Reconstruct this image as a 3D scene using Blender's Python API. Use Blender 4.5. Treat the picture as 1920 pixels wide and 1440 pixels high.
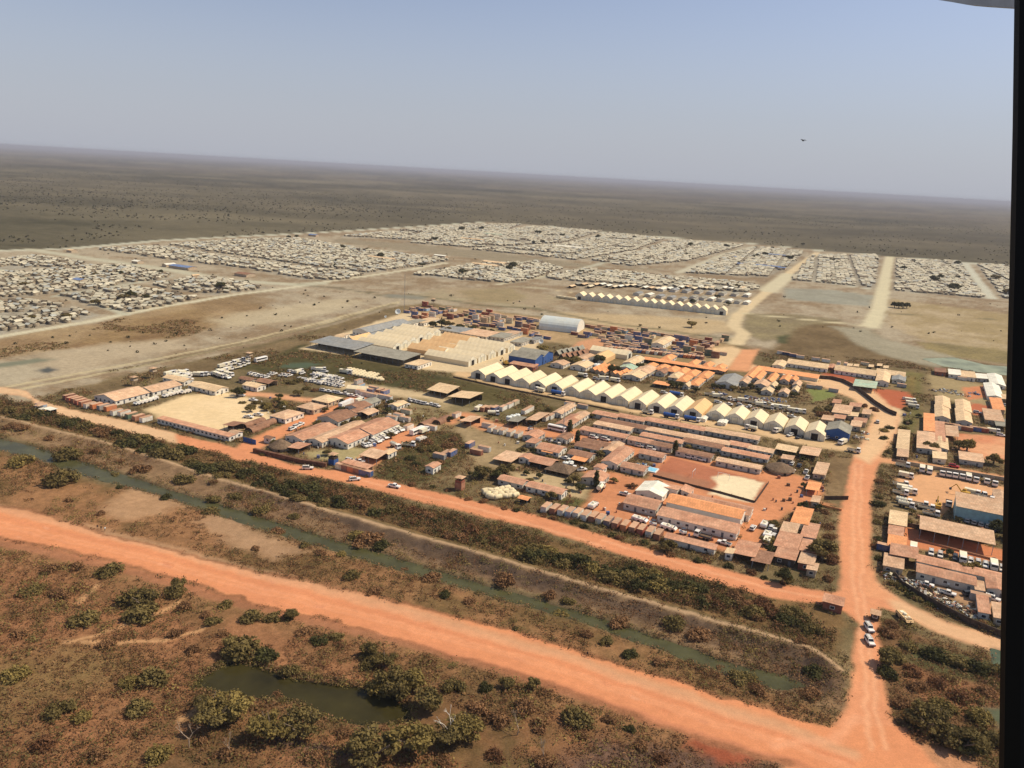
import bpy, math, random
import numpy as np
from mathutils import Vector, Matrix, Euler
random.seed(7); RNG = np.random.default_rng(7)
rad = math.radians
for o in list(bpy.data.objects): bpy.data.objects.remove(o)
C = bpy.data.collections.new("place"); bpy.context.scene.collection.children.link(C)
SC = bpy.context.scene
# ------------------------------------------------------------------ camera, sky, sun, exposure
H = 130.0; F = 1500.0; PITCH = rad(14.72); ROLL = rad(3.25)
CAMR = Matrix.Rotation(math.pi/2 - PITCH, 3, 'X') @ Matrix.Rotation(ROLL, 3, 'Z')
cam = bpy.data.cameras.new("camera"); camo = bpy.data.objects.new("camera", cam); C.objects.link(camo)
cam.sensor_width = 36; cam.lens = 36*F/1920; cam.clip_start = 0.05; cam.clip_end = 200000
camo.matrix_world = Matrix.Translation((0, 0, H)) @ CAMR.to_4x4()
SC.camera = camo
SUN_EL, SUN_AZ = 50.0, 78.0            # azimuth clockwise from +Y (the way the camera looks)
w = bpy.data.worlds.new("World"); SC.world = w; w.use_nodes = True
nt = w.node_tree; bg = nt.nodes['Background']
sky = nt.nodes.new('ShaderNodeTexSky'); sky.sky_type = 'NISHITA'; sky.sun_disc = False
sky.sun_elevation = rad(SUN_EL); sky.sun_rotation = rad(SUN_AZ)
sky.air_density = 1.0; sky.dust_density = 0.72; sky.ozone_density = 1.0; sky.altitude = 100
hs = nt.nodes.new('ShaderNodeHueSaturation'); hs.inputs['Saturation'].default_value = 0.66
vt = nt.nodes.new('ShaderNodeVectorMath'); vt.operation = 'MULTIPLY'; vt.inputs[1].default_value = (0.93, 0.955, 1.10)   # the dry-season dust tints the whole sky slightly mauve
nt.links.new(sky.outputs[0], hs.inputs['Color']); nt.links.new(hs.outputs[0], vt.inputs[0]); 
_tc = nt.nodes.new('ShaderNodeTexCoord'); _sx = nt.nodes.new('ShaderNodeSeparateXYZ'); nt.links.new(_tc.outputs['Generated'], _sx.inputs[0])   # dust band low over the plain
_mr = nt.nodes.new('ShaderNodeMapRange'); _mr.interpolation_type = 'SMOOTHSTEP'; _mr.inputs['From Min'].default_value = -0.02; _mr.inputs['From Max'].default_value = 0.24; _mr.inputs['To Min'].default_value = 0.95; _mr.inputs['To Max'].default_value = 0.0; nt.links.new(_sx.outputs['Z'], _mr.inputs[0])
_mx = nt.nodes.new('ShaderNodeMix'); _mx.data_type = 'RGBA'; nt.links.new(_mr.outputs[0], _mx.inputs[0]); nt.links.new(vt.outputs[0], _mx.inputs[6]); _mx.inputs[7].default_value = (4.5, 4.72, 5.35, 1); nt.links.new(_mx.outputs[2], bg.inputs[0])
bg.inputs[1].default_value = 0.10
sun = bpy.data.lights.new("sun", 'SUN'); sun.energy = 4.6; sun.angle = rad(0.5); sun.color = (1.0, 0.86, 0.66)
so = bpy.data.objects.new("sun", sun); C.objects.link(so)
_sd = Vector((math.sin(rad(SUN_AZ))*math.cos(rad(SUN_EL)), math.cos(rad(SUN_AZ))*math.cos(rad(SUN_EL)), math.sin(rad(SUN_EL))))
so.rotation_euler = _sd.to_track_quat('Z', 'Y').to_euler(); so.location = (0, 0, 300)
SC.view_settings.view_transform = 'Standard'; SC.view_settings.look = 'None'
SC.view_settings.exposure = 0.0; SC.view_settings.gamma = 1.0
cy = SC.cycles
try:
    cy.use_denoising = True; cy.denoiser = 'OPENIMAGEDENOISE'; cy.denoising_input_passes = 'RGB_ALBEDO_NORMAL'
except Exception: pass
cy.max_bounces = 4; cy.diffuse_bounces = 2; cy.glossy_bounces = 2; cy.transmission_bounces = 2; cy.volume_bounces = 0
cy.transparent_max_bounces = 4; cy.sample_clamp_indirect = 4.0; cy.caustics_reflective = False; cy.caustics_refractive = False
# ------------------------------------------------------------------ pixel of the 1920x1440 photograph -> point of the ground
_cr = np.array(CAMR)
def ray(px, py):
    v = np.stack([(np.asarray(px, float)-960)/F, -(np.asarray(py, float)-720)/F, -np.ones_like(np.asarray(px, float))], -1)
    return v @ _cr.T
def G(px, py, z=0.0):
    d = ray(px, py); t = (H-z)/(-d[..., 2]); return np.stack([d[..., 0]*t, d[..., 1]*t], -1)
def GP(pts): a = np.array(pts, float); return G(a[:, 0], a[:, 1])
def V(px, py, z=0.0): g = G(px, py); return Vector((g[0], g[1], z))
def PX(x, y, z=0.0):
    v = np.array([x, y, z-H]) @ _cr; return 960+F*v[0]/-v[2], 720-F*v[1]/-v[2]
# ------------------------------------------------------------------ noise
_TAB = RNG.random((256, 256))
def vn(x, y):
    xi = np.floor(x).astype(int); yi = np.floor(y).astype(int); fx = x-xi; fy = y-yi
    fx = fx*fx*(3-2*fx); fy = fy*fy*(3-2*fy); a = xi & 255; b = yi & 255; a1 = (xi+1) & 255; b1 = (yi+1) & 255
    return (_TAB[a, b]*(1-fx)+_TAB[a1, b]*fx)*(1-fy)+(_TAB[a, b1]*(1-fx)+_TAB[a1, b1]*fx)*fy
def fbm(x, y, wl, octv=4, gain=0.5):
    s = 0; a = 1; t = 0
    for k in range(octv):
        f = 2.0**k/wl; s = s+a*vn(x*f+17.3*k, y*f+5.1*k); t += a; a *= gain
    return s/t-0.5
# ------------------------------------------------------------------ colours: value seen in the photo's sunlight -> albedo
KL = np.array([1.13, 0.95, 0.82])
def lin(c):
    c = np.array(c, float)/255; return np.where(c <= 0.04045, c/12.92, ((c+0.055)/1.055)**2.4)
def alb(*c): return tuple(np.clip(lin(c)/KL, 0.004, 0.85))
# ------------------------------------------------------------------ materials
def mat(name, col, rough=0.9, spec=0.15, var=0.12, dust=None, dusts=0.0, scale=0.6, metal=0.0, transl=0.0, obj_var=0.0, sheets=0):
    m = bpy.data.materials.new(name); m.use_nodes = True; N = m.node_tree.nodes; L = m.node_tree.links
    p = N['Principled BSDF']; p.inputs['Roughness'].default_value = rough; p.inputs['Specular IOR Level'].default_value = spec; p.inputs['Metallic'].default_value = metal
    tc = N.new('ShaderNodeNewGeometry'); nz = N.new('ShaderNodeTexNoise'); nz.inputs['Scale'].default_value = scale; nz.inputs['Detail'].default_value = 5; nz.inputs['Roughness'].default_value = 0.65
    L.new(tc.outputs['Position'], nz.inputs['Vector'])
    rp = N.new('ShaderNodeMapRange'); rp.inputs['From Min'].default_value = 0.3; rp.inputs['From Max'].default_value = 0.7
    rp.inputs['To Min'].default_value = 1-var*1.6; rp.inputs['To Max'].default_value = 1+var*1.2; L.new(nz.outputs['Fac'], rp.inputs[0])
    src = None
    base = N.new('ShaderNodeRGB'); base.outputs[0].default_value = (*col, 1); src = base.outputs[0]
    if dust is not None:
        n2 = N.new('ShaderNodeTexNoise'); n2.inputs['Scale'].default_value = scale*0.35; n2.inputs['Detail'].default_value = 6; n2.inputs['Roughness'].default_value = 0.7
        L.new(tc.outputs['Position'], n2.inputs['Vector'])
        r2 = N.new('ShaderNodeMapRange'); r2.inputs['From Min'].default_value = 0.38; r2.inputs['From Max'].default_value = 0.66; r2.inputs['To Max'].default_value = dusts; L.new(n2.outputs['Fac'], r2.inputs[0])
        mx = N.new('ShaderNodeMix'); mx.data_type = 'RGBA'; L.new(r2.outputs[0], mx.inputs[0]); L.new(src, mx.inputs[6]); mx.inputs[7].default_value = (*dust, 1); src = mx.outputs[2]
    f = rp.outputs[0]
    if sheets:      # corrugated sheets: each a little different, dark laps between them
        oc = N.new('ShaderNodeTexCoord'); bk = N.new('ShaderNodeTexBrick'); bk.inputs['Scale'].default_value = 1.0; bk.inputs['Brick Width'].default_value = sheets; bk.inputs['Row Height'].default_value = 2.1; bk.inputs['Mortar Size'].default_value = 0.06; bk.inputs['Mortar Smooth'].default_value = 0.3; bk.inputs['Bias'].default_value = 0.1
        bk.inputs['Color1'].default_value = (.93, .93, .93, 1); bk.inputs['Color2'].default_value = (1.16, 1.16, 1.16, 1); bk.inputs['Mortar'].default_value = (.76, .76, .76, 1); L.new(oc.outputs['Object'], bk.inputs['Vector'])
        mk = N.new('ShaderNodeMath'); mk.operation = 'MULTIPLY'; L.new(f, mk.inputs[0]); L.new(bk.outputs['Color'], mk.inputs[1]); f = mk.outputs[0]
    if obj_var:
        oi = N.new('ShaderNodeObjectInfo'); r3 = N.new('ShaderNodeMapRange'); r3.inputs['To Min'].default_value = 1-obj_var; r3.inputs['To Max'].default_value = 1+obj_var; L.new(oi.outputs['Random'], r3.inputs[0])
        mm = N.new('ShaderNodeMath'); mm.operation = 'MULTIPLY'; L.new(f, mm.inputs[0]); L.new(r3.outputs[0], mm.inputs[1]); f = mm.outputs[0]
    vm = N.new('ShaderNodeVectorMath'); vm.operation = 'SCALE'; L.new(src, vm.inputs[0]); L.new(f, vm.inputs['Scale'])
    L.new(vm.outputs[0], p.inputs['Base Color'])
    if transl:
        t = N.new('ShaderNodeBsdfTranslucent'); L.new(vm.outputs[0], t.inputs['Color']); ms = N.new('ShaderNodeMixShader'); ms.inputs[0].default_value = transl
        L.new(p.outputs[0], ms.inputs[1]); L.new(t.outputs[0], ms.inputs[2]); L.new(ms.outputs[0], N['Material Output'].inputs['Surface'])
    return m
# ------------------------------------------------------------------ mesh collector
class MB:
    def __init__(s): s.v = []; s.f = []; s.m = []
    def add(s, vs, fs, mi=0):
        n = len(s.v); s.v += [tuple(v) for v in vs]; s.f += [tuple(n+i for i in f) for f in fs]; s.m += [mi]*len(fs); return s
    def box(s, x0, x1, y0, y1, z0, z1, mi=0, bev=0.0):
        if bev:
            b = bev; pr = [(x0+b, y0), (x1-b, y0), (x1, y0+b), (x1, y1-b), (x1-b, y1), (x0+b, y1), (x0, y1-b), (x0, y0+b)]
            return s.prism(pr, z0, z1, mi)
        return s.add([(x0, y0, z0), (x1, y0, z0), (x1, y1, z0), (x0, y1, z0), (x0, y0, z1), (x1, y0, z1), (x1, y1, z1), (x0, y1, z1)],
                     [(0, 3, 2, 1), (4, 5, 6, 7), (0, 1, 5, 4), (1, 2, 6, 5), (2, 3, 7, 6), (3, 0, 4, 7)], mi)
    def prism(s, poly, z0, z1, mi=0, top=None):
        n = len(poly); t = top or poly
        return s.add([(x, y, z0) for x, y in poly]+[(x, y, z1) for x, y in t],
                     [tuple(range(n-1, -1, -1)), tuple(range(n, 2*n))]+[(i, (i+1) % n, n+(i+1) % n, n+i) for i in range(n)], mi)
    def side(s, prof, y0, y1, mi=0):        # profile in x,z swept along y
        n = len(prof)
        return s.add([(x, y0, z) for x, z in prof]+[(x, y1, z) for x, z in prof],
                     [tuple(range(n)), tuple(range(2*n-1, n-1, -1))]+[(i, n+i, n+(i+1) % n, (i+1) % n) for i in range(n)], mi)
    def along(s, prof, x0, x1, mi=0):       # profile in y,z swept along x
        n = len(prof)
        return s.add([(x0, y, z) for y, z in prof]+[(x1, y, z) for y, z in prof],
                     [tuple(range(n-1, -1, -1)), tuple(range(n, 2*n))]+[(i, (i+1) % n, n+(i+1) % n, n+i) for i in range(n)], mi)
    def tube(s, a, b, r0, r1, n=6, mi=0, cap=True):
        a = Vector(a); b = Vector(b); d = (b-a).normalized(); u = d.orthogonal().normalized(); w_ = d.cross(u)
        vs = [a+(u*math.cos(t)+w_*math.sin(t))*r0 for t in [2*math.pi*i/n for i in range(n)]]+[b+(u*math.cos(t)+w_*math.sin(t))*r1 for t in [2*math.pi*i/n for i in range(n)]]
        fs = [(i, (i+1) % n, n+(i+1) % n, n+i) for i in range(n)]
        if cap: fs += [tuple(range(n-1, -1, -1)), tuple(range(n, 2*n))]
        return s.add(vs, fs, mi)
    def lathe(s, prof, n=12, mi=0, cx=0, cy=0):   # r,z
        vs = []; fs = []
        for r, z in prof: vs += [(cx+r*math.cos(2*math.pi*i/n), cy+r*math.sin(2*math.pi*i/n), z) for i in range(n)]
        for k in range(len(prof)-1): fs += [(k*n+i, k*n+(i+1) % n, (k+1)*n+(i+1) % n, (k+1)*n+i) for i in range(n)]
        fs += [tuple(range(n-1, -1, -1)), tuple(range((len(prof)-1)*n, len(prof)*n))]
        return s.add(vs, fs, mi)
    def mesh(s, name, mats, smooth=False):
        me = bpy.data.meshes.new(name); me.from_pydata(s.v, [], s.f)
        for m in (mats if isinstance(mats, (list, tuple)) else [mats]): me.materials.append(m)
        if any(s.m): me.polygons.foreach_set('material_index', s.m)
        if smooth: me.polygons.foreach_set('use_smooth', [True]*len(s.f))
        me.update(); return me
def mesh_np(name, co, quads, mats, mi=None, smooth=False):
    me = bpy.data.meshes.new(name); k = quads.shape[1]; n = len(quads)
    me.vertices.add(len(co)); me.vertices.foreach_set('co', np.ascontiguousarray(co, dtype=np.float32).ravel())
    me.loops.add(n*k); me.loops.foreach_set('vertex_index', quads.astype(np.int32).ravel())
    me.polygons.add(n); me.polygons.foreach_set('loop_start', np.arange(0, n*k, k, dtype=np.int32))
    for m in (mats if isinstance(mats, (list, tuple)) else [mats]): me.materials.append(m)
    if mi is not None: me.polygons.foreach_set('material_index', mi.astype(np.int32))
    if smooth: me.polygons.foreach_set('use_smooth', np.ones(n, dtype=bool))
    me.update(calc_edges=True); return me
def ob(name, me, parent=None, loc=None, rz=0.0, sc=None):
    o = bpy.data.objects.new(name, me); C.objects.link(o)
    if parent is not None: o.parent = parent
    if loc is not None: o.location = loc
    if rz: o.rotation_euler = (0, 0, rz)
    if sc is not None: o.scale = sc if isinstance(sc, (tuple, list, Vector)) else (sc, sc, sc)
    return o
def struct(name, me): o = ob(name, me); o['kind'] = 'structure'; return o
THINGS = []     # (object, look, category, group, fixed label, reference point)
def reg(o, look, cat, group=None, label=None):
    o['category'] = cat
    if group: o['group'] = group
    THINGS.append((o, look, label)); return o
def thing(name, loc, rz, look, cat, group=None, label=None, sc=None):
    o = ob(name, None, None, loc, rz, sc); o.empty_display_size = 0.5
    return reg(o, look, cat, group, label)
# ------------------------------------------------------------------ ground: one fine sheet, its surfaces split into plain structure objects
S_DRY = (150, 104, 68)
da = 2.6/F; A0 = -1.15; NA = int(2.3/da)
q = np.concatenate([np.arange(2.4e-5, 1/118, 2.6/(F*H))]); YR = 1/q[::-1]; NQ = len(YR)
aa = A0+da*np.arange(NA)
Yg = np.repeat(YR, NA); Xg = (YR[:, None]*aa[None, :]).ravel(); Zg = np.zeros_like(Xg)
NP_ = len(Xg)
n_s = fbm(Xg, Yg, 4.0, 3); n_t = fbm(Xg+900, Yg+300, 4.0, 3); n_m = fbm(Xg, Yg, 22.0, 4); n_n = fbm(Xg+500, Yg-700, 22.0, 4); n_l = fbm(Xg, Yg, 120.0, 5, 0.6); n_k = fbm(Xg+4000, Yg+2000, 900.0, 5, 0.62)
Wx = Xg+n_s*3.0+n_m*5.0; Wy = Yg+n_t*3.0+n_n*5.0
def seg_d(qx, qy, a, b):
    ex, ey = b[0]-a[0], b[1]-a[1]; t = np.clip(((qx-a[0])*ex+(qy-a[1])*ey)/(ex*ex+ey*ey+1e-9), 0, 1)
    return np.hypot(qx-a[0]-t*ex, qy-a[1]-t*ey)
def sdf(poly, qx, qy):                      # negative inside
    d = np.full(qx.shape, 1e9); ins = np.zeros(qx.shape, bool); n = len(poly)
    for i in range(n):
        a, b = poly[i], poly[(i+1) % n]; d = np.minimum(d, seg_d(qx, qy, a, b))
        c = ((a[1] > qy) != (b[1] > qy)); ins ^= c & (qx < (b[0]-a[0])*(qy-a[1])/(b[1]-a[1]+1e-12)+a[0])
    return np.where(ins, -d, d)
def sstep(x): x = np.clip(x, 0, 1); return x*x*(3-2*x)
col = np.zeros((NP_, 4)); lay = np.zeros(NP_, int); STR = ['ground']
# every zone: image polygon (or line with a width in metres), colour as seen, edge softness, roughness of the surface, structure name
def sid(n):
    if n is None: return -1
    if n not in STR: STR.append(n)
    return STR.index(n)
def paint(dist, idx, c, soft, rough, name, amt=1.0, mott=None):
    w_ = sstep(0.5-dist/(2*soft))*amt
    cc = np.array(alb(*c)); base = np.repeat(cc[None], len(idx), 0)
    if mott is not None:
        t = np.clip(0.5+mott[1]*(n_m[idx]*1.2+n_l[idx]*1.0+0.5*n_s[idx]), 0, 1)[:, None]; base = base*(1-t)+np.array(alb(*mott[0]))[None]*t
    col[idx, :3] = col[idx, :3]*(1-w_[:, None])+base*w_[:, None]; col[idx, 3] = col[idx, 3]*(1-w_)+rough*w_
    s = sid(name)
    if s >= 0: lay[idx[dist < 0]] = s
def near_idx(P, m):
    return np.nonzero((Xg > P[:, 0].min()-m) & (Xg < P[:, 0].max()+m) & (Yg > P[:, 1].min()-m) & (Yg < P[:, 1].max()+m))[0]
def zone(pts, c, soft=1.5, rough=0.6, name=None, warp=1.0, amt=1.0, mott=None):
    P = GP(pts); i = near_idx(P, soft*3+8)
    d = sdf(P, Xg[i]+(Wx[i]-Xg[i])*warp, Yg[i]+(Wy[i]-Yg[i])*warp); paint(d, i, c, soft, rough, name, amt, mott)
def line(pts, width, c, soft=0.8, rough=0.4, name=None, warp=0.6, amt=1.0, mott=None):
    P = GP(pts); i = near_idx(P, width+soft*3+6); qx = Xg[i]+(Wx[i]-Xg[i])*warp; qy = Yg[i]+(Wy[i]-Yg[i])*warp
    d = np.full(len(i), 1e9)
    for a, b in zip(P[:-1], P[1:]): d = np.minimum(d, seg_d(qx, qy, a, b))
    paint(d-width/2, i, c, soft, rough, name, amt, mott)
# far savanna everywhere
n_st = fbm(Xg+700, (Yg-900)*2.2, 420.0, 5, 0.6); t = np.clip(0.45+1.6*n_k+1.5*n_st+0.8*n_l+0.4*n_m, 0, 1)[:, None]; u = np.clip(0.5+2.2*fbm(Xg-9000, Yg+7000, 2500, 4), 0, 1)[:, None]
col[:, :3] = np.array(alb(76, 67, 46))*(1-t)+np.array(alb(122, 105, 77))*t
col[:, :3] = col[:, :3]*(1-0.5*u)+0.5*u*np.array(alb(108, 90, 70)); col[:, 3] = 0.9
FAR = [(-700, 530), (-300, 497), (0, 470), (120, 467), (300, 451), (600, 436), (780, 425), (900, 417), (1000, 421), (1150, 438), (1400, 456), (1560, 472), (1900, 500), (2500, 552)]
zone(FAR+[(2500, 1900), (-700, 1900)], (174, 149, 117), 6, 0.75, None, 1.5, mott=((146, 117, 85), 2.3))
line(FAR, 16, (196, 180, 148), 5, 0.3, 'dirt_track', 0.4)
# settlement ground
SETT = [
 [(-260, 520), (0, 486), (60, 479), (168, 493), (150, 501), (60, 502), (0, 508)],
 [(-150, 530), (0, 512), (100, 505), (150, 500), (230, 497), (322, 516), (312, 526), (230, 532), (200, 542), (110, 550), (30, 558), (-100, 572)],
 [(108, 554), (255, 537), (380, 560), (250, 586), (185, 578)],
 [(-160, 596), (0, 566), (70, 562), (185, 590), (150, 603), (60, 616), (0, 627), (-120, 652)],
 [(280, 535), (330, 525), (400, 520), (510, 540), (400, 553), (330, 545)],
 [(180, 468), (300, 461), (420, 480), (560, 500), (690, 515), (640, 527), (560, 523), (470, 505), (340, 490)],
 [(310, 459), (440, 450), (560, 447), (700, 470), (850, 488), (780, 500), (690, 512), (560, 496), (430, 477)],
 [(640, 443), (760, 431), (870, 421), (980, 421), (900, 450), (800, 452)],
 [(760, 455), (900, 447), (940, 432), (1000, 424), (1130, 434), (1060, 455), (890, 465)],
 [(880, 468), (1060, 457), (1140, 436), (1250, 447), (1190, 470), (1080, 488), (1010, 480)],
 [(1100, 487), (1200, 470), (1260, 449), (1400, 460), (1290, 490), (1180, 500)],
 [(765, 515), (880, 497), (1010, 490), (1060, 505), (970, 532), (860, 525)],
 [(1010, 518), (1100, 504), (1410, 532), (1430, 540), (1400, 549), (1040, 525)],
 [(1280, 512), (1360, 477), (1420, 463), (1510, 472), (1480, 500), (1440, 520)],
 [(1480, 525), (1520, 478), (1650, 478), (1640, 540)],
 [(1675, 545), (1680, 485), (1800, 490), (1850, 560)],
 [(1830, 495), (1960, 503), (2060, 512), (2060, 580), (1880, 560)]]
for s in SETT: zone(s, (168, 152, 128), 6, 0.6, None, 1.0, 0.8, ((146, 128, 104), 1.5))
zone([(640, 447), (760, 457), (900, 470), (1010, 484), (1150, 502), (1280, 510), (1200, 502), (1060, 500), (900, 486), (760, 470), (620, 452)], (150, 128, 98), 5, 0.7)
# dry fields between settlement and camp
zone([(-200, 690), (0, 634), (160, 608), (300, 578), (420, 558), (520, 580), (420, 610), (300, 640), (120, 655), (0, 672), (-200, 720)], (142, 106, 68), 8, 0.9, None, 2.0, 0.85, ((174, 140, 98), 1.6))
zone([(120, 650), (250, 600), (390, 575), (400, 605), (330, 640), (200, 655)], (128, 94, 60), 10, 0.9, None, 2.5, 0.8, ((150, 116, 74), 1.5))
zone([(330, 560), (470, 552), (520, 562), (480, 582), (380, 580)], (140, 108, 72), 8, 0.9, None, 2.5, 0.7)
zone([(390, 600), (440, 588), (520, 575), (640, 560), (690, 565), (600, 590), (500, 610), (420, 615)], (190, 163, 125), 10, 0.5, None, 2.0, 0.8)
zone([(60, 700), (80, 660), (200, 645), (340, 636), (370, 650), (250, 672), (140, 700)], (184, 156, 121), 10, 0.5, None, 2.0, 0.9)
zone([(-100, 690), (0, 676), (60, 680), (80, 690), (40, 720), (-80, 740)], (180, 156, 123), 6, 0.5, None, 2.0, 0.9)
zone([(-60, 690), (0, 681), (70, 671), (105, 674), (60, 682), (0, 690)], (126, 118, 92), 4, 0.1, 'pond_bed', 1.0)
zone([(68, 693), (90, 688), (108, 692), (92, 698), (75, 698)], (88, 84, 76), 3, 0.1, 'pond_bed', 1.0)
zone([(620, 545), (760, 556), (830, 540), (960, 540), (1060, 560), (1020, 580), (800, 560)], (156, 134, 94), 8, 0.7, None, 2.0, 0.6, ((180, 152, 116), 1.6))
zone([(860, 545), (960, 540), (985, 556), (960, 568), (890, 566)], (150, 124, 84), 6, 0.7, None, 2.0, 0.7)
zone([(1040, 585), (1180, 590), (1350, 600), (1390, 620), (1290, 628), (1100, 610)], (196, 160, 114), 8, 0.5, None, 2.0, 0.8)
zone([(1400, 588), (1500, 590), (1580, 600), (1520, 625), (1430, 640), (1388, 620)], (128, 107, 75), 5, 0.9, None, 1.6, 0.9, ((150, 128, 88), 1.5))
zone([(1440, 660), (1500, 612), (1560, 605), (1640, 620), (1660, 650), (1720, 660), (1900, 690), (1900, 712), (1650, 685), (1470, 668)], (128, 100, 66), 6, 0.9, None, 1.8, 0.95, ((108, 84, 54), 1.6))
zone([(1560, 612), (1630, 616), (1650, 632), (1720, 650), (1800, 668), (1760, 690), (1660, 668), (1600, 640)], (164, 146, 116), 6, 0.5, None, 2.0, 0.85)
zone([(1460, 630), (1480, 627), (1478, 645), (1455, 642)], (86, 80, 50), 4, 0.9)
zone([(1720, 640), (1900, 655), (1960, 690), (1800, 672), (1740, 655)], (122, 102, 64), 6, 0.9, None, 2.0, 0.9, ((150, 126, 80), 1.4))
zone([(1470, 540), (1570, 545), (1640, 555), (1630, 575), (1560, 570), (1470, 560)], (152, 144, 122), 5, 0.4, None, 1.0, 0.7)
zone([(1670, 560), (1900, 590), (1900, 660), (1740, 640), (1660, 610)], (186, 154, 113), 8, 0.6, None, 1.5, 0.7, ((166, 138, 92), 1.5))
# tracks beyond the camp
TAN = (206, 184, 146)
line([(-300, 692), (0, 631), (160, 604), (300, 576), (430, 554), (560, 537), (620, 527), (760, 507), (840, 492)], 9, TAN, 2.5, 0.3, 'dirt_track')
line([(60, 468), (150, 482), (330, 508), (430, 526), (560, 534), (600, 531)], 20, (190, 172, 138), 6, 0.3, 'dirt_track')
line([(0, 505), (130, 548), (236, 590)], 8, (186, 170, 138), 3, 0.3, 'dirt_track')
line([(320, 517), (240, 533), (100, 556)], 6, (186, 170, 138), 3, 0.3, 'dirt_track')
for dy in (0, 9): line([(-200, 786+dy), (0, 728+dy), (130, 703+dy), (300, 672+dy*.8), (450, 641+dy*.6), (600, 605+dy*.5), (745, 566+dy*.3)], 3.2, (196, 168, 124), 1.5, 0.3, 'dirt_track')
line([(200, 697), (350, 668), (470, 641), (620, 606), (740, 570)], 4, (96, 78, 48), 3, 1.0, None, 1.0, 0.7)
line([(740, 553), (560, 533), (640, 540), (700, 552), (745, 560)], 5, (104, 90, 62), 3, 0.9, None, 0.6, 0.7)
line([(770, 552), (900, 572), (1000, 578), (1150, 607), (1290, 625), (1390, 640)], 7, (104, 92, 62), 4, 0.9, None, 1.0, 0.8)
line([(1380, 645), (1395, 625), (1375, 612), (1382, 592), (1440, 546), (1480, 512), (1532, 474)], 13, (214, 180, 134), 3, 0.25, 'dirt_road')
line([(1440, 545), (1480, 515)], 24, (206, 182, 142), 5, 0.25, 'dirt_road')
line([(1395, 588), (1480, 596), (1635, 612)], 6, (206, 180, 136), 2.5, 0.3, 'dirt_track')
line([(1632, 612), (1648, 580), (1655, 545), (1668, 482)], 17, (210, 186, 144), 4, 0.25, 'dirt_road')
line([(1270, 512), (1360, 476), (1420, 461)], 12, (196, 176, 142), 4, 0.3, 'dirt_track')
line([(1000, 522), (1100, 502), (1200, 472)], 12, (184, 166, 134), 4, 0.3, 'dirt_track')
line([(1020, 540), (930, 534), (1060, 510)], 8, (196, 174, 136), 3, 0.3, 'dirt_track')
line([(1808, 492), (1860, 560)], 14, (198, 182, 152), 4, 0.3, 'dirt_track')
line([(1490, 521), (1640, 543), (1720, 548)], 10, (190, 174, 144), 4, 0.3, 'dirt_track')
line([(1660, 588), (1780, 592), (1900, 602)], 4, (128, 110, 78), 2, 0.5)
line([(1030, 542), (1390, 600)], 3, (200, 170, 126), 2, 0.3)
line([(740, 555), (780, 558)], 22, (136, 124, 102), 6, 0.1, None, 0.3)
# camp area
CAMP = [(60, 748), (200, 712), (400, 668), (560, 628), (740, 575), (800, 568), (1000, 592), (1180, 617), (1390, 648), (1440, 662), (1650, 685), (1900, 716), (2500, 790), (2500, 1900), (-900, 1900), (-900, 860), (0, 760)]
zone(CAMP, (138, 110, 74), 4, 0.95, None, 1.0, 1.0, ((112, 92, 60), 1.7))
zone([(120, 735), (250, 705), (420, 668), (600, 625), (700, 590), (730, 590), (640, 640), (560, 660), (450, 690), (330, 700), (180, 745)], (112, 88, 58), 4, 0.95, None, 1.5, 0.9, ((134, 106, 72), 1.6))
zone([(420, 690), (500, 668), (570, 645), (640, 668), (760, 690), (850, 710), (990, 742), (1060, 772), (960, 780), (820, 735), (700, 728), (560, 705)], (96, 80, 46), 4, 1.0, 'grass_field', 1.5, 1.0, ((74, 66, 38), 1.7))
zone([(515, 690), (540, 681), (575, 679), (605, 683), (570, 691)], (86, 90, 66), 2, 0.05, None, 1.0)
# tan yards of the camp
YARD = (226, 184, 130)
zone([(560, 655), (700, 605), (760, 585), (900, 590), (1010, 640), (1010, 660), (900, 700), (850, 698), (790, 692), (690, 668)], (216, 180, 134), 3, 0.3, None, 0.8)
zone([(770, 575), (900, 580), (1100, 610), (1290, 632), (1380, 648), (1400, 668), (1330, 690), (1200, 665), (1020, 640), (930, 622), (800, 602)], (196, 154, 108), 4, 0.5, None, 1.5, 0.9, ((150, 120, 80), 1.3))
zone([(1290, 655), (1370, 650), (1395, 655), (1370, 690), (1330, 690), (1340, 668)], (222, 178, 128), 3, 0.3, 'dirt_field')
zone([(1085, 640), (1130, 632), (1150, 640), (1120, 660), (1070, 655)], (206, 142, 98), 3, 0.4)
line([(870, 702), (960, 724), (1070, 743), (1200, 770), (1310, 791), (1420, 808), (1530, 832), (1575, 838)], 13, (216, 170, 120), 2.5, 0.3, 'dirt_road', 0.5)
line([(640, 722), (740, 735), (800, 745), (850, 765), (900, 782)], 16, (204, 168, 122), 5, 0.4, 'dirt_road', 0.8)
zone([(700, 770), (780, 745), (860, 760), (840, 790), (760, 800)], (150, 124, 84), 4, 0.8, None, 1.6, 0.8)
zone([(850, 745), (960, 760), (1010, 775), (960, 790), (880, 790), (840, 770)], (120, 102, 66), 4, 0.8, None, 1.4, 0.8)
zone([(870, 790), (980, 835), (1000, 860), (960, 880), (900, 870), (850, 830), (850, 800)], (176, 142, 100), 4, 0.6, None, 1.4, 0.9, ((140, 112, 76), 1.4))
zone([(960, 885), (1020, 888), (1120, 905), (1090, 935), (1020, 925), (960, 905)], (196, 160, 114), 3, 0.4, None, 1.0, 0.9)
zone([(1050, 930), (1105, 940), (1085, 955), (1045, 948)], (104, 94, 52), 1.5, 0.9, 'grass_field')
OR = (222, 140, 92); ORF = (218, 150, 104)
line([(455, 737), (520, 742), (600, 752), (650, 758)], 9, ORF, 2.5, 0.3, 'dirt_road', 0.8)
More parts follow.
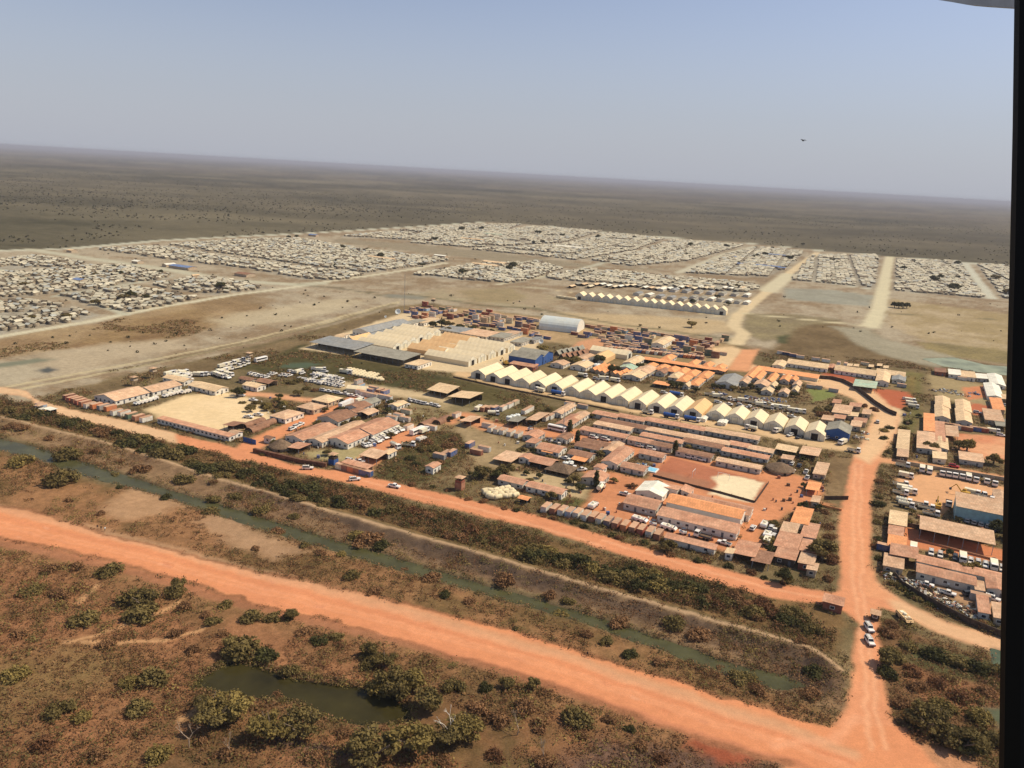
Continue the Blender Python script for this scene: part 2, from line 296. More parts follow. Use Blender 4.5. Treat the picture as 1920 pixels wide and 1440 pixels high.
line([(452, 858), (470, 835), (520, 812), (590, 782), (650, 762), (690, 735)], 11, OR, 2, 0.3, 'dirt_road', 0.6)
line([(648, 890), (690, 858), (760, 822), (800, 800), (830, 790)], 15, (216, 138, 92), 2.5, 0.3, 'dirt_road', 0.6)
line([(870, 780), (920, 800), (1010, 812), (1060, 815), (1100, 812)], 14, (214, 140, 94), 3, 0.3, 'dirt_road', 0.8)
line([(1040, 812), (1150, 835), (1250, 862), (1340, 875), (1440, 893), (1500, 905)], 16, (212, 134, 88), 2.5, 0.3, 'dirt_road', 0.6)
zone([(1085, 880), (1150, 885), (1215, 900), (1235, 862), (1300, 865), (1440, 892), (1490, 890), (1540, 905), (1540, 940), (1565, 945), (1470, 960), (1430, 1000), (1435, 1050), (1370, 1035), (1300, 1020), (1140, 975), (1095, 962), (1090, 950), (1130, 905)], (214, 136, 90), 2.5, 0.35, 'dirt_field', 0.8, 1.0, ((196, 124, 82), 1.2))
zone([(1222, 890), (1258, 857), (1440, 905), (1415, 943)], (186, 112, 78), 1.2, 0.2, 'sports_court', 0.3, 1.0, ((172, 100, 68), 1.3))
zone([(1222, 893), (1240, 884), (1332, 905), (1325, 922)], (170, 112, 80), 3, 0.2, 'sports_court', 1.2)
zone([(1322, 925), (1345, 908), (1332, 895), (1360, 890), (1436, 906), (1413, 941)], (240, 206, 158), 1.5, 0.2, 'sports_court', 1.0)
zone([(272, 768), (345, 742), (425, 736), (455, 742), (505, 768), (512, 788), (470, 802), (410, 812), (320, 795)], (242, 200, 148), 3, 0.2, 'dirt_field', 0.8, 1.0, ((228, 186, 132), 1.0))
zone([(640, 775), (800, 770), (850, 800), (830, 812), (760, 795)], (122, 106, 68), 4, 0.9, None, 1.5, 0.9, ((160, 132, 90), 1.4))
zone([(735, 852), (800, 810), (860, 812), (880, 835), (850, 870), (800, 905), (700, 895), (700, 878)], (92, 80, 46), 3, 1.0, 'grass_field', 1.4, 1.0, ((74, 64, 38), 1.6))
zone([(560, 850), (640, 840), (700, 840), (660, 865), (600, 860)], (172, 146, 98), 2, 0.6, None, 1.0)
zone([(1512, 728), (1555, 732), (1568, 742), (1520, 754)], (126, 122, 66), 2, 0.7, 'grass_field', 1.0)
zone([(1560, 855), (1602, 858), (1592, 936), (1546, 936)], (142, 110, 74), 1.5, 0.7, None, 0.6, 1.0, ((118, 90, 60), 1.6))
zone([(1545, 700), (1580, 698), (1610, 712), (1590, 726), (1545, 716)], (176, 92, 60), 2, 0.3, 'dirt_field', 1.0)
zone([(1640, 728), (1700, 735), (1705, 705), (1718, 705), (1716, 745), (1690, 768), (1660, 760), (1630, 738)], (184, 98, 64), 2, 0.3, 'dirt_field', 1.0)
zone([(1650, 755), (1690, 768), (1690, 795), (1660, 790)], (220, 178, 130), 2.5, 0.3, 'dirt_field', 1.0)
zone([(1640, 700), (1705, 697), (1730, 700), (1725, 790), (1700, 830), (1690, 790), (1715, 745)], (104, 92, 52), 3, 1.0, 'grass_field', 1.2, 0.9, ((136, 116, 66), 1.5))
zone([(1735, 700), (1900, 735), (1900, 780), (1760, 745)], (170, 140, 96), 3, 0.5, None, 1.4, 0.9)
zone([(1805, 728), (1850, 722), (1855, 745), (1820, 752)], (206, 128, 84), 1.5, 0.3)
zone([(1820, 755), (1860, 762), (1860, 780), (1820, 775)], (190, 106, 70), 1.5, 0.3)
zone([(1790, 812), (1900, 820), (1900, 872), (1800, 850)], (206, 118, 78), 2, 0.3, 'dirt_field', 0.8, 1.0, ((226, 160, 112), 1.2))
line([(1650, 862), (1700, 868), (1790, 880), (1930, 905)], 9, (216, 148, 100), 1.5, 0.3, 'dirt_road', 0.5)
zone([(1685, 898), (1750, 885), (1900, 915), (1900, 960), (1800, 945), (1760, 965), (1690, 940)], (222, 158, 108), 2, 0.25, 'dirt_field', 0.8)
zone([(1690, 985), (1900, 1035), (1900, 1060), (1680, 1020)], (208, 126, 82), 1.5, 0.3, 'dirt_field', 0.5)
zone([(1700, 1055), (1800, 1090), (1880, 1120), (1880, 1160), (1800, 1130), (1720, 1080)], (176, 130, 92), 2, 0.5, None, 1.0)
zone([(1850, 1100), (1900, 1110), (1900, 1150), (1860, 1140)], (214, 142, 96), 1.5, 0.3, 'dirt_field', 0.6)
# hedges around the camp, slope of the embankment, river banks
HEDGE_A = [(-300, 700), (0, 745), (100, 775), (300, 815), (460, 868), (620, 905), (760, 940), (1000, 1003), (1250, 1072), (1450, 1118), (1560, 1142), (1590, 1165), (1560, 1235), (1400, 1178), (1200, 1122), (930, 1046), (700, 980), (420, 900), (190, 826), (0, 782), (-300, 720)]
zone(HEDGE_A, (104, 78, 48), 2.5, 1.0, None, 0.8, 1.0, ((128, 94, 58), 1.6))
CREST = [(-300, 715), (0, 786), (190, 832), (420, 906), (700, 986), (930, 1052), (1200, 1130), (1400, 1186), (1520, 1222), (1570, 1262)]
BANK = CREST+[(1585, 1330), (1500, 1322), (1300, 1215), (1180, 1170), (1000, 1110), (800, 1060), (600, 996), (450, 950), (300, 905), (130, 852), (0, 812), (-300, 760)]
zone(BANK, (128, 94, 66), 2, 1.0, None, 0.7, 1.0, ((150, 114, 78), 1.6))
zone([(640, 975), (930, 1058), (1200, 1138), (1400, 1192), (1520, 1232), (1560, 1290), (1520, 1300), (1450, 1250), (1280, 1190), (1050, 1120), (850, 1065), (660, 1000)], (78, 60, 48), 3, 1.0, None, 1.6, 1.0, ((112, 84, 60), 1.8))
line([(440, 916), (700, 992), (930, 1060), (1200, 1138), (1400, 1195)], 5, (88, 68, 54), 2.5, 1.0, None, 1.5, 0.7)
# foreground
FORE = [(-900, 800), (0, 850), (130, 886), (300, 935), (450, 980), (600, 1025), (800, 1085), (1000, 1138), (1180, 1190), (1300, 1240), (1480, 1310), (1580, 1340), (1590, 1440), (1700, 1900), (-900, 1900)]
zone(FORE, (154, 106, 68), 3, 1.0, None, 1.0, 1.0, ((116, 86, 52), 2.0))
zone([(180, 960), (260, 905), (360, 925), (350, 950), (240, 975)], (178, 132, 92), 4, 0.5, None, 1.5, 0.9)
zone([(360, 980), (420, 950), (470, 985), (560, 1020), (600, 1035), (520, 1045), (440, 1020)], (176, 132, 94), 4, 0.5, None, 2.0, 0.85)
zone([(-900, 1040), (0, 1060), (300, 1130), (600, 1190), (900, 1290), (1200, 1380), (1400, 1440), (1500, 1900), (-900, 1900)], (150, 99, 64), 5, 1.0, None, 1.5, 0.9, ((106, 78, 48), 2.2))
zone([(-100, 1240), (0, 1225), (150, 1200), (250, 1230), (200, 1290), (60, 1330), (-100, 1340)], (124, 98, 58), 8, 0.8, None, 2.0, 0.7)
zone([(1100, 1380), (1280, 1395), (1450, 1440), (1500, 1600), (1000, 1600), (1020, 1440)], (112, 82, 64), 4, 1.0, None, 2.0, 0.9, ((90, 66, 54), 1.6))
zone([(1290, 1360), (1360, 1385), (1400, 1425), (1350, 1430), (1280, 1390)], (160, 80, 52), 3, 0.6, None, 1.5, 0.9)
zone([(495, 1372), (560, 1400), (660, 1405), (660, 1440), (560, 1430), (500, 1400)], (90, 72, 62), 3, 1.0, None, 2.0, 0.9)
for l in ([(120, 1202), (200, 1180), (290, 1150), (340, 1128)], [(160, 1200), (300, 1196), (360, 1182), (420, 1160)], [(140, 1130), (180, 1100)], [(340, 1350), (420, 1300), (500, 1280)]): line(l, 1.6, (206, 150, 100), 1.0, 0.4, 'path', 1.0, 0.8)
RR = [(1600, 1175), (1650, 1165), (1700, 1180), (1760, 1205), (1900, 1240), (2500, 1330), (2500, 1900), (1780, 1900), (1740, 1440), (1680, 1390), (1655, 1330), (1660, 1230)]
zone(RR, (136, 96, 62), 2.5, 1.0, None, 1.0, 1.0, ((110, 78, 50), 1.8))
zone([(1690, 1195), (1780, 1215), (1880, 1245), (1900, 1290), (1780, 1265), (1690, 1235)], (84, 78, 46), 2.5, 1.0, 'grass_field', 1.5, 0.9)
zone([(1690, 1245), (1780, 1270), (1880, 1300), (1880, 1350), (1780, 1330), (1700, 1290)], (150, 98, 64), 2.5, 1.0, None, 1.5, 0.8)
zone([(1840, 1320), (1930, 1335), (1930, 1385), (1850, 1350)], (94, 92, 66), 2, 0.3, None, 1.0)
zone([(1690, 1400), (1740, 1390), (1840, 1430), (1900, 1480), (1800, 1480)], (196, 132, 90), 3, 0.6, None, 1.5, 0.9)
# roads in the foreground
ROAD = (226, 142, 97)
line(CREST, 1.7, (186, 144, 104), 0.8, 0.4, 'path', 0.5)
zone([(-60, 720), (0, 726), (45, 733), (66, 750), (95, 757), (250, 793), (430, 836), (560, 872), (640, 884), (760, 908), (900, 943), (1000, 965), (1150, 1010), (1300, 1052), (1450, 1092), (1560, 1112), (1600, 1120), (1580, 1140), (1450, 1122), (1300, 1082), (1150, 1036), (1000, 990), (900, 968), (760, 932), (660, 906), (560, 886), (430, 853), (250, 812), (110, 776), (76, 768), (58, 748), (30, 740), (-60, 732)], (224, 142, 94), 1.2, 0.22, 'camp_road', 0.5, 1.0, ((214, 134, 90), 1.0))
zone([(-60, 720), (0, 726), (45, 733), (66, 750), (95, 757), (250, 793), (330, 812), (330, 832), (250, 812), (110, 776), (76, 768), (58, 748), (30, 740), (-60, 732)], (222, 174, 126), 1.5, 0.22, 'camp_road', 0.5, 0.9)
zone([(1535, 1126), (1572, 1108), (1577, 1080), (1571, 1000), (1576, 950), (1591, 900), (1601, 855), (1632, 800), (1640, 778), (1602, 748), (1545, 726), (1480, 706), (1400, 694), (1410, 684), (1490, 697), (1570, 708), (1642, 735), (1686, 780), (1682, 810), (1652, 850), (1650, 870), (1632, 930), (1632, 1000), (1626, 1060), (1640, 1090), (1690, 1125), (1780, 1168), (1950, 1220), (1950, 1248), (1760, 1186), (1690, 1152), (1650, 1140), (1645, 1180), (1660, 1300), (1680, 1360), (1760, 1440), (1900, 1600), (1300, 1600), (1560, 1362), (1586, 1320), (1597, 1230), (1612, 1170), (1590, 1150)], (226, 146, 98), 1.3, 0.2, 'camp_road', 0.5, 1.0, ((216, 138, 94), 1.0))
zone([(1601, 855), (1632, 800), (1640, 778), (1602, 748), (1545, 726), (1480, 706), (1400, 694), (1410, 684), (1490, 697), (1570, 708), (1642, 735), (1686, 780), (1682, 810), (1652, 850), (1630, 870)], (228, 178, 128), 3, 0.2, 'camp_road', 0.5, 0.9)
zone([(1640, 1090), (1690, 1125), (1780, 1168), (1950, 1220), (1950, 1248), (1760, 1186), (1690, 1152), (1660, 1120)], (222, 168, 120), 2, 0.2, 'camp_road', 0.5, 0.9)
zone([(1362, 694), (1392, 655), (1424, 655), (1402, 697)], (220, 148, 100), 2, 0.25, 'camp_road', 0.5)
zone([(1690, 1128), (1640, 1090), (1630, 1060), (1622, 1080), (1625, 1120)], (226, 150, 102), 2, 0.2, 'camp_road', 0.5)
MR_U = [(-400, 900), (-150, 925), (0, 951), (60, 960), (200, 1003), (350, 1040), (500, 1074), (640, 1106), (800, 1142), (960, 1182), (1100, 1228), (1200, 1260), (1300, 1288), (1400, 1322), (1480, 1352), (1560, 1360), (1600, 1352), (1700, 1360)]
MR_L = [(1760, 1440), (2000, 1640), (1700, 1640), (1480, 1440), (1400, 1412), (1300, 1378), (1200, 1344), (1100, 1308), (1000, 1276), (900, 1246), (800, 1216), (700, 1184), (600, 1154), (500, 1130), (400, 1100), (300, 1076), (200, 1052), (100, 1028), (0, 1008), (-150, 985), (-400, 955)]
zone(MR_U+MR_L, (224, 140, 90), 0.9, 0.2, 'main_road', 0.8, 1.0, ((217, 136, 90), 0.9))
MRC = [(-400, 930), (0, 982), (200, 1028), (500, 1104), (800, 1182), (1100, 1272), (1400, 1372), (1600, 1440)]
for k, (o_, w_, c_, am) in enumerate([(-24, 3.5, (216, 156, 112), .5), (-32, 3, (196, 146, 104), .45), (-12, .7, (206, 124, 84), .5), (-9, .6, (208, 126, 84), .45), (6, .8, (236, 158, 112), .5), (9, .6, (206, 124, 82), .4), (18, .8, (208, 126, 86), .4), (30, 1.6, (204, 122, 84), .5), (38, 3, (176, 110, 76), .6), (-2, .6, (238, 162, 118), .4)]):
    line([(x, y+o_) for x, y in MRC], w_, c_, 1.2, 0.2, None, 0.7, am)
for l in ([(1607, 870), (1597, 960), (1596, 1080), (1612, 1160), (1622, 1300), (1630, 1400)], [(1618, 870), (1610, 960), (1612, 1080), (1626, 1160), (1638, 1300), (1660, 1400)], [(1130, 1014), (1450, 1106), (1560, 1124)], [(660, 896), (900, 955), (1130, 1024)]): line(l, 1.0, (240, 170, 122), 1.0, 0.2, None, 0.6, 0.6)
line([(1607, 1340), (1560, 1390), (1450, 1400)], 2.0, (236, 160, 114), 1.5, 0.2, None, 0.6, 0.6)
for k in range(46):
    f = random.random(); j = min(int(f*7), 6); a, b = MRC[j], MRC[j+1]; u = random.random(); px, py = a[0]+(b[0]-a[0])*u, a[1]+(b[1]-a[1])*u+random.uniform(-26, 30); r = random.uniform(3, 11)
    zone([(px-r, py-r*.12), (px-r*.3, py-r*.3), (px+r, py+r*.2), (px+r*.4, py+r*.4), (px-r*.5, py+r*.2)], random.choice([(200, 118, 78), (238, 164, 120), (206, 130, 92)]), .5, .3, None, 1.0, .55)
line([(x, y-2) for x, y in MR_U if -100 < x < 1500], 1.6, (150, 96, 62), .6, .9, None, 1.0, .7); line([(x, y+1) for x, y in MR_L if -100 < x < 1500], 1.8, (158, 100, 66), .6, .9, None, 1.0, .7)
# relief: low bumps, embankment crest, river and pond beds
RIVER = [(-300, 760), (-100, 800), (0, 822), (60, 836), (130, 856), (300, 910), (450, 955), (600, 1002), (700, 1030), (800, 1062), (900, 1092), (1000, 1118), (1100, 1148), (1180, 1175), (1300, 1216), (1400, 1250), (1470, 1264), (1505, 1282), (1480, 1292), (1400, 1276), (1320, 1250), (1240, 1215), (1170, 1194), (1080, 1160), (1000, 1136), (880, 1104), (800, 1084), (700, 1054), (600, 1022), (450, 978), (300, 928), (200, 900), (130, 882), (60, 858), (0, 844), (-100, 824), (-300, 785)]
POND = [(366, 1282), (378, 1268), (400, 1256), (430, 1242), (470, 1243), (520, 1264), (580, 1276), (630, 1282), (690, 1290), (740, 1308), (766, 1328), (762, 1346), (735, 1352), (690, 1352), (640, 1348), (590, 1330), (560, 1312), (500, 1308), (450, 1300), (400, 1296)]
POOL2 = [(1730, 672), (1790, 670), (1850, 684), (1930, 690), (1960, 712), (1900, 704), (1830, 696), (1770, 686)]
RIVER2 = [(1860, 1215), (1900, 1225), (1980, 1240), (1980, 1268), (1900, 1258), (1862, 1248)]
def hgt(x, y, d=None):
    h = 0.35*fbm(x, y, 9.0, 3)+0.5*fbm(x, y, 45.0, 3); return h
Zg = hgt(Xg, Yg)*np.clip(col[:, 3]*1.3-0.25, 0, 1)*np.clip(1-(Yg-350)/500, 0.1, 1)
P = GP(CREST); i = near_idx(P, 14); d = np.full(len(i), 1e9)
for a, b in zip(P[:-1], P[1:]): d = np.minimum(d, seg_d(Xg[i], Yg[i], a, b))
Zg[i] += 1.5*sstep(1-d/7.0)
WL = {}
for nm, poly, dep in (('river', RIVER, 1.3), ('pond', POND, 1.0), ('pool', POOL2, 0.8), ('creek', RIVER2, 0.9)):
    P = GP(poly); i = near_idx(P, 12); d = sdf(P, Xg[i]+0.5*(Wx[i]-Xg[i]), Yg[i]+0.5*(Wy[i]-Yg[i]))
    WL[nm] = (P, -0.5); s = sstep(0.5-(d+(0.4 if nm == 'river' else -0.6))/4.0); Zg[i] = Zg[i]*(1-s)-dep*s
    wet = sstep(0.5-(d-0.8)/3.0)[:, None]; col[i, :3] = col[i, :3]*(1-wet*0.55)+np.array(alb(92, 74, 54))*wet*0.55
def ground_mat():
    m = bpy.data.materials.new('earth'); m.use_nodes = True; N = m.node_tree.nodes; L = m.node_tree.links; p = N['Principled BSDF']
    p.inputs['Roughness'].default_value = 1.0; p.inputs['Specular IOR Level'].default_value = 0.02
    at = N.new('ShaderNodeAttribute'); at.attribute_name = 'Col'; ge = N.new('ShaderNodeNewGeometry')
    acc = None
    for sc_, lo, hi in ((2.2, 0.72, 1.25), (0.35, 0.78, 1.2), (0.06, 0.86, 1.13)):
        nz = N.new('ShaderNodeTexNoise'); nz.inputs['Scale'].default_value = sc_; nz.inputs['Detail'].default_value = 4; nz.inputs['Roughness'].default_value = 0.7; L.new(ge.outputs['Position'], nz.inputs['Vector'])
        mr = N.new('ShaderNodeMapRange'); mr.inputs['From Min'].default_value = 0.34; mr.inputs['From Max'].default_value = 0.66; mr.inputs['To Min'].default_value = lo; mr.inputs['To Max'].default_value = hi; L.new(nz.outputs['Fac'], mr.inputs[0])
        if acc is None: acc = mr.outputs[0]
        else:
            k = N.new('ShaderNodeMath'); k.operation = 'MULTIPLY'; L.new(acc, k.inputs[0]); L.new(mr.outputs[0], k.inputs[1]); acc = k.outputs[0]
    amt = N.new('ShaderNodeMapRange'); amt.inputs['To Min'].default_value = 0.20; L.new(at.outputs['Alpha'], amt.inputs[0])
    mix = N.new('ShaderNodeMix'); mix.data_type = 'FLOAT'; mix.inputs[2].default_value = 1.0; L.new(amt.outputs[0], mix.inputs[0]); L.new(acc, mix.inputs[3])
    vm = N.new('ShaderNodeVectorMath'); vm.operation = 'SCALE'; L.new(at.outputs['Color'], vm.inputs[0]); L.new(mix.outputs[0], vm.inputs['Scale']); L.new(vm.outputs[0], p.inputs['Base Color'])
    return m
EARTH = ground_mat()
cells = np.arange((NQ-1)*NA).reshape(NQ-1, NA)[:, :-1].ravel()
quads = np.stack([cells, cells+1, cells+NA+1, cells+NA], -1)
# rows run from near to far?  YR is ascending in distance
fl = lay[cells]
for k, nm in enumerate(STR):
    qs = quads[fl == k]
    if len(qs) < 3: continue
    use, inv = np.unique(qs, return_inverse=True); inv = inv.reshape(qs.shape)
    co = np.stack([Xg[use], Yg[use], Zg[use]], -1); cc = col[use]
    if nm == 'ground':      # the same sheet carried on beyond what the photo sees, to the horizon all round
        R = 60000; y0 = YR[0]; y1 = YR[-1]; x0, x1 = aa[0]*y0, aa[-1]*y0; X0, X1 = aa[0]*y1, aa[-1]*y1; n = len(co)
        ex = np.array([(x0, y0, -.3), (x1, y0, -.3), (X1, y1, -.3), (X0, y1, -.3), (-R, -R, -.3), (R, -R, -.3), (R, R, -.3), (-R, R, -.3)])
        co = np.concatenate([co, ex]); cc = np.concatenate([cc, np.repeat(np.array([[*alb(112, 98, 66), 0.9]]), 8, 0)])
        inv = np.concatenate([inv, n+np.array([(4, 5, 1, 0), (5, 6, 2, 1), (6, 7, 3, 2), (7, 4, 0, 3)])])
    me = mesh_np(nm, co, inv, EARTH, smooth=True)
    a = me.attributes.new('Col', 'FLOAT_COLOR', 'POINT'); a.data.foreach_set('color', cc.astype(np.float32).ravel())
    struct(nm, me)
# water
def y_far(P): return P[:, 1].mean() > 450
def water_mat(name, c, rough):
    m = mat(name, c, rough, 0.12, 0.25, scale=0.08); N = m.node_tree.nodes; L = m.node_tree.links
    nz = N.new('ShaderNodeTexNoise'); nz.inputs['Scale'].default_value = 1.2; nz.inputs['Detail'].default_value = 3; b = N.new('ShaderNodeBump'); b.inputs['Strength'].default_value = 0.08; b.inputs['Distance'].default_value = 0.1
    L.new(nz.outputs['Fac'], b.inputs['Height']); L.new(b.outputs[0], N['Principled BSDF'].inputs['Normal']); return m
for nm, poly, zz, c in (('river_water', RIVER, -0.42, alb(84, 76, 44)), ('pond_water', POND, -0.36, alb(62, 52, 24)), ('pond_water', POOL2, -0.3, alb(150, 146, 112)), ('river_water', RIVER2, -0.4, alb(84, 88, 60))):
    P = GP(poly); c_ = P.mean(0)
    ar = sum(P[k][0]*P[(k+1) % len(P)][1]-P[(k+1) % len(P)][0]*P[k][1] for k in range(len(P)))
    if ar < 0: P = P[::-1]
    P = np.array([p+1.2*(lambda e: np.array([e[1], -e[0]])/max(np.hypot(*e), 1e-6))(P[(k+1) % len(P)]-P[k-1]) for k, p in enumerate(P)])
    b = MB(); b.add([(x, y, zz) for x, y in P], [tuple(range(len(P)))]); struct(nm, b.mesh(nm, water_mat(nm, c, 0.45 if y_far(P) else 0.2)))
# height of the built sheet under any point
def ground_z(x, y):
    x = np.asarray(x, float); y = np.asarray(y, float); r = np.clip(np.searchsorted(YR, y), 0, NQ-1); c = np.clip(np.round((x/np.maximum(y, 1)-A0)/da).astype(int), 0, NA-1)
    return Zg[r*NA+c]
def layer_at(x, y):
    r = np.clip(np.searchsorted(YR, y), 0, NQ-1); c = np.clip(np.round((x/np.maximum(y, 1)-A0)/da).astype(int), 0, NA-1); return lay[r*NA+c], col[r*NA+c, 3]
# ------------------------------------------------------------------ palette
DUST = alb(206, 150, 104)
def M_(n, c, **k): return mat(n, alb(*c), **k)
ROOF = {
 'rust': M_('roof_rust', (210, 151, 113), sheets=1.05, dust=alb(178, 106, 72), dusts=.55, var=.14, obj_var=.10, scale=.45),
 'tan': M_('roof_tan', (222, 174, 132), sheets=1.05, dust=alb(198, 138, 96), dusts=.55, var=.12, obj_var=.09, scale=.45),
 'sand': M_('roof_sand', (236, 192, 142), sheets=1.05, dust=alb(214, 162, 114), dusts=.5, var=.10, obj_var=.08, scale=.45),
 'orange': M_('roof_orange', (248, 160, 100), sheets=1.05, dust=alb(226, 144, 92), dusts=.5, var=.08, obj_var=.05, scale=.4),
 'brown': M_('roof_brown', (164, 116, 86), sheets=1.05, dust=alb(140, 92, 66), dusts=.6, var=.18, obj_var=.12, scale=.5),
 'grey': M_('roof_grey', (164, 148, 124), sheets=1.05, dust=alb(140, 122, 98), dusts=.5, var=.12, obj_var=.08, scale=.3),
 'slate': M_('roof_slate', (150, 142, 132), sheets=1.05, dust=alb(170, 150, 126), dusts=.5, var=.12, obj_var=.08, scale=.3),
 'cream': M_('roof_cream', (240, 208, 164), dust=alb(232, 192, 140), dusts=.4, var=.06, obj_var=.05, scale=.3),
 'white': M_('roof_white', (244, 222, 190), sheets=2.5, dust=alb(240, 220, 190), dusts=.4, var=.05, scale=.3),
 'green': M_('roof_green', (176, 190, 156), sheets=1.05, dust=alb(206, 176, 136), dusts=.6, scale=.3),
 'blue': M_('roof_blue', (110, 124, 156), sheets=1.05, dust=alb(150, 146, 140), dusts=.5, scale=.4),
 'thatch': M_('thatch', (140, 108, 80), dust=alb(104, 80, 60), dusts=.7, var=.3, scale=1.5),
 'silver': M_('silver_sheet', (216, 208, 190), dust=alb(226, 200, 160), dusts=.4, var=.06, scale=.25, rough=.45, spec=.5)}
WALL = {
 'white': M_('wall_white', (250, 226, 196), dust=alb(226, 196, 168), dusts=.5, var=.06, obj_var=.05, scale=.5),
 'grey': M_('wall_grey', (212, 192, 168), dust=alb(196, 166, 138), dusts=.5, var=.08, obj_var=.06, scale=.5),
 'blue': M_('wall_blue', (62, 92, 140), dust=alb(110, 110, 130), dusts=.3, scale=.5),
 'green': M_('wall_green', (168, 188, 176), dust=alb(160, 160, 140), dusts=.4, scale=.5),
 'brick': M_('wall_brick', (158, 88, 66), dust=alb(180, 120, 86), dusts=.5, var=.2, scale=1.2),
 'tan': M_('wall_tan', (200, 170, 136), dust=alb(190, 140, 100), dusts=.5, scale=.5),
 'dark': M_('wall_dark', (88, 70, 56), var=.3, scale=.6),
 'cream': M_('wall_cream', (236, 214, 176), dust=alb(220, 180, 136), dusts=.4, scale=.4)}
GLASS = M_('window_glass', (48, 50, 58), rough=.15, spec=.5); DOORM = M_('door_paint', (110, 104, 100), var=.1); TRIM = M_('white_trim', (240, 226, 204), var=.05)
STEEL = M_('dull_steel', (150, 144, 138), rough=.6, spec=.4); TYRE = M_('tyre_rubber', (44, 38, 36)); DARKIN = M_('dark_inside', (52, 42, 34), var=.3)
WOOD = M_('old_wood', (120, 90, 66), var=.25, scale=2)
# ------------------------------------------------------------------ the camp's grid: A runs with the tent row, B away from the camera
GRID = rad(-26.0)
def axes(g=GRID): return np.array([math.cos(g), math.sin(g)]), np.array([-math.sin(g), math.cos(g)])
def foot(L, N, R, g=GRID, minA=2.4, minB=2.4):
    uA, uB = axes(g); n = G(*N); a = max(float((G(*L)-n) @ -uA), minA); b = max(float((G(*R)-n) @ uB), minB)
    c = n-uA*a/2+uB*b/2; return c, a, b
winM = MB().box(-.6, .6, -.05, .02, 0, .9).mesh('window', GLASS); doorM = MB().box(-.45, .45, -.05, .02, 0, 2.0).mesh('door', DOORM)
sashM = MB().box(-.72, .72, -.03, .02, -.12, 1.02).mesh('window_frame', TRIM)
acM = MB().box(-.42, .42, -.36, .02, 0, .6, bev=.06).mesh('air_conditioner', TRIM)
HOUSES = []
def roof_mesh(a, b, h, kind, along, rise, ov, th, m):
    r = MB()
    if along == 'x': W = b/2+ov; Lh = a/2+ov
    else: W = a/2+ov; Lh = b/2+ov
    if kind == 'gable': pr = [(-W, h-ov*.25), (0, h+rise), (W, h-ov*.25), (W, h-ov*.25+th), (0, h+rise+th), (-W, h-ov*.25+th)]
    elif kind == 'mono': pr = [(-W, h), (W, h+rise), (W, h+rise+th), (-W, h+th)]
    elif kind == 'monoback': pr = [(-W, h+rise), (W, h), (W, h+th), (-W, h+rise+th)]
    elif kind == 'flat': pr = [(-W, h), (W, h), (W, h+th*1.5), (-W, h+th*1.5)]
    elif kind == 'arch':
        n = 14; o = [(-(W-ov)*math.cos(math.pi*i/n), h+rise*math.sin(math.pi*i/n)**.8) for i in range(n+1)]; k = [(x*.985, z-.09) for x, z in o[::-1]]; pr = o+k
    if kind == 'hip':
        e = min(W, Lh)*.95; z0 = h-.1
        v = [(-Lh, -W, z0), (Lh, -W, z0), (Lh, W, z0), (-Lh, W, z0), (-Lh+e, 0, h+rise), (Lh-e, 0, h+rise)]
        if along == 'y': v = [(-y, x, z) for x, y, z in v]
        return r.add(v, [(0, 3, 2, 1), (0, 1, 5, 4), (1, 2, 5), (2, 3, 4, 5), (3, 0, 4)]).mesh('roof', m)
    if along == 'x':
        xs = np.linspace(-Lh, Lh, 2); r.along(pr, -Lh, Lh)
    else: r.side(pr, -Lh, Lh)
    # sheets' laps: thin battens across the roof give it seams
    return r.mesh('roof', m)
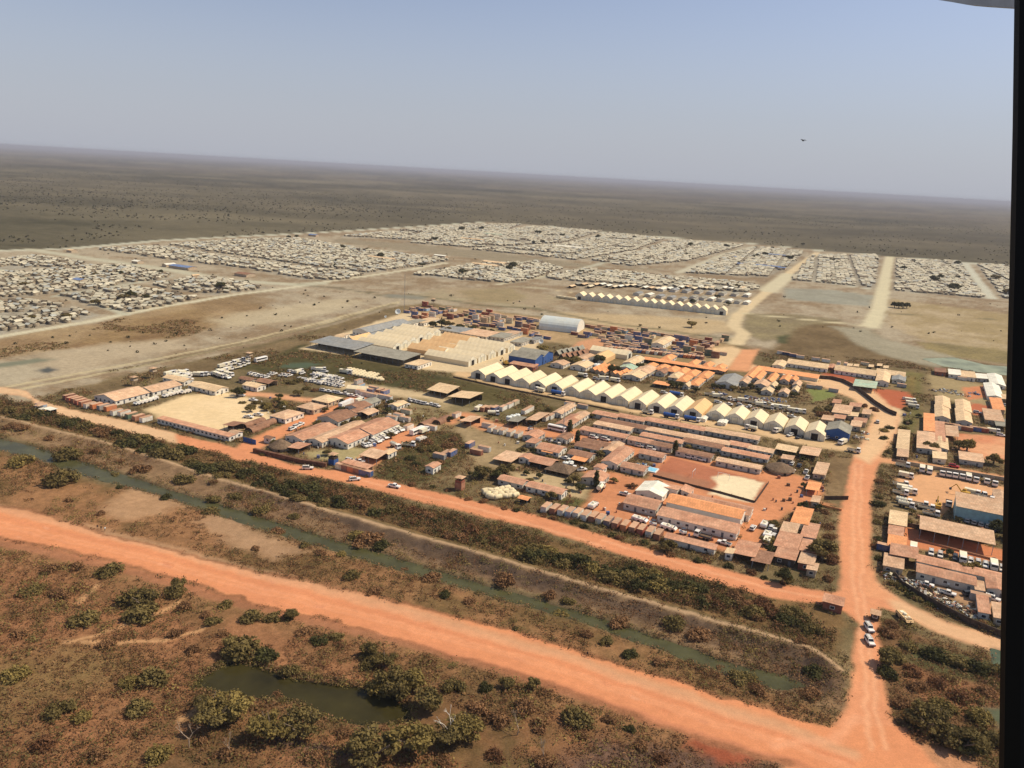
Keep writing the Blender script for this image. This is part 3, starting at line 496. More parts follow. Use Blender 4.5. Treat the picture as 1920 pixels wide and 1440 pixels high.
def house(L, N, R, look, roof='rust', wall='white', h=2.7, kind='gable', along=None, rise=None, cat='building', name='prefab_building', group=None, label=None, g=GRID, win=1, doors=1, ac=0, ov=.4, openf=False, minA=2.4, minB=2.4, z=0.0, depth=None):
    c, a, b = foot(L, N, R, g, minA, minB)
    if depth: c = c-axes(g)[1]*(b-depth)/2; b = depth
    along = along or ('x' if a >= b else 'y'); short = min(a, b) if kind != 'gable' else (b if along == 'x' else a)
    rise = rise if rise is not None else {'gable': .13*short, 'mono': .10*short, 'monoback': .10*short, 'flat': 0, 'hip': .3*short, 'arch': .45*short}[kind]
    t = thing(name, (c[0], c[1], z), g, look, cat, group, label); W = WALL[wall] if isinstance(wall, str) else wall
    hx, hy = a/2, b/2
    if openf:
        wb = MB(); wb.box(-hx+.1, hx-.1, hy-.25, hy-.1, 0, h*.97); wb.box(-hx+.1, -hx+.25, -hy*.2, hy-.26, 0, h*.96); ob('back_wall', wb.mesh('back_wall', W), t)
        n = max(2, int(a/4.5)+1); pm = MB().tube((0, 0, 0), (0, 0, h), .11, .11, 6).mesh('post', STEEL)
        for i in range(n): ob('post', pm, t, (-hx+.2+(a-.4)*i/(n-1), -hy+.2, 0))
    else:
        wb = MB()
        if kind in ('gable', 'mono', 'monoback'):
            if along == 'x':
                pr = {'gable': [(-hy, 0), (hy, 0), (hy, h), (0, h+rise*.97), (-hy, h)], 'mono': [(-hy, 0), (hy, 0), (hy, h+rise*.93), (-hy, h-.01)], 'monoback': [(-hy, 0), (hy, 0), (hy, h-.01), (-hy, h+rise*.93)]}[kind]; wb.along(pr, -hx, hx)
            else:
                pr = {'gable': [(-hx, 0), (hx, 0), (hx, h), (0, h+rise*.97), (-hx, h)], 'mono': [(-hx, 0), (hx, 0), (hx, h+rise*.93), (-hx, h-.01)], 'monoback': [(-hx, 0), (hx, 0), (hx, h-.01), (-hx, h+rise*.93)]}[kind]; wb.side(pr, -hy, hy)
        elif kind == 'arch':
            n = 14; hw = hx if along == 'y' else hy; pr = [(-hw*.97*math.cos(math.pi*i/n), h+rise*.97*math.sin(math.pi*i/n)**.8-.06) for i in range(n+1)]
            if h > .2: pr = [(-hw*.97, 0)]+pr+[(hw*.97, 0)]
            if along == 'y': wb.side(pr, -hy+.15, hy-.15)
            else: wb.along(pr, -hx+.15, hx-.15)
        else: wb.box(-hx, hx, -hy, hy, 0, h-.005)
        ob('wall', wb.mesh('wall', W), t)
        if win:
            n = max(1, int(round(a/(3.4/win))))
            for i in range(n):
                x = -hx+a*(i+.5)/n
                if doors and i % 3 == 1 and n > 1: ob('door', doorM, t, (x, -hy-.004, .05))
                else:
                    f = ob('window', winM, t, (x, -hy-.05, 1.1)); 
                    if N[1] > 780: ob('frame', sashM, f)
                if ac and i % 3 == 2: ob('air_conditioner', acM, t, (x+1.1, -hy, .9))
            m_ = max(1, int(round(b/(3.6/win))))
            if kind != 'arch':
                for i in range(m_):
                    y = -hy+b*(i+.5)/m_
                    if i % 3 == 1 and doors: ob('door', doorM, t, (hx+.004, y, .05), math.pi/2)
                    else:
                        f = ob('window', winM, t, (hx+.05, y, 1.1), math.pi/2)
                        if N[1] > 780: ob('frame', sashM, f)
    if kind == 'arch' and along == 'y' and h < .3: pass
    rm = roof_mesh(a, b, h, kind, along, rise, ov if kind != 'arch' else .0, .07, ROOF[roof]); ro = ob('roof', rm, t)
    HOUSES.append((c, a, b, g)); return t, a, b
# ------------------------------------------------------------------ shipping containers
CONT = {n: M_('container_'+n, c, dust=alb(196, 150, 114), dusts=.6, var=.12, obj_var=.12, scale=.8) for n, c in dict(blue=(58, 94, 138), navy=(58, 72, 96), red=(176, 66, 48), maroon=(124, 58, 50), orange=(230, 122, 66), rust=(168, 96, 68), white=(246, 228, 202), cream=(236, 214, 170), grey=(172, 164, 154), green=(100, 116, 90), teal=(110, 150, 160), skyblue=(156, 180, 192), brown=(136, 84, 64), tan=(220, 178, 130)).items()}
CTOP = M_('container_roof_dust', (212, 158, 116), dust=alb(190, 140, 110), dusts=.6, obj_var=.15, scale=.7); BAR = M_('lock_bars', (130, 122, 116))
CMESH = {}
def cont_mesh(col_, ln):
    if (col_, ln) in CMESH: return CMESH[(col_, ln)]
    h = ln/2; b = MB(); n = int(ln/.55)         # ribbed long sides
    pr = [(-h, -1.20)]
    for i in range(n):
        x = -h+.15+(ln-.3)*i/n; d = (ln-.3)/n; pr += [(x, -1.20), (x+d*.3, -1.15), (x+d*.5, -1.15), (x+d*.8, -1.20)]
    pr += [(h, -1.20)]; pr = pr+[(x, -y) for x, y in pr[::-1]]
    b.prism(pr, .12, 2.50, 0); body = b.mesh('body', CONT[col_])
    rf = MB().box(-h+.02, h-.02, -1.19, 1.19, 2.50, 2.585, 0).mesh('roof', CTOP)
    dr = MB(); dr.box(h, h+.05, -1.16, -.01, .2, 2.42); dr.box(h, h+.05, .01, 1.16, .2, 2.42)
    for y in (-.85, -.35, .35, .85): dr.tube((h+.08, y, .2), (h+.08, y, 2.45), .03, .03, 5, 1)
    dm = dr.mesh('door', [CONT[col_], BAR])
    CMESH[(col_, ln)] = (body, rf, dm); return CMESH[(col_, ln)]
def container(px, py, col_, along='A', ln=6.06, lvl=0, look=None, g=GRID, group=None, label=None, dz=0):
    p = G(px, py); m = cont_mesh(col_, ln); z = lvl*2.6
    nm = {'navy': 'dark blue', 'maroon': 'dark red', 'skyblue': 'pale blue', 'rust': 'rusty brown'}.get(col_, col_)
    t = thing('shipping_container', (p[0], p[1], z+.02), g+(0 if along == 'A' else math.pi/2), look or (nm+(' long' if ln > 7 else '')+(' upper' if lvl else '')+' shipping container'), 'container', group, label)
    ob('body', m[0], t); ob('roof', m[1], t); ob('door', m[2], t); return t
# ------------------------------------------------------------------ storage tents
CANVAS = M_('tent_canvas', (246, 211, 162), dust=alb(242, 206, 160), dusts=.35, var=.05, obj_var=.05, scale=.25, rough=.7); CANVAS2 = M_('tent_end', (244, 222, 188), dust=alb(214, 184, 150), dusts=.4, var=.08, scale=.4)
CANVAS3 = M_('tent_canvas_dusty', (240, 184, 124), dust=alb(232, 168, 110), dusts=.4, var=.06, scale=.25)
TM = {}
def tent_mesh(wd, ln, eave, ridge, cm, key):
    if key in TM: return TM[key]
    w2 = wd/2; l2 = ln/2; b = MB(); n = max(4, int(ln/3.5))
    pr = [(-w2, 0), (-w2*.99, eave), (-w2*.5, eave+(ridge-eave)*.54), (0, ridge), (w2*.5, eave+(ridge-eave)*.54), (w2*.99, eave), (w2, 0)]; vs = []; fs = []
    for k in range(n+1):
        for s_ in ((0,) if k in (0, n) else (0,)):
            y = -l2+ln*k/n; sag = 0
            vs += [(x, y, z) for x, z in pr]
        if k < n:
            y = -l2+ln*(k+.5)/n; vs += [(x*.992, y, z*.982) for x, z in pr]
    m = len(pr); rows = 2*n+1
    for r in range(rows-1): fs += [(r*m+i, (r+1)*m+i, (r+1)*m+i+1, r*m+i+1) for i in range(m-1)]
    b.add(vs, fs); canopy = b.mesh('canopy', cm)
    dw = 1.7; dh = min(3.6, ridge-1.2); end = []
    for y in (-l2-.03, l2+.03): end.append(MB().add([(x*.995, y, z*.995) for x, z in pr], [tuple(range(m)) if y > 0 else tuple(range(m-1, -1, -1))]).mesh('end_wall', CANVAS2))
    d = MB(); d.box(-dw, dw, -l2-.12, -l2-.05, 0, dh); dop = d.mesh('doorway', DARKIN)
    d = MB(); d.box(-dw, -.03, -l2-.14, -l2-.06, 0, dh); d.box(.03, dw, -l2-.14, -l2-.06, 0, dh); dcl = d.mesh('door', WALL['cream'])
    f = MB()
    for x in (-dw-.12, dw): f.box(x, x+.12, -l2-.2, -l2-.06, 0, dh+.12)
    f.box(-dw, dw, -l2-.2, -l2-.06, dh+.003, dh+.12); fr = f.mesh('door_frame', STEEL)
    r = MB()
    for x in (-w2*.52, w2*.52): r.tube((x, -l2-.1, 0), (x, -l2-.1, eave+(ridge-eave)*.6), .07, .07, 5)
    po = r.mesh('end_post', STEEL); TM[key] = (canopy, end, dop, dcl, fr, po); return TM[key]
def tent(px, py, look, open_=True, wd=10, ln=26, eave=3.2, ridge=6.1, dusty=False, g=GRID, group=None, label=None, face=0, name='storage_tent', detail=True):
    uA, uB = axes(g+face); p = G(px, py)+uB*ln/2; m = tent_mesh(wd, ln, eave, ridge, CANVAS3 if dusty else CANVAS, (wd, ln, ridge, dusty))
    t = thing(name, (p[0], p[1], 0), g+face, look, 'tent', group, label); ob('canopy', m[0], t); ob('end_wall', m[1][0], t); ob('end_wall', m[1][1], t); ob('doorway', m[2] if open_ else m[3], t) if detail else None
    if detail: ob('door_frame', m[4], t); ob('end_post', m[5], t)
    return t
# ------------------------------------------------------------------ vehicles (x forward)
PAINT = M_('white_vehicle_paint', (255, 238, 212), rough=.5, spec=.3, dust=alb(228, 184, 142), dusts=.55, var=.05, obj_var=.06, scale=.9)
SANDP = M_('sand_vehicle_paint', (250, 226, 186), rough=.6, dust=alb(226, 180, 130), dusts=.4, var=.06, obj_var=.06, scale=.9); BLUEP = M_('blue_tank_paint', (58, 92, 150), rough=.4, spec=.4, var=.1); REDP = M_('red_car_paint', (196, 44, 44), rough=.35, spec=.5); GREYP = M_('dark_vehicle_paint', (70, 70, 72), rough=.45, spec=.4)
YELP = M_('yellow_machine_paint', (206, 150, 60), rough=.6, var=.15)
CARG = M_('car_glass', (34, 38, 44), rough=.12, spec=.6)
def wheel_mesh(r, w_): return MB().add(*(lambda n: ([(r*math.cos(2*math.pi*i/n), y, r+r*math.sin(2*math.pi*i/n)) for y in (-w_/2, w_/2) for i in range(n)], [tuple(range(n)), tuple(range(2*n-1, n-1, -1))]+[(i, n+i, n+(i+1) % n, (i+1) % n) for i in range(n)]))(12)).mesh('wheel', TYRE)
W4 = wheel_mesh(.40, .27); W6 = wheel_mesh(.52, .36); W7 = wheel_mesh(.58, .4)
def cabin(b, x0, x1, y, z0, z1, tf, tr, ty, mi=0):
    return b.add([(x0, -y, z0), (x1, -y, z0), (x1, y, z0), (x0, y, z0), (x0+tr, -y+ty, z1), (x1-tf, -y+ty, z1), (x1-tf, y-ty, z1), (x0+tr, y-ty, z1)], [(0, 3, 2, 1), (4, 5, 6, 7), (0, 1, 5, 4), (1, 2, 6, 5), (2, 3, 7, 6), (3, 0, 4, 7)], mi)
def glassband(x0, x1, y, z0, z1, tf, tr, ty, e=.025):
    """four panes on a cabin: (windscreen), (rear), (two sides)"""
    def at(u, s): return x0+tr*u-e*(1-0) if s < 0 else x1-tf*u+e
    lo, hi = .14, .88; H_ = z1-z0; r = []
    for s in (1, -1):
        X = lambda u: (x1-tf*u+e) if s > 0 else (x0+tr*u-e); Y = lambda u: (y-ty*u)*.88
        v = [(X(lo), -Y(lo), z0+H_*lo), (X(lo), Y(lo), z0+H_*lo), (X(hi), Y(hi), z0+H_*hi), (X(hi), -Y(hi), z0+H_*hi)]; v2 = [(a-s*.05, q, c) for a, q, c in v]
        r.append(MB().add(v+v2, [(0, 1, 2, 3), (7, 6, 5, 4), (0, 4, 5, 1), (1, 5, 6, 2), (2, 6, 7, 3), (3, 7, 4, 0)] if s > 0 else [(3, 2, 1, 0), (4, 5, 6, 7), (1, 5, 4, 0), (2, 6, 5, 1), (3, 7, 6, 2), (0, 4, 7, 3)]))
    for s in (1, -1):
        Y = lambda u: s*(y-ty*u+e); a0 = x0+tr*lo+.18; a1 = x1-tf*lo-.18; b0 = x0+tr*hi+.15; b1 = x1-tf*hi-.12
        v = [(a0, Y(lo), z0+H_*lo), (a1, Y(lo), z0+H_*lo), (b1, Y(hi), z0+H_*hi), (b0, Y(hi), z0+H_*hi)]; v2 = [(a, q-s*.05, c) for a, q, c in v]
        r.append(MB().add(v+v2, [(0, 1, 2, 3), (7, 6, 5, 4), (0, 4, 5, 1), (1, 5, 6, 2), (2, 6, 7, 3), (3, 7, 4, 0)] if s < 0 else [(3, 2, 1, 0), (4, 5, 6, 7), (1, 5, 4, 0), (2, 6, 5, 1), (3, 7, 6, 2), (0, 4, 7, 3)]))
    return r
VEH = {}
def vdef(kind, parts, wheels, wm): VEH[kind] = dict(parts=parts, wheels=wheels, wm=wm)
def bevbox(b, x0, x1, y, z0, z1, c=.12, mi=0):      # body with softened upper edges
    pr = [(-y+c*.5, z0), (y-c*.5, z0), (y, z0+c), (y, z1-c), (y-c, z1), (-y+c, z1), (-y, z1-c), (-y, z0+c)]; return b.along(pr, x0, x1, mi)
def make_vehicles():
    def gl(args, pm=CARG):
        a = glassband(*args); return [('windscreen', a[0].mesh('windscreen', pm)), ('rear_window', a[1].mesh('rear_window', pm)), ('side_window', a[2].mesh('side_window', pm)), ('side_window', a[3].mesh('side_window', pm))]
    q4 = lambda x0, x1, y: [(x0, -y), (x0, y), (x1, -y), (x1, y)]
    def suv(paint):
        b = MB(); bevbox(b, -2.4, 2.4, .93, .42, 1.12); c = (-2.3, 1.05, .88, 1.10, 1.86, .55, .18, .14); cabin(b, *c); rk = MB(); 
        for y in (-.55, .55): rk.box(-1.9, .3, y-.03, y+.03, 1.865, 1.93)
        for x in (-1.6, -.8, 0): rk.box(x-.03, x+.03, -.52, .52, 1.932, 1.96)
        bp = MB().box(2.4, 2.52, -.85, .85, .45, .72).box(-2.52, -2.4, -.85, .85, .45, .72).mesh('bumper', GREYP)
        return [('body', b.mesh('body', paint)), ('roof_rack', rk.mesh('roof_rack', GREYP)), ('bumper', bp)]+gl(c)
    vdef('suv', suv(PAINT), q4(-1.5, 1.5, .82), W4); vdef('redcar', suv(REDP), q4(-1.5, 1.5, .82), W4); vdef('darksuv', suv(GREYP), q4(-1.5, 1.5, .82), W4)
    b = MB(); bevbox(b, .1, 2.6, .93, .45, 1.12); b.box(-2.6, .097, -.9, .9, .5, .8); b.box(-2.6, .097, -.93, -.84, .803, 1.15); b.box(-2.6, .097, .84, .93, .803, 1.15); b.box(-2.6, -2.5, -.838, .838, .803, 1.13); c = (-.6, 1.25, .87, 1.10, 1.82, .5, .12, .13); b2 = MB(); cabin(b2, *c)
    b.box(-.6, .1, -.92, .92, .503, 1.14)
    vdef('pickup', [('body', b.mesh('body', PAINT)), ('cab', b2.mesh('cab', PAINT)), ('bed_liner', MB().box(-2.49, -.62, -.83, .83, .81, .83).mesh('bed_liner', GREYP))]+gl(c), q4(-1.6, 1.65, .82), W4)
    def truck(kind, extra, paint=PAINT, ln=6.6, axle=3):
        b = MB(); x1 = ln/2; cab = MB(); bevbox(cab, x1-2.0, x1, 1.2, .75, 1.75, .1); c = (x1-1.98, x1-.02, 1.18, 1.72, 2.85, .22, .05, .06); cabin(cab, *c); ch = MB().box(-x1, x1-2.02, -.45, .45, .65, .95).mesh('chassis', GREYP)
        ws = [(x1-1.1, -1.0), (x1-1.1, 1.0)]+[(-x1+1.2+1.35*k, s) for k in range(axle-1) for s in (-1., 1.)]
        vdef(kind, [('cab', cab.mesh('cab', paint)), ('chassis', ch), ('bumper', MB().box(x1, x1+.15, -1.15, 1.15, .5, .8).mesh('bumper', GREYP))]+gl(c)+extra(x1), ws, W6)
    truck('truck', lambda x1: [('cargo_box', MB().box(-x1, x1-2.15, -1.22, 1.22, 1.0, 2.75, bev=.06).mesh('cargo_box', SANDP))])
    def bed(x1, m):
        b = MB().box(-x1, x1-2.15, -1.2, 1.2, .98, 1.15); b.box(-x1, x1-2.15, -1.22, -1.14, 1.153, 1.75); b.box(-x1, x1-2.15, 1.14, 1.22, 1.153, 1.75); b.box(-x1, -x1+.08, -1.138, 1.138, 1.153, 1.75); b.box(x1-2.23, x1-2.15, -1.138, 1.138, 1.153, 2.0); return [('cargo_bed', b.mesh('cargo_bed', m)), ('load', MB().box(-x1+.1, x1-2.25, -1.12, 1.12, 1.155, 1.45, bev=.2).mesh('load', WOOD))]
    truck('flatbed', lambda x1: bed(x1, SANDP)); truck('dumptruck', lambda x1: bed(x1, GREYP), PAINT)
    def tank(x1, m):
        b = MB(); n = 14; x0 = -x1; xe = x1-2.2
        pr = [(1.15*math.cos(2*math.pi*i/n), 2.05+.98*math.sin(2*math.pi*i/n)) for i in range(n)]; b.along(pr, x0+.15, xe-.15); pr2 = [(y*.75, 2.05+(z-2.05)*.75) for y, z in pr]; b.along(pr2, x0, x0+.148); b.along(pr2, xe-.148, xe); hh = [('hatch', MB().lathe([(.3, 2.98), (.3, 3.15), (.1, 3.18)], 8, 0, x, 0).mesh('hatch', STEEL)) for x in (x0+1.2, (x0+xe)/2, xe-1.2)]
        return [('tank', b.mesh('tank', m))]+hh
    truck('tanker', lambda x1: tank(x1, SANDP)); truck('bluetanker', lambda x1: tank(x1, BLUEP), PAINT, 9.0, 3)
    b = MB(); pr = [(-3.2, .9), (-3.0, .55), (2.6, .55), (3.3, 1.05), (2.4, 1.75), (-2.9, 2.0), (-3.25, 1.5)]; b.side(pr, -1.25, 1.25); t = MB(); t.lathe([(.62, 1.9), (.6, 2.3), (.42, 2.45)], 10, 0, -.2, 0)
    hc = [('hatch', MB().box(*q_, bev=.08).mesh('hatch', SANDP)) for q_ in ((1.0, 1.7, -.9, -.2, 1.83, 1.98), (1.0, 1.7, .2, .9, 1.83, 1.98), (-2.4, -1.2, -.6, .6, 1.92, 2.05))]
    vs = MB().box(2.0, 2.46, -.95, .95, 1.765, 1.86)
    for kk, hm_ in (('apc', PAINT), ('apcsand', M_('ochre_vehicle_paint', (236, 184, 124), rough=.6, dust=alb(220, 160, 106), dusts=.4))): vdef(kk, [('hull', b.mesh('hull', hm_)), ('turret', t.mesh('turret', SANDP))]+hc+[ ('vision_slit', MB().box(2.05, 2.5, -.9, .9, 1.70, 1.83).mesh('vision_slit', CARG)), ('gun', MB().tube((.2, 0, 2.2), (1.6, 0, 2.3), .05, .04, 6).mesh('gun', GREYP))], [(x, y) for x in (-2.2, 0, 2.1) for y in (-1.1, 1.1)], W7)
    b = MB(); bevbox(b, -5, 5, 1.25, .55, 3.05, .22); bw = MB()
    for s in (-1, 1): bw.box(-4.6, 4.2, *sorted((s*1.24, s*1.275)), 1.65, 2.55)
    vdef('bus', [('body', b.mesh('body', PAINT)), ('side_window', bw.mesh('side_window', CARG)), ('windscreen', MB().box(4.99, 5.04, -1.05, 1.05, 1.5, 2.7).mesh('windscreen', CARG))], q4(-3.2, 3.2, 1.1), W6)
    b = MB(); bevbox(b, -1.6, 1.2, .75, .5, 1.3); b.box(-1.7, -.8, -.7, .7, 1.303, 1.6); cb = MB(); 
    for x in (-.7, .6):
        for y in (-.65, .65): cb.box(x-.05, x+.05, y-.05, y+.05, 1.302, 2.4)
    cb.box(-.8, .7, -.75, .75, 2.403, 2.5); mst = MB()
    for y in (-.4, .4): mst.box(1.25, 1.4, y-.07, y+.07, .15, 3.2)
    mst.box(1.42, 2.5, -.45, -.3, .15, .22).box(1.42, 2.5, .3, .45, .15, .22)
    vdef('forklift', [('body', b.mesh('body', PAINT)), ('cab', cb.mesh('cab', GREYP)), ('mast', mst.mesh('mast', GREYP))], q4(-1.0, .8, .7), W4)
    b = MB(); bevbox(b, -1.9, 1.5, 1.3, 1.0, 2.3); b.box(-.2, 1.2, -1.2, -.2, 2.303, 3.1); tr = MB(); 
    for y in (-1.1, 1.1): tr.box(-2.0, 2.0, y-.3, y+.3, 0, .95, bev=.2)
    arm = MB(); arm.tube((1.5, .4, 2.0), (4.0, .4, 4.6), .28, .22, 6); arm.tube((4.0, .4, 4.6), (6.0, .4, 2.2), .22, .16, 6); bk = MB().box(5.6, 6.5, -.2, 1.0, 1.3, 2.2, bev=.15)
    vdef('excavator', [('body', b.mesh('body', YELP)), ('track', tr.mesh('track', TYRE)), ('arm', arm.mesh('arm', YELP)), ('bucket', bk.mesh('bucket', GREYP))], [], W4)
    b = MB(); b.box(-6.1, 6.1, -1.22, 1.22, 1.15, 3.8, bev=.08); 
    vdef('trailer', [('body', b.mesh('body', PAINT)), ('chassis', MB().box(-6, 6, -.5, .5, .8, 1.13).mesh('chassis', GREYP))], [(-4.6, -1.), (-4.6, 1.), (-3.2, -1.), (-3.2, 1.)], W6)
    # one-mesh versions for vehicles a few pixels long
    for k, v in VEH.items():
        mb = MB(); ms = []
        for nm, me in v['parts']:
            for m in me.materials:
                if m not in ms: ms.append(m)
            mb.add([x.co[:] for x in me.vertices], [tuple(p.vertices) for p in me.polygons]); 
            for j, p in enumerate(me.polygons): mb.m[len(mb.m)-len(me.polygons)+j] = ms.index(me.materials[p.material_index])
        if TYRE not in ms: ms.append(TYRE)
        for x, y in v['wheels']: mb.add([(c.co.x+x, c.co.y+y, c.co.z) for c in v['wm'].vertices], [tuple(p.vertices) for p in v['wm'].polygons], ms.index(TYRE))
        v['lite'] = mb.mesh(k, ms)
make_vehicles()
VNAME = dict(suv='off_road_car', darksuv='off_road_car', redcar='parked_car', pickup='pickup_truck', truck='box_truck', flatbed='flatbed_truck', dumptruck='dump_truck', tanker='tanker_truck', bluetanker='tanker_truck', apc='armoured_vehicle', bus='bus', forklift='forklift', excavator='excavator', trailer='trailer')
VLOOK = dict(suv='white off-road car', darksuv='dark off-road car', redcar='red car', pickup='white pickup with open bed', truck='white box truck', flatbed='truck with sand-coloured load bed', dumptruck='white-cabbed tipper truck', tanker='tanker truck with cream tank', bluetanker='tanker truck with blue tank', apc='white six-wheeled armoured vehicle', bus='white bus', forklift='white forklift', excavator='yellow excavator', trailer='long white box trailer')
VNAME['apcsand'] = 'armoured_vehicle'; VLOOK['apcsand'] = 'sand-coloured armoured vehicle'
VCAT = dict(apcsand='armoured vehicle', suv='car', darksuv='car', redcar='car', pickup='pickup', apc='armoured vehicle', bus='bus', forklift='forklift', excavator='excavator', trailer='trailer')
def vehicle(kind, px, py, ang, look=None, label=None, group=None, lite=None, raw=False):
    """ang: heading in degrees counted from the A axis of the camp grid"""
    if not raw and 54 <= abs(ang) <= 80: ang = math.copysign(90+(abs(ang)-66)*.4, ang)
    p = G(px, py); v = VEH[kind]; rz = GRID+rad(ang); lite = (py < 745) if lite is None else lite
    args = (VNAME[kind], (p[0], p[1], float(max(ground_z(p[0], p[1]), 0))), rz, look or VLOOK[kind], VCAT.get(kind, 'truck'), group, label)
    if lite:
        o = ob(args[0], v['lite'], None, args[1], rz); return reg(o, args[3], args[4], group, label)
    t = thing(*args)
    for nm, me in v['parts']: ob(nm, me, t)
    for x, y in v['wheels']: ob('wheel', v['wm'], t, (x, y, 0))
    return t
# ------------------------------------------------------------------ foliage
def leafmat(n, c, **k): return mat(n, alb(*c), rough=.8, spec=.12, var=.32, scale=.55, transl=.25, obj_var=.16, **k)
LEAF = dict(g=leafmat('leaf_green', (132, 107, 60)), d=leafmat('leaf_dark', (92, 82, 44)), y=leafmat('leaf_olive', (152, 123, 66)), b=leafmat('leaf_dry', (152, 106, 68)), r=leafmat('leaf_rusty', (134, 88, 56)))
BARK = M_('bark', (128, 104, 82), var=.3, scale=2); TWIG = M_('dry_twigs', (176, 142, 112), var=.2, scale=2); PALE = M_('pale_bark', (226, 200, 172), var=.15, scale=2)
def leaves(lobes, n, size, seed, shell=.55, flat=.75):
    r = np.random.default_rng(seed); L_ = np.array(lobes, float); wts = L_[:, 3]**2; k = r.choice(len(L_), n, p=wts/wts.sum())
    d = r.normal(size=(n, 3)); d /= np.linalg.norm(d, axis=1)[:, None]; rr = (shell+(1-shell)*r.random(n)**.6)*(0.85+.3*r.random(n)); rr *= np.where(r.random(n) < .12, .5, 1)
    c = L_[k, :3]+d*(rr*L_[k, 3])[:, None]*np.array([1, 1, flat]); c[:, 2] = np.maximum(c[:, 2], .12)
    nrm = d+r.normal(size=(n, 3))*.7; nrm[:, 2] += .25; nrm /= np.linalg.norm(nrm, axis=1)[:, None]
    t = np.cross(nrm, r.normal(size=(n, 3))); t /= np.linalg.norm(t, axis=1)[:, None]; s = np.cross(nrm, t); a = size*(.55+.9*r.random(n))[:, None]; bb = a*(.45+.3*r.random(n))[:, None]
    co = np.stack([c+t*a, c+s*bb, c-t*a, c-s*bb], 1).reshape(-1, 3); return co, np.arange(4*n).reshape(n, 4)
def blob(rx, hz, n, seed, spread=.62):
    r = np.random.default_rng(seed); o = []
    for i in range(n):
        a = r.random()*6.283; d = rx*spread*math.sqrt(r.random()); q_ = rx*(.34+.3*r.random())*(1.1-.4*d/rx); o.append((d*math.cos(a), d*math.sin(a), max(q_*.5, hz*(.35+.5*r.random())*(1-.45*(d/rx)**2)), q_))
    return o
PLANT = {}
def stems(seed, n, hh, spread, r0=.06, m=BARK, name='stem'):
    r = np.random.default_rng(seed); b = MB()
    for i in range(n):
        a = r.random()*6.283; p1 = (spread*.4*math.cos(a), spread*.4*math.sin(a), hh*.5); p2 = (spread*math.cos(a+.3), spread*math.sin(a+.3), hh*(.8+.3*r.random())); b.tube((0, 0, -.3), p1, r0, r0*.7, 5); b.tube(p1, p2, r0*.7, r0*.25, 4)
    return b.mesh(name, m)
def make_plants():
    for k in LEAF:
        for i in range(4):
            n = 1100; co, qd = leaves([(x, y, z*.8, q_*.9) for x, y, z, q_ in blob(1.05, .8, 16+2*i, 11*i+ord(k[0]), .8)], n, .105, 5*i+ord(k[0]), .45, .8); PLANT['bush', k, i] = (mesh_np('bush', co, qd, LEAF[k]), None)
        for i in range(3):     # broad flat-topped tree, unit height
            lb = blob(.62, .2, 18, 70+i+ord(k[0]), .8); lb = [(x, y, .40+.40*((17*j+i) % 5)/5-.35*(x*x+y*y), q_*.74) for j, (x, y, z, q_) in enumerate(lb)]
            co, qd = leaves(lb, 2200, .045, 31*i+ord(k[0]), .4, .6); PLANT['acacia', k, i] = (mesh_np('crown', co, qd, LEAF[k]), stems(i+5, 6, .7, .4, .035, BARK, 'trunk'))
            lb = blob(.42, .5, 16, 170+i+ord(k[0]), .85); lb = [(x, y, .18+z*1.1, q_*.85) for x, y, z, q_ in lb]
            co, qd = leaves(lb, 1600, .048, 41*i+ord(k[0]), .4, .9); t = MB(); t.tube((0, 0, -.05), (0, 0, .4), .05, .035, 7); PLANT['round', k, i] = (mesh_np('crown', co, qd, LEAF[k]), t.mesh('trunk', BARK))
        lb = [(.03*math.sin(j*2.1), .03*math.cos(j*1.7), .12+.82*j/9, .17*(1-.06*abs(j-3))) for j in range(10)]; co, qd = leaves(lb, 700, .06, ord(k[0]), .4, 1.0); t = MB(); t.tube((0, 0, -.05), (0, 0, .3), .03, .02, 6); PLANT['column', k, 0] = (mesh_np('crown', co, qd, LEAF[k]), t.mesh('trunk', BARK))
make_plants()
KIND_LOOK = {'g': 'green', 'd': 'dark green', 'y': 'yellowish olive', 'b': 'dry brown', 'r': 'rusty brown'}
def bush(x, y, r, k, look=None, label=None, group=None, hs=1.0):
    i = random.randrange(4); o = ob('bush', PLANT['bush', k, i][0], None, (x, y, float(ground_z(x, y))-.1), random.random()*6.28, (r*random.uniform(.9, 1.15), r*random.uniform(.9, 1.15), r*hs*random.uniform(.8, 1.05)))
    sz = 'small' if r < 1.6 else ('large' if r > 3.1 else 'medium'); return reg(o, look or f'{sz} {KIND_LOOK[k]} bush', 'bush', group, label)
def tree(x, y, hgt_, k, form='round', look=None, label=None, group=None, wd=1.0):
    i = random.randrange(3) if form != 'column' else 0; cr, tr = PLANT[form, k, i]
    t = thing('tree', (x, y, float(ground_z(x, y))), random.random()*6.28, look or f'{KIND_LOOK[k]} '+{'round': 'round-crowned tree', 'acacia': 'flat-topped thorn tree', 'column': 'narrow upright tree'}[form], 'tree', group, label, (hgt_*wd, hgt_*wd, hgt_)); ob('crown', cr, t); ob('trunk', tr, t); return t
# ================================================================== THE CAMP
LM = []      # landmarks for labels: (phrase, px, py)
def lm(ph, x, y): LM.append((ph, x, y))
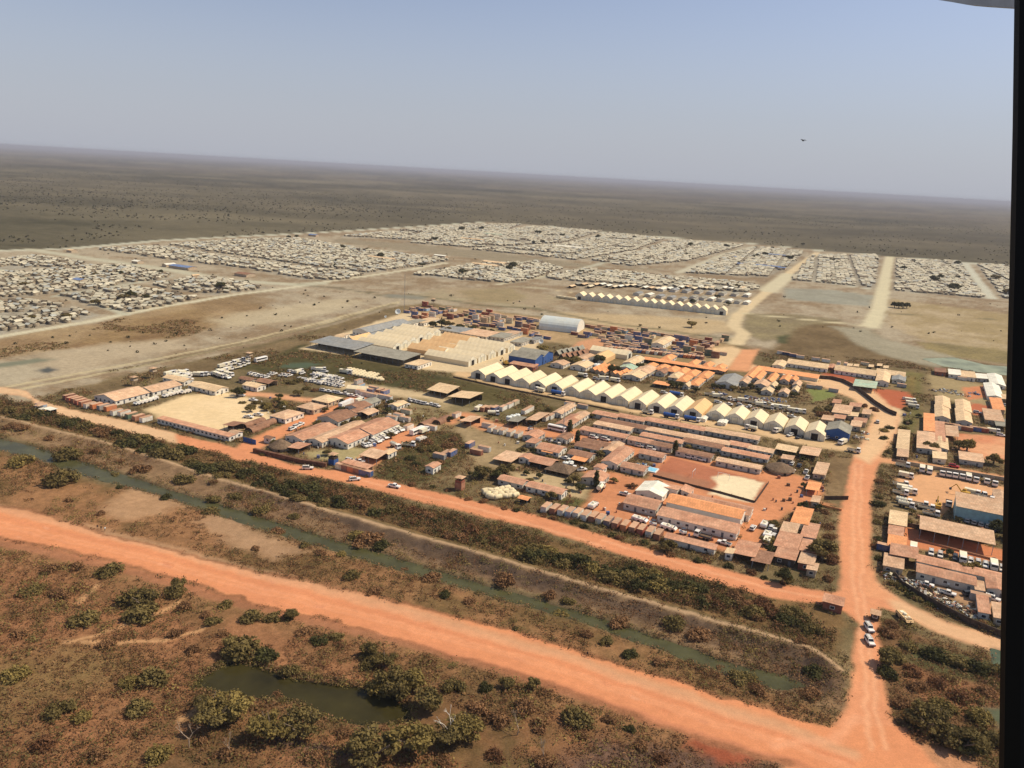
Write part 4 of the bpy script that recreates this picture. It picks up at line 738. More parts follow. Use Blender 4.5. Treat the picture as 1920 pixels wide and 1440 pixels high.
# ------------------------------------------------------------------ left compound
PB = 'long prefab block with tan roof'
house((181, 750), (217, 761), (281, 745), 'long tan-roofed prefab block', 'tan', 'white', label='long tan-roofed prefab block beside the row of brick-red containers', ac=1)
house((258, 737), (287, 744), (341, 730), 'long tan-roofed prefab block', 'tan', 'white', label='long tan-roofed prefab block behind the parked white armoured vehicles', ac=1)
house((308, 715), (345, 724.5), (364, 720), 'small tan-roofed prefab', 'sand', 'white', label='white prefab with pale tan roof below the upper vehicle park')
house((354, 730), (404, 742), (428, 735), 'wide tan-roofed prefab', 'sand', 'white', label='wide white prefab at the back of the sandy parade field', ac=1)
house((459, 728), (482, 735), (498, 730), 'white prefab', 'sand', 'white', label='small white prefab right of the dark round tree')
house((482, 722), (504, 728), (516, 722), 'brown-roofed shed', 'brown', 'tan', name='shed', cat='shed', openf=True, h=2.8)
house((452, 716), (470, 722), (480, 718), 'brown-roofed hut', 'brown', 'tan', name='shed', cat='shed')
house((285, 797), (430, 829), (436, 824), 'container barrack', 'rust', 'white', kind='mono', rise=.25, name='container_barrack', label='very long low white barrack along the camp road', win=1.3, doors=0)
for px, py, c, al in [(130, 748, 'maroon', 'B'), (137, 752, 'red', 'B'), (145, 754, 'rust', 'B'), (152, 757, 'red', 'B'), (160, 760, 'rust', 'B'), (169, 764, 'white', 'B'), (181, 765, 'orange', 'B'), (194, 767, 'grey', 'B'), (207, 769, 'orange', 'B'), (219, 777, 'white', 'B'), (233, 779, 'white', 'B'), (247, 783, 'green', 'B'), (260, 787, 'rust', 'B'), (274, 790, 'white', 'B')]: container(px, py, c, al)
lm('the sandy parade field', 395, 768); lm('the brick-red container row', 148, 752); lm('the very long white barrack', 357, 815); lm('the dark round tree', 444, 738)
for i, (x, y) in enumerate([(262, 758), (270, 756), (278, 753.5), (286, 751)]): vehicle('apc', x, y, -75, label=f'white armoured vehicle, {["first", "second", "third", "fourth"][i]} from the left in front of the nearer tan block', group='armoured vehicles by the parade field')
for i, (x, y) in enumerate([(315, 744), (325, 741), (334, 739), (348, 738)]): vehicle('apc', x, y, -75, label=f'white armoured vehicle, {["first", "second", "third", "fourth"][i]} from the left in front of the farther tan block', group='armoured vehicles by the parade field')
vehicle('suv', 452, 743, 10, label='white off-road car beside the dark round tree'); vehicle('pickup', 466, 784, 20); vehicle('pickup', 484, 780, 25); vehicle('pickup', 475, 752, 5)
# half-round earth-coloured sheds
for i, (L, N, R) in enumerate([((452, 800), (463, 804), (486, 788)), ((462, 808), (474, 813), (492, 798)), ((478, 800), (488, 804), (508, 790))]): house(L, N, R, 'brown half-round tent shed', 'brown', 'dark', h=.1, kind='arch', along='y', name='half_round_shed', cat='shed', win=0, doors=0)
for L, N, R in [((786, 797), (796, 801), (812, 788)), ((815, 792), (826, 797), (842, 786))]: house(L, N, R, 'brown half-round tent shed', 'brown', 'dark', h=.1, kind='arch', along='y', name='half_round_shed', cat='shed', win=0, doors=0)
house((512, 786), (535, 795), (562, 781), 'tan-roofed house', 'tan', 'white', kind='hip', rise=1.2)
house((420, 806), (438, 811), (452, 803), 'dark lean-to', 'brown', 'dark', name='shed', cat='shed', openf=True, kind='mono')
house((430, 820), (442, 824), (450, 818), 'small white gate hut', 'tan', 'white', minA=3)
# middle compound, big hall first
house((616, 832), (652, 843), (697, 827), 'hall', 'rust', 'white', h=3, label='wide orange-roofed office hall, nearest wing beside the red street', ac=1)
house((657, 815), (699, 826), (744, 803), 'hall', 'rust', 'white', h=3.1, label='wide orange-roofed office hall, farther wing beside the red street', ac=1)
house((582, 832), (604, 840), (690, 805), 'hall', 'tan', 'white', h=2.8, label='tan-roofed hall left of the wide office hall')
house((537, 827), (568, 836), (622, 808), 'hall', 'rust', 'white', h=2.8, label='orange-roofed hall behind the round thatched hut')
house((600, 791), (634, 802), (668, 788), 'hall', 'brown', 'grey', h=3.2, label='grey-walled hall with brown roof behind the office hall')
house((497, 829), (508, 833), (514, 829), 'small red-roofed hut', 'brown', 'white', label='small red-brown roofed hut beside the round thatched hut')
house((535, 846), (560, 852), (580, 842), 'low rusty lean-to', 'rust', 'tan', h=2.0, kind='mono', name='shed', cat='shed', openf=True)
house((680, 862), (706, 872), (722, 861), 'open tan-roofed garage', 'tan', 'dark', h=3, kind='mono', openf=True, name='open_garage', cat='shed', label='open tan-roofed garage behind the container wall')
house((712, 860), (728, 862), (737, 853), 'white side hut', 'sand', 'white')
for i, (x, c) in enumerate([(640, 'cream'), (651, 'maroon'), (662, 'orange'), (673, 'rust'), (684, 'blue')]): container(x+2, 880+i*2.9, c, 'A', label=f'{["cream", "dark red", "orange", "rusty brown", "blue"][i]} container of the wall beside the blue guard tower')
house((640, 878), (688, 890), (698, 884), 'wall canopy', 'rust', 'tan', h=2.75, kind='mono', rise=.2, name='canopy', cat='canopy', openf=True, label='long rusty canopy over the container wall')
house((588, 756), (615, 764), (632, 752), 'tan-roofed house', 'sand', 'tan', kind='hip', rise=1.5); house((560, 770), (588, 778), (606, 768), 'tan-roofed house', 'tan', 'tan', kind='hip', rise=1.2)
house((672, 762), (690, 768), (710, 758), 'grey-roofed prefab', 'grey', 'grey'); house((652, 768), (675, 776), (690, 766), 'brown-roofed shed', 'brown', 'white', name='shed', cat='shed'); house((731, 766), (745, 771), (757, 762), 'tan-roofed hut', 'sand', 'white'); house((670, 782), (690, 787), (704, 778), 'tan-roofed shed', 'tan', 'dark', openf=True, name='shed', cat='shed'); house((655, 778), (668, 783), (680, 776), 'brown-roofed shed', 'brown', 'white', name='shed', cat='shed')
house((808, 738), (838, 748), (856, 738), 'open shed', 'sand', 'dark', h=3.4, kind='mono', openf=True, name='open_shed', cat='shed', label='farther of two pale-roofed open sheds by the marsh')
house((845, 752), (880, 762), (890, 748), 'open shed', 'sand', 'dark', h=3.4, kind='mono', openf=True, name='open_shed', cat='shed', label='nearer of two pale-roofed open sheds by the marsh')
house((806, 886), (812, 890), (826, 882), 'white watch hut', 'rust', 'white', h=3.2, minA=4, label='white watch hut with red roof alone on the grass')
lm('the round thatched hut', 526, 838); lm('the office hall', 650, 815); lm('the blue guard tower', 625, 862); lm('the white watch hut', 815, 883); lm('the two open sheds', 850, 748)
for px, py, c, al, ln, lv in [(667, 727, 'skyblue', 'B', 6.06, 0), (676, 727, 'skyblue', 'B', 6.06, 0), (672, 727, 'grey', 'B', 6.06, 1), (700, 732, 'grey', 'A', 6.06, 0), (692, 736, 'blue', 'A', 6.06, 0), (713, 737, 'maroon', 'B', 6.06, 0), (722, 739, 'blue', 'B', 6.06, 0), (692, 744, 'white', 'A', 12.2, 0), (718, 748, 'white', 'A', 12.2, 0), (676, 739, 'white', 'A', 6.06, 0), (881, 838, 'blue', 'B', 6.06, 0), (824, 860, 'grey', 'A', 6.06, 0), (836, 856, 'navy', 'B', 6.06, 0), (847, 854, 'blue', 'B', 6.06, 0), (735, 788, 'white', 'A', 6.06, 0), (748, 784, 'white', 'A', 6.06, 0), (759, 790, 'white', 'A', 6.06, 0), (766, 805, 'white', 'B', 6.06, 0), (700, 779, 'white', 'B', 6.06, 0), (808, 806, 'white', 'A', 6.06, 0), (762, 776, 'cream', 'A', 6.06, 0), (856, 782, 'white', 'B', 6.06, 0)]: container(px, py, c, al, ln, lv)
tent(652, 732, 'white store tent', True, 7, 12, 2.2, 3.6, face=rad(-70), label='white store tent beside the stacked pale blue containers')
for i, (x, y, k) in enumerate([(684, 838, 'suv'), (691, 836, 'pickup'), (698, 833, 'suv'), (706, 829, 'apc'), (713, 826, 'suv'), (720, 822, 'apc'), (728, 818, 'suv'), (735, 814, 'apc'), (742, 811, 'suv'), (749, 808, 'apc')]): vehicle(k, x, y, -20, group='vehicles parked along the office hall', label=f'{"white armoured vehicle" if k == "apc" else "white pickup" if k == "pickup" else "white off-road car"}, {["first", "second", "third", "fourth", "fifth", "sixth", "seventh", "eighth", "ninth", "tenth"][i]} from the left parked along the office hall')
vehicle('bus', 782, 813, 60); vehicle('apc', 790, 826, 60); vehicle('tanker', 741, 841, -20); vehicle('flatbed', 766, 838, 20); vehicle('truck', 795, 812, 60); vehicle('suv', 657, 866, 5); vehicle('pickup', 674, 868, 35)
vehicle('trailer', 649, 764, 80); vehicle('truck', 674, 755, 70); vehicle('pickup', 600, 789, 75); vehicle('suv', 607, 784, 75); vehicle('suv', 548, 806, 75); vehicle('suv', 556, 801, 75); vehicle('pickup', 563, 798, 75)
for i, x in enumerate([0, 1, 2, 3]): vehicle('suv', 770+i*9, 753+i*2.0, -30+i*14, lite=False)
vehicle('pickup', 808, 760, 10); vehicle('suv', 819, 763, -10)
vehicle('suv', 577, 880, 35, label='white off-road car driving on the orange camp road by the thicket', lite=False); vehicle('suv', 665, 901, 48, label='white off-road car driving past the container wall', lite=False); vehicle('pickup', 739, 914, 10, label='white pickup driving alone on the orange camp road', lite=False)
# vehicle parks: (corner, step along row, step between rows, columns, rows, kinds, heading)
def park(x, y, dx, dy, ex, ey, nx, ny, kinds, ang, grp, skip=.06):
    for j in range(ny):
        for i in range(nx):
            if random.random() < skip: continue
            vehicle(random.choice(kinds), x+dx*i+ex*j+random.uniform(-1, 1), y+dy*i+ey*j+random.uniform(-.5, .5), ang+random.uniform(-8, 8), group=grp)
park(318, 704, 7.6, 1.9, 11, -6, 6, 2, ['truck', 'suv', 'apc'], 60, 'vehicles in the upper park'); park(372, 706, 8, -1, 0, 0, 5, 1, ['truck', 'suv'], 30, 'vehicles in the upper park')
park(418, 690, 8.4, -2.6, 1, 9, 6, 2, ['truck', 'flatbed', 'truck'], 62, 'trucks in two rows'); park(407, 706, 9, 2.2, 5, -5, 3, 2, ['truck', 'apc'], -10, 'vehicles in the upper park')
park(456, 700, 7.2, 1.5, 0, 0, 7, 1, ['suv', 'pickup'], 62, 'vehicles in the upper park'); park(500, 702, 7, 0.8, 0, 0, 8, 1, ['suv', 'pickup', 'truck'], 62, 'vehicles by the pool of marsh water'); park(546, 698, 7, 1.2, 0, 0, 4, 1, ['suv', 'truck'], 62, 'vehicles by the pool of marsh water')
park(562, 712, 6, 1.2, 0, 0, 5, 1, ['suv', 'apc'], 62, 'vehicles on the grass'); park(590, 694, 6, 1.5, 0, 0, 4, 1, ['suv', 'truck'], 40, 'vehicles on the grass'); park(588, 703, 7.2, 1.3, 1, 7, 8, 3, ['suv', 'suv', 'pickup', 'apc'], 62, 'white vehicles packed on the grass'); park(646, 700, 6, 1.2, 0, 0, 3, 1, ['suv', 'truck'], 20, 'vehicles on the grass')
park(606, 734, 10, 1.5, 0, 0, 5, 1, ['suv', 'pickup', 'truck'], 15, 'vehicles on the grass'); park(640, 741, 9, 1.4, 0, 0, 4, 1, ['suv', 'pickup'], 15, 'vehicles on the grass'); park(730, 756, 10, 1.6, 0, 0, 4, 1, ['suv', 'pickup'], 30, 'vehicles on the grass')
vehicle('bus', 489, 678, 62, label='white bus standing alone near the watchtower')
# stacked pale domes (folded shelters) and tank piles
DOME = M_('shelter_canvas', (240, 206, 156), dust=alb(230, 196, 146), dusts=.4, obj_var=.06)
def capsule(px, py, L_, r, ang, look, name='canvas_shelter', cat='shelter', m=DOME, group=None):
    k = ('cap', round(L_, 2), round(r, 2))
    if k not in TM:
        b = MB(); n = 10; pr = []
        for i in range(7): t_ = -math.pi/2+math.pi*i/6; pr.append((t_, r*math.cos(t_)*.98+.02))
        vs = []; fs = []; xs = [(-L_/2+r*math.sin(t_)*.6 if t_ < 0 else L_/2+r*math.sin(t_)*.6, max(rr, .02)) for t_, rr in pr[:3]+[(0-1e-9, r), (1e-9, r)]+pr[4:]]
        for x, rr in xs: vs += [(x, rr*math.cos(2*math.pi*i/n), r+rr*math.sin(2*math.pi*i/n)) for i in range(n)]
        for q_ in range(len(xs)-1): fs += [(q_*n+i, q_*n+(i+1) % n, (q_+1)*n+(i+1) % n, (q_+1)*n+i) for i in range(n)]
        b.add(vs, fs); TM[k] = b.mesh(name, m, True)
    p = G(px, py); o = ob(name, TM[k], None, (p[0], p[1], 0), GRID+rad(ang)); return reg(o, look, cat, group)
for j in range(4):
    for i in range(9):
        if random.random() > .1: capsule(655+i*6.4+j*3, 694+i*1.35+j*3.4, 2.6, 1.0, 60, 'folded cream shelter', group='cream shelters packed on the grass')
for j in range(4):
    for i in range(5): capsule(908+i*11+j*5+random.uniform(-2, 2), 925-i*1.2+j*4+random.uniform(-1, 1), 2.2+random.random()*.8//.4*.4, 1.15, random.choice([20, 60, 75]), 'cream capsule tank', 'storage_tank', 'tank', group='heap of cream tanks')
lm('the heap of cream tanks', 935, 925); lm('the packed white vehicles', 615, 712); lm('the upper vehicle park', 345, 703); lm('the two truck rows', 445, 690); lm('the cream shelters', 690, 700); lm('the marsh water', 560, 686); lm('the pale blue containers', 672, 722)
# ------------------------------------------------------------------ right compound: barrack rows
def barrack(L, N, R=None, roof='rust', look='orange-roofed barrack', wall='grey', label=None, ac=1, h=2.7, **k):
    R = R or (N[0]+12, N[1]-7); return house(L, N, R, look, roof, wall, h=h, ac=ac, group=k.pop('group', 'barracks of the right compound'), label=label, **k)
ROWS = [('top', [((1113, 781), (1155, 792)), ((1158, 787), (1206, 799)), ((1209, 794), (1258, 806)), ((1260, 803), (1318, 817)), ((1322, 812), (1374, 826)), ((1376, 824), (1420, 834))]),
        ('second', [((1116, 801), (1180, 817)), ((1127, 795), (1212, 815)), ((1214, 811), (1283, 829)), ((1286, 824), (1365, 844)), ((1367, 838), (1402, 849)), ((1405, 845), (1447, 859))]),
        ('third', [((1090, 812), (1172, 831)), ((1202, 823), (1277, 841)), ((1281, 833), (1352, 851)), ((1355, 850), (1438, 871))]),
        ('front', [((1178, 831), (1217, 841)), ((1219, 841), (1258, 850)), ((1270, 850), (1332, 868)), ((1343, 871), (1424, 890))])]
ORD = ['first', 'second', 'third', 'fourth', 'fifth', 'sixth', 'seventh', 'eighth', 'ninth', 'tenth', 'eleventh', 'twelfth', 'thirteenth', 'fourteenth', 'fifteenth', 'sixteenth', 'seventeenth', 'eighteenth', 'nineteenth', 'twentieth']
for nm, bs in ROWS:
    for i, (L, N) in enumerate(bs): barrack(L, N, (N[0]+10, N[1]-6.0), random.choice(['rust', 'rust', 'brown', 'tan']), label=f'long orange-roofed barrack, {ORD[i]} from the left in the {nm} barrack row', rise=.45)
barrack((1042, 778), (1052, 785), (1078, 768), 'tan', 'tan-roofed prefab', 'white'); barrack((1042, 803), (1066, 809), (1096, 790), 'rust', 'tan-roofed prefab'); barrack((1070, 790), (1086, 796), (1106, 783), 'tan', 'tan-roofed prefab', 'white')
house((1045, 828), (1062, 834), (1076, 825), 'red-brown roofed prefab', 'brown', 'white'); barrack((1090, 836), (1136, 848), None, 'brown', 'brown-roofed barrack'); house((982, 824), (1005, 831), (1019, 820), 'orange-roofed prefab', 'rust', 'grey'); house((986, 838), (1003, 842), (1014, 834), 'low orange-roofed prefab', 'rust', 'grey', kind='mono', rise=.3)
barrack((1008, 848), (1047, 859), (1061, 848), 'rust', 'orange-roofed prefab', 'white'); barrack((1065, 859), (1105, 869), (1113, 860), 'brown', 'brown-roofed barrack', 'grey'); barrack((1080, 842), (1121, 854), (1128, 846), 'brown', 'brown-roofed barrack', 'grey'); house((1017, 853), (1034, 858), (1040, 853), 'orange porch canopy', 'orange', 'tan', h=2.2, kind='mono', rise=.3, openf=True, name='canopy', cat='canopy'); house((1072, 868), (1095, 874), (1102, 868), 'orange porch canopy', 'orange', 'tan', h=2.2, kind='mono', rise=.3, openf=True, name='canopy', cat='canopy')
house((1128, 853), (1150, 858), (1172, 842), 'tan-roofed hall', 'tan', 'grey', along='y', label='square tan-roofed hall beside the long perpendicular block')
house((1130, 873), (1157, 882), (1201, 857), 'long block', 'rust', 'white', h=3, ac=1, label='long orange-roofed block pointing away, left of the swimming pool')
house((1200, 856), (1241, 868), (1248, 860), 'prefab', 'rust', 'grey', label='orange-roofed prefab behind the swimming pool'); house((1163, 884), (1206, 894), (1215, 885), 'prefab', 'rust', 'grey', label='orange-roofed prefab in front of the swimming pool')
house((973, 867), (992, 872), (1000, 864), 'white prefab end', 'rust', 'white'); house((925, 868), (957, 876), (972, 858), 'tan mat roof', 'tan', 'tan', h=2.2, kind='mono', openf=True, name='canopy', cat='canopy', rise=.3); house((993, 874), (1032, 884), (1042, 872), 'orange-roofed porch house', 'rust', 'dark', openf=True, name='open_shed', cat='shed')
house((1024, 885), (1066, 897), (1086, 885), 'large dark thatched hall', 'thatch', 'dark', h=2, kind='hip', rise=2.4, openf=True, name='thatched_hall', cat='hall', label='large dark thatched hall beside the sandy square')
house((1090, 906), (1127, 914), (1143, 901), 'orange-roofed house with porch', 'rust', 'grey', label='orange-roofed house with porch behind the cream tanker truck'); house((1113, 886), (1130, 890), (1138, 884), 'small orange-roofed prefab', 'rust', 'white')
house((936, 907), (979, 920), (992, 912), 'long prefab', 'rust', 'grey', label='red-orange roofed prefab behind the heap of cream tanks', ac=1); house((980, 926), (1052, 938), (1063, 929), 'long prefab', 'rust', 'white', label='long red-orange roofed prefab beside the small green lawn', ac=1)
house((1028, 934), (1040, 937), (1045, 934), 'small porch', 'rust', 'white', h=2.4, minA=3); house((980, 945), (988, 948), (995, 943), 'small open roof on poles', 'orange', 'dark', h=2.4, minA=4, openf=True, kind='gable', name='shelter', cat='shelter', label='small orange-roofed open shelter near the camp road')
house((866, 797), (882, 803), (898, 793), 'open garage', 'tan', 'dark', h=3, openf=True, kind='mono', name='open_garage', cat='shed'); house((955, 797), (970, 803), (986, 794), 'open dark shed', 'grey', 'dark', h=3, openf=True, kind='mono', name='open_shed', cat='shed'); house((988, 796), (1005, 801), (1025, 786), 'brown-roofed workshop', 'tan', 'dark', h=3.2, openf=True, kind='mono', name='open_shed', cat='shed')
for px, py, c, al, ln in [(914, 802, 'white', 'A', 6.06), (922, 808, 'white', 'B', 6.06), (933, 811, 'white', 'B', 6.06), (944, 813, 'white', 'B', 6.06), (958, 816, 'white', 'B', 6.06), (972, 819, 'white', 'B', 6.06), (989, 773, 'white', 'B', 12.2), (908, 770, 'rust', 'B', 6.06), (918, 770, 'maroon', 'B', 6.06), (928, 770, 'blue', 'B', 6.06), (943, 769, 'white', 'B', 6.06), (955, 764, 'white', 'B', 6.06), (966, 759, 'cream', 'B', 6.06), (1033, 785, 'white', 'B', 6.06), (1024, 788, 'white', 'B', 6.06), (1068, 762, 'white', 'A', 6.06), (1092, 766, 'grey', 'A', 6.06), (908, 846, 'white', 'A', 6.06), (893, 852, 'rust', 'A', 6.06), (1024, 957, 'white', 'B', 6.06), (1040, 960, 'rust', 'B', 6.06), (1055, 963, 'white', 'B', 6.06), (1069, 966, 'skyblue', 'B', 6.06), (1083, 968, 'white', 'B', 6.06), (1098, 972, 'white', 'B', 6.06), (1113, 975, 'rust', 'B', 6.06), (1126, 979, 'white', 'B', 6.06), (1141, 983, 'navy', 'B', 6.06), (1156, 987, 'rust', 'B', 6.06), (1172, 991, 'orange', 'B', 6.06), (1188, 995, 'rust', 'B', 6.06), (1203, 999, 'red', 'B', 6.06), (1219, 1003, 'white', 'B', 6.06), (1234, 1008, 'rust', 'B', 6.06)]: container(px, py, c, al, ln)
lm('the swimming pool', 1212, 880); lm('the sports court', 1330, 902); lm('the dark thatched hall', 1057, 886); lm('the long orange-roofed prefab', 1020, 930); lm('the white container row', 945, 812); lm('the perpendicular block', 1165, 868)
# big halls at the front
house((1194, 930), (1240, 944), (1257, 926), 'white tent hall', 'white', 'white', h=3.2, label='bright white tent hall beside the tall orange hall', name='tent_hall', win=.6); house((1170, 953), (1228, 969), (1245, 953), 'prefab', 'rust', 'grey', h=3, ac=1, label='orange-roofed prefab in front of the white tent hall')
house((1222, 916), (1268, 934), (1281, 924), 'prefab', 'rust', 'white', kind='monoback', h=2.6, rise=1.2, label='orange-roofed prefab behind the white tent hall'); house((1278, 930), (1292, 936), (1300, 926), 'small white prefab', 'rust', 'white', kind='monoback', rise=.9)
house((1297, 936), (1403, 979), (1422, 966), 'long mess hall', 'rust', 'white', h=3, label='long orange-roofed hall along the sports court', ac=1); house((1252, 955), (1386, 993), (1403, 978), 'tall hall', 'orange', 'white', h=4.6, rise=1.6, win=.5, doors=0, label='tall hall with bright orange roof, tallest of the front group', name='tall_hall'); house((1233, 976), (1379, 1014), (1386, 1001), 'long front prefab', 'rust', 'white', h=3, label='long white prefab in front of the tall orange hall', ac=1, kind='mono', rise=.9)
lm('the tall orange hall', 1320, 985); lm('the white tent hall', 1225, 925)
house((1245, 1019), (1338, 1042), (1350, 1036), 'low prefab', 'rust', 'white', kind='mono', rise=.3, h=2.4, label='long low orange-roofed prefab beside the camp road hedge', win=.6)
for k, x, y, a in [('tanker', 1126, 919, 75), ('pickup', 1172, 929, 5), ('apc', 1112, 951, 60), ('apc', 1199, 978, -5), ('forklift', 1225, 986, 10), ('apc', 1253, 993, -5), ('forklift', 1281, 1002, 10), ('dumptruck', 1317, 1010, 175), ('pickup', 1358, 1021, 170), ('suv', 1411, 993, 55), ('apc', 1433, 987, 60), ('suv', 1446, 992, 60), ('apc', 1438, 1006, 65), ('truck', 1438, 1019, 66), ('suv', 1450, 1008, 60), ('suv', 1113, 822, -3), ('suv', 1135, 826, -3), ('suv', 1199, 838, -3), ('suv', 1221, 844, -3), ('suv', 1292, 859, -3), ('suv', 1315, 864, -3), ('tanker', 1355, 873, -3), ('suv', 1486, 886, 60), ('pickup', 1511, 887, 60), ('suv', 1484, 872, 60), ('darksuv', 1498, 876, 60), ('pickup', 1513, 898, 60), ('bus', 1044, 808, -3), ('pickup', 1060, 862, -3), ('pickup', 1090, 883, 50), ('tanker', 925, 779, 30), ('truck', 897, 770, 70), ('pickup', 1070, 876, 10), ('suv', 1157, 835, -3), ('forklift', 995, 808, 10)]: vehicle(k, x, y, a, lite=False)
# right edge of the right compound
R_ = [((1482, 990), (1512, 997), (1524, 968), 'orange sheet-roofed store', 'orange', 'white'), ((1462, 1006), (1490, 1013), (1496, 996), 'white-walled prefab', 'tan', 'white'), ((1500, 1016), (1526, 1023), (1530, 996), 'orange-roofed prefab', 'rust', 'white'), ((1450, 1035), (1492, 1045), (1499, 1016), 'broad rusty roofed store', 'rust', 'brick'), ((1497, 1045), (1528, 1051), (1532, 1029), 'rusty roofed store', 'rust', 'brick'), ((1450, 1058), (1488, 1065), (1492, 1046), 'dark-walled rusty store', 'rust', 'dark'), ((1495, 1068), (1522, 1074), (1526, 1054), 'rusty roofed hut', 'tan', 'brick'), ((1511, 1080), (1528, 1084), (1532, 1072), 'tiny tan roofed hut', 'tan', 'tan'), ((1408, 1064), (1440, 1072), (1449, 1051), 'crumbling rusty mat roof', 'brown', 'dark'), ((1372, 1050), (1412, 1059), (1421, 1033), 'open rusty shed', 'rust', 'dark'), ((1362, 1049), (1371, 1052), (1378, 1044), 'small white kiosk', 'sand', 'white'), ((1524, 896), (1545, 902), (1553, 880), 'tan-roofed prefab', 'tan', 'tan'), ((1511, 926), (1532, 932), (1538, 918), 'orange porch roof', 'orange', 'dark'), ((1455, 848), (1490, 858), (1500, 850), 'ragged tan mat roof', 'sand', 'dark'), ((1500, 856), (1532, 866), (1540, 852), 'ragged tan mat roof', 'tan', 'dark'), ((1520, 950), (1533, 954), (1541, 944), 'small tan gate hut', 'tan', 'tan'), ((1464, 868), (1484, 873), (1488, 866), 'small tan roof', 'tan', 'tan')]
for i, (L, N, R, lk, rf, wl) in enumerate(R_): house(L, N, R, lk, rf, wl, kind='mono' if i != 0 else 'mono', rise=.35, openf=('open' in lk or 'mat' in lk or 'porch' in lk), name='shed', cat='shed')
def round_hut(px, py, r, h, look, label, wall_h=2.0, op=False):
    p = G(px, py); t = thing('thatched_hut', (p[0], p[1], 0), 0, look, 'hut', None, label); b = MB(); b.lathe([(r*.82, 0), (r*.82, wall_h)], 16); ob('wall', b.mesh('wall', WALL['tan']), t)
    b = MB(); b.lathe([(r*1.06, wall_h-.35), (r*1.0, wall_h), (r*.62, wall_h+h*.45), (r*.2, wall_h+h*.88), (.12, wall_h+h)], 20); ob('roof', b.mesh('roof', ROOF['thatch']), t)
    b = MB().box(-.5, .5, -.06, .06, 0, 1.8); ob('door', b.mesh('door', DARKIN), t, (r*.1, -r*.83, 0))
round_hut(526, 842, 5.2, 3.0, '', 'round thatched hut beside the red-soil hedge and office hall'); round_hut(1462, 884, 6.4, 2.6, '', 'round thatched hut at the end of the front barrack row'); round_hut(1440, 722, 4, 2.2, '', 'small thatched hut among the orange-roofed staff huts')
lm('the round thatched court hut', 1462, 880); lm('the broad rusty store', 1475, 1030); lm('the brown fenced plot', 1575, 895)
# ------------------------------------------------------------------ tent rows
T = [(896, 710, 1), (924, 716, 1), (951, 721, 1), (978, 726, 0), (1008, 731, 1), (1039, 736, 1), (1071, 742, 0), (1101, 748, 0), (1131, 754, 1), (1162, 760, 0), (1195, 767, 1), (1230, 773, 1), (1263, 779, 1), (1298, 784, 1), (1340, 788, 0), (1376, 794, 0), (1412, 801, 1), (1449, 808, 0), (1488, 816, 1), (1526, 825, 1)]
for i, (x, y, o_) in enumerate(T): tent(x, y, '', bool(o_), 10.5, 27 if i < 14 else 20, dusty=(i == 13), label=f'cream storage tent, {ORD[i]} from the left in the long middle row', group='storage tents of the long middle row')
for i in range(17):
    f = i/16; x = 1086+266*f; y = 562+28.5*f; tent(x, y, '', i in (0, 16), 9.7, 16, 4.6, 8.0, label=f'cream storage tent, {ORD[i]} from the left in the far tent row', group='storage tents of the far row', detail=True, g=rad(-20))
for i in range(4): capsule(1048+i*9, 559+i*1.2, 5, 1.6, 10, 'low cream stack under sheets', 'covered_stack', 'stack')
for nm, (x0, y0), (x1, y1), n, L_, d in [('left', (738, 661), (826, 628), 6, 33, 0), ('middle', (828, 673), (905, 643), 4, 30, 1), ('right', (877, 688), (968, 656), 5, 36, 0)]:
    for i in range(n):
        f = (i+.5)/n; tent(x0+(x1-x0)*f, y0+(y1-y0)*f, '', i % 3 == 0, 12, L_, 3.4, 6.4, dusty=bool(d), face=math.pi/2, label=f'big cream tent, {ORD[i]} from the front in the {nm} block of warehouse tents', group='warehouse tents in the tan yard')
tent(655, 648, '', True, 11, 24, 3.4, 6.6, dusty=True, label='single ochre arched tent behind the long dark sheds')
lm('the warehouse tents', 800, 645); lm('the far tent row', 1225, 575)
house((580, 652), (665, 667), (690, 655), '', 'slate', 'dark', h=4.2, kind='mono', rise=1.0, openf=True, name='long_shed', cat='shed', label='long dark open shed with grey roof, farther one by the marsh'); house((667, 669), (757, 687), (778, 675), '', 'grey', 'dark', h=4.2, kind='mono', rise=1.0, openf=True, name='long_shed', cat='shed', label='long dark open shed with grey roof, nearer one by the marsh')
house((660, 628), (692, 633), (748, 610), '', 'slate', 'white', h=4, label='long slate-roofed block behind the ochre tent', g=GRID); house((680, 636), (697, 641), (736, 624), '', 'slate', 'white', h=3.4, label='lower slate-roofed block with white walls behind the ochre tent')
for L, N, R, lk in [((758, 690), (783, 694), (803, 684), 'white-roofed store'), ((618, 639), (628, 642), (640, 636), 'low white-roofed store'), ((632, 634), (640, 637), (648, 632), 'low white-roofed store'), ((752, 611), (768, 615), (788, 605), 'grey-roofed store'), ((775, 608), (795, 612), (812, 602), 'white-roofed store'), ((746, 618), (754, 620), (768, 613), 'tan prefab')]: house(L, N, R, lk, 'sand' if 'white' in lk else 'grey', 'white', kind='mono', rise=.4, name='store', cat='building')
for L, N, R in [((826, 622), (864, 630), (880, 622), ), ((866, 629), (912, 638), (925, 628)), ((915, 636), (945, 641), (958, 632)), ((940, 632), (958, 636), (970, 627)), ((958, 646), (978, 650), (990, 640)), ((992, 642), (1002, 645), (1012, 638))]: house(L, N, R, 'low grey-roofed store', random.choice(['grey', 'slate', 'tan']), 'grey', kind='mono', rise=.4, name='store', cat='building')
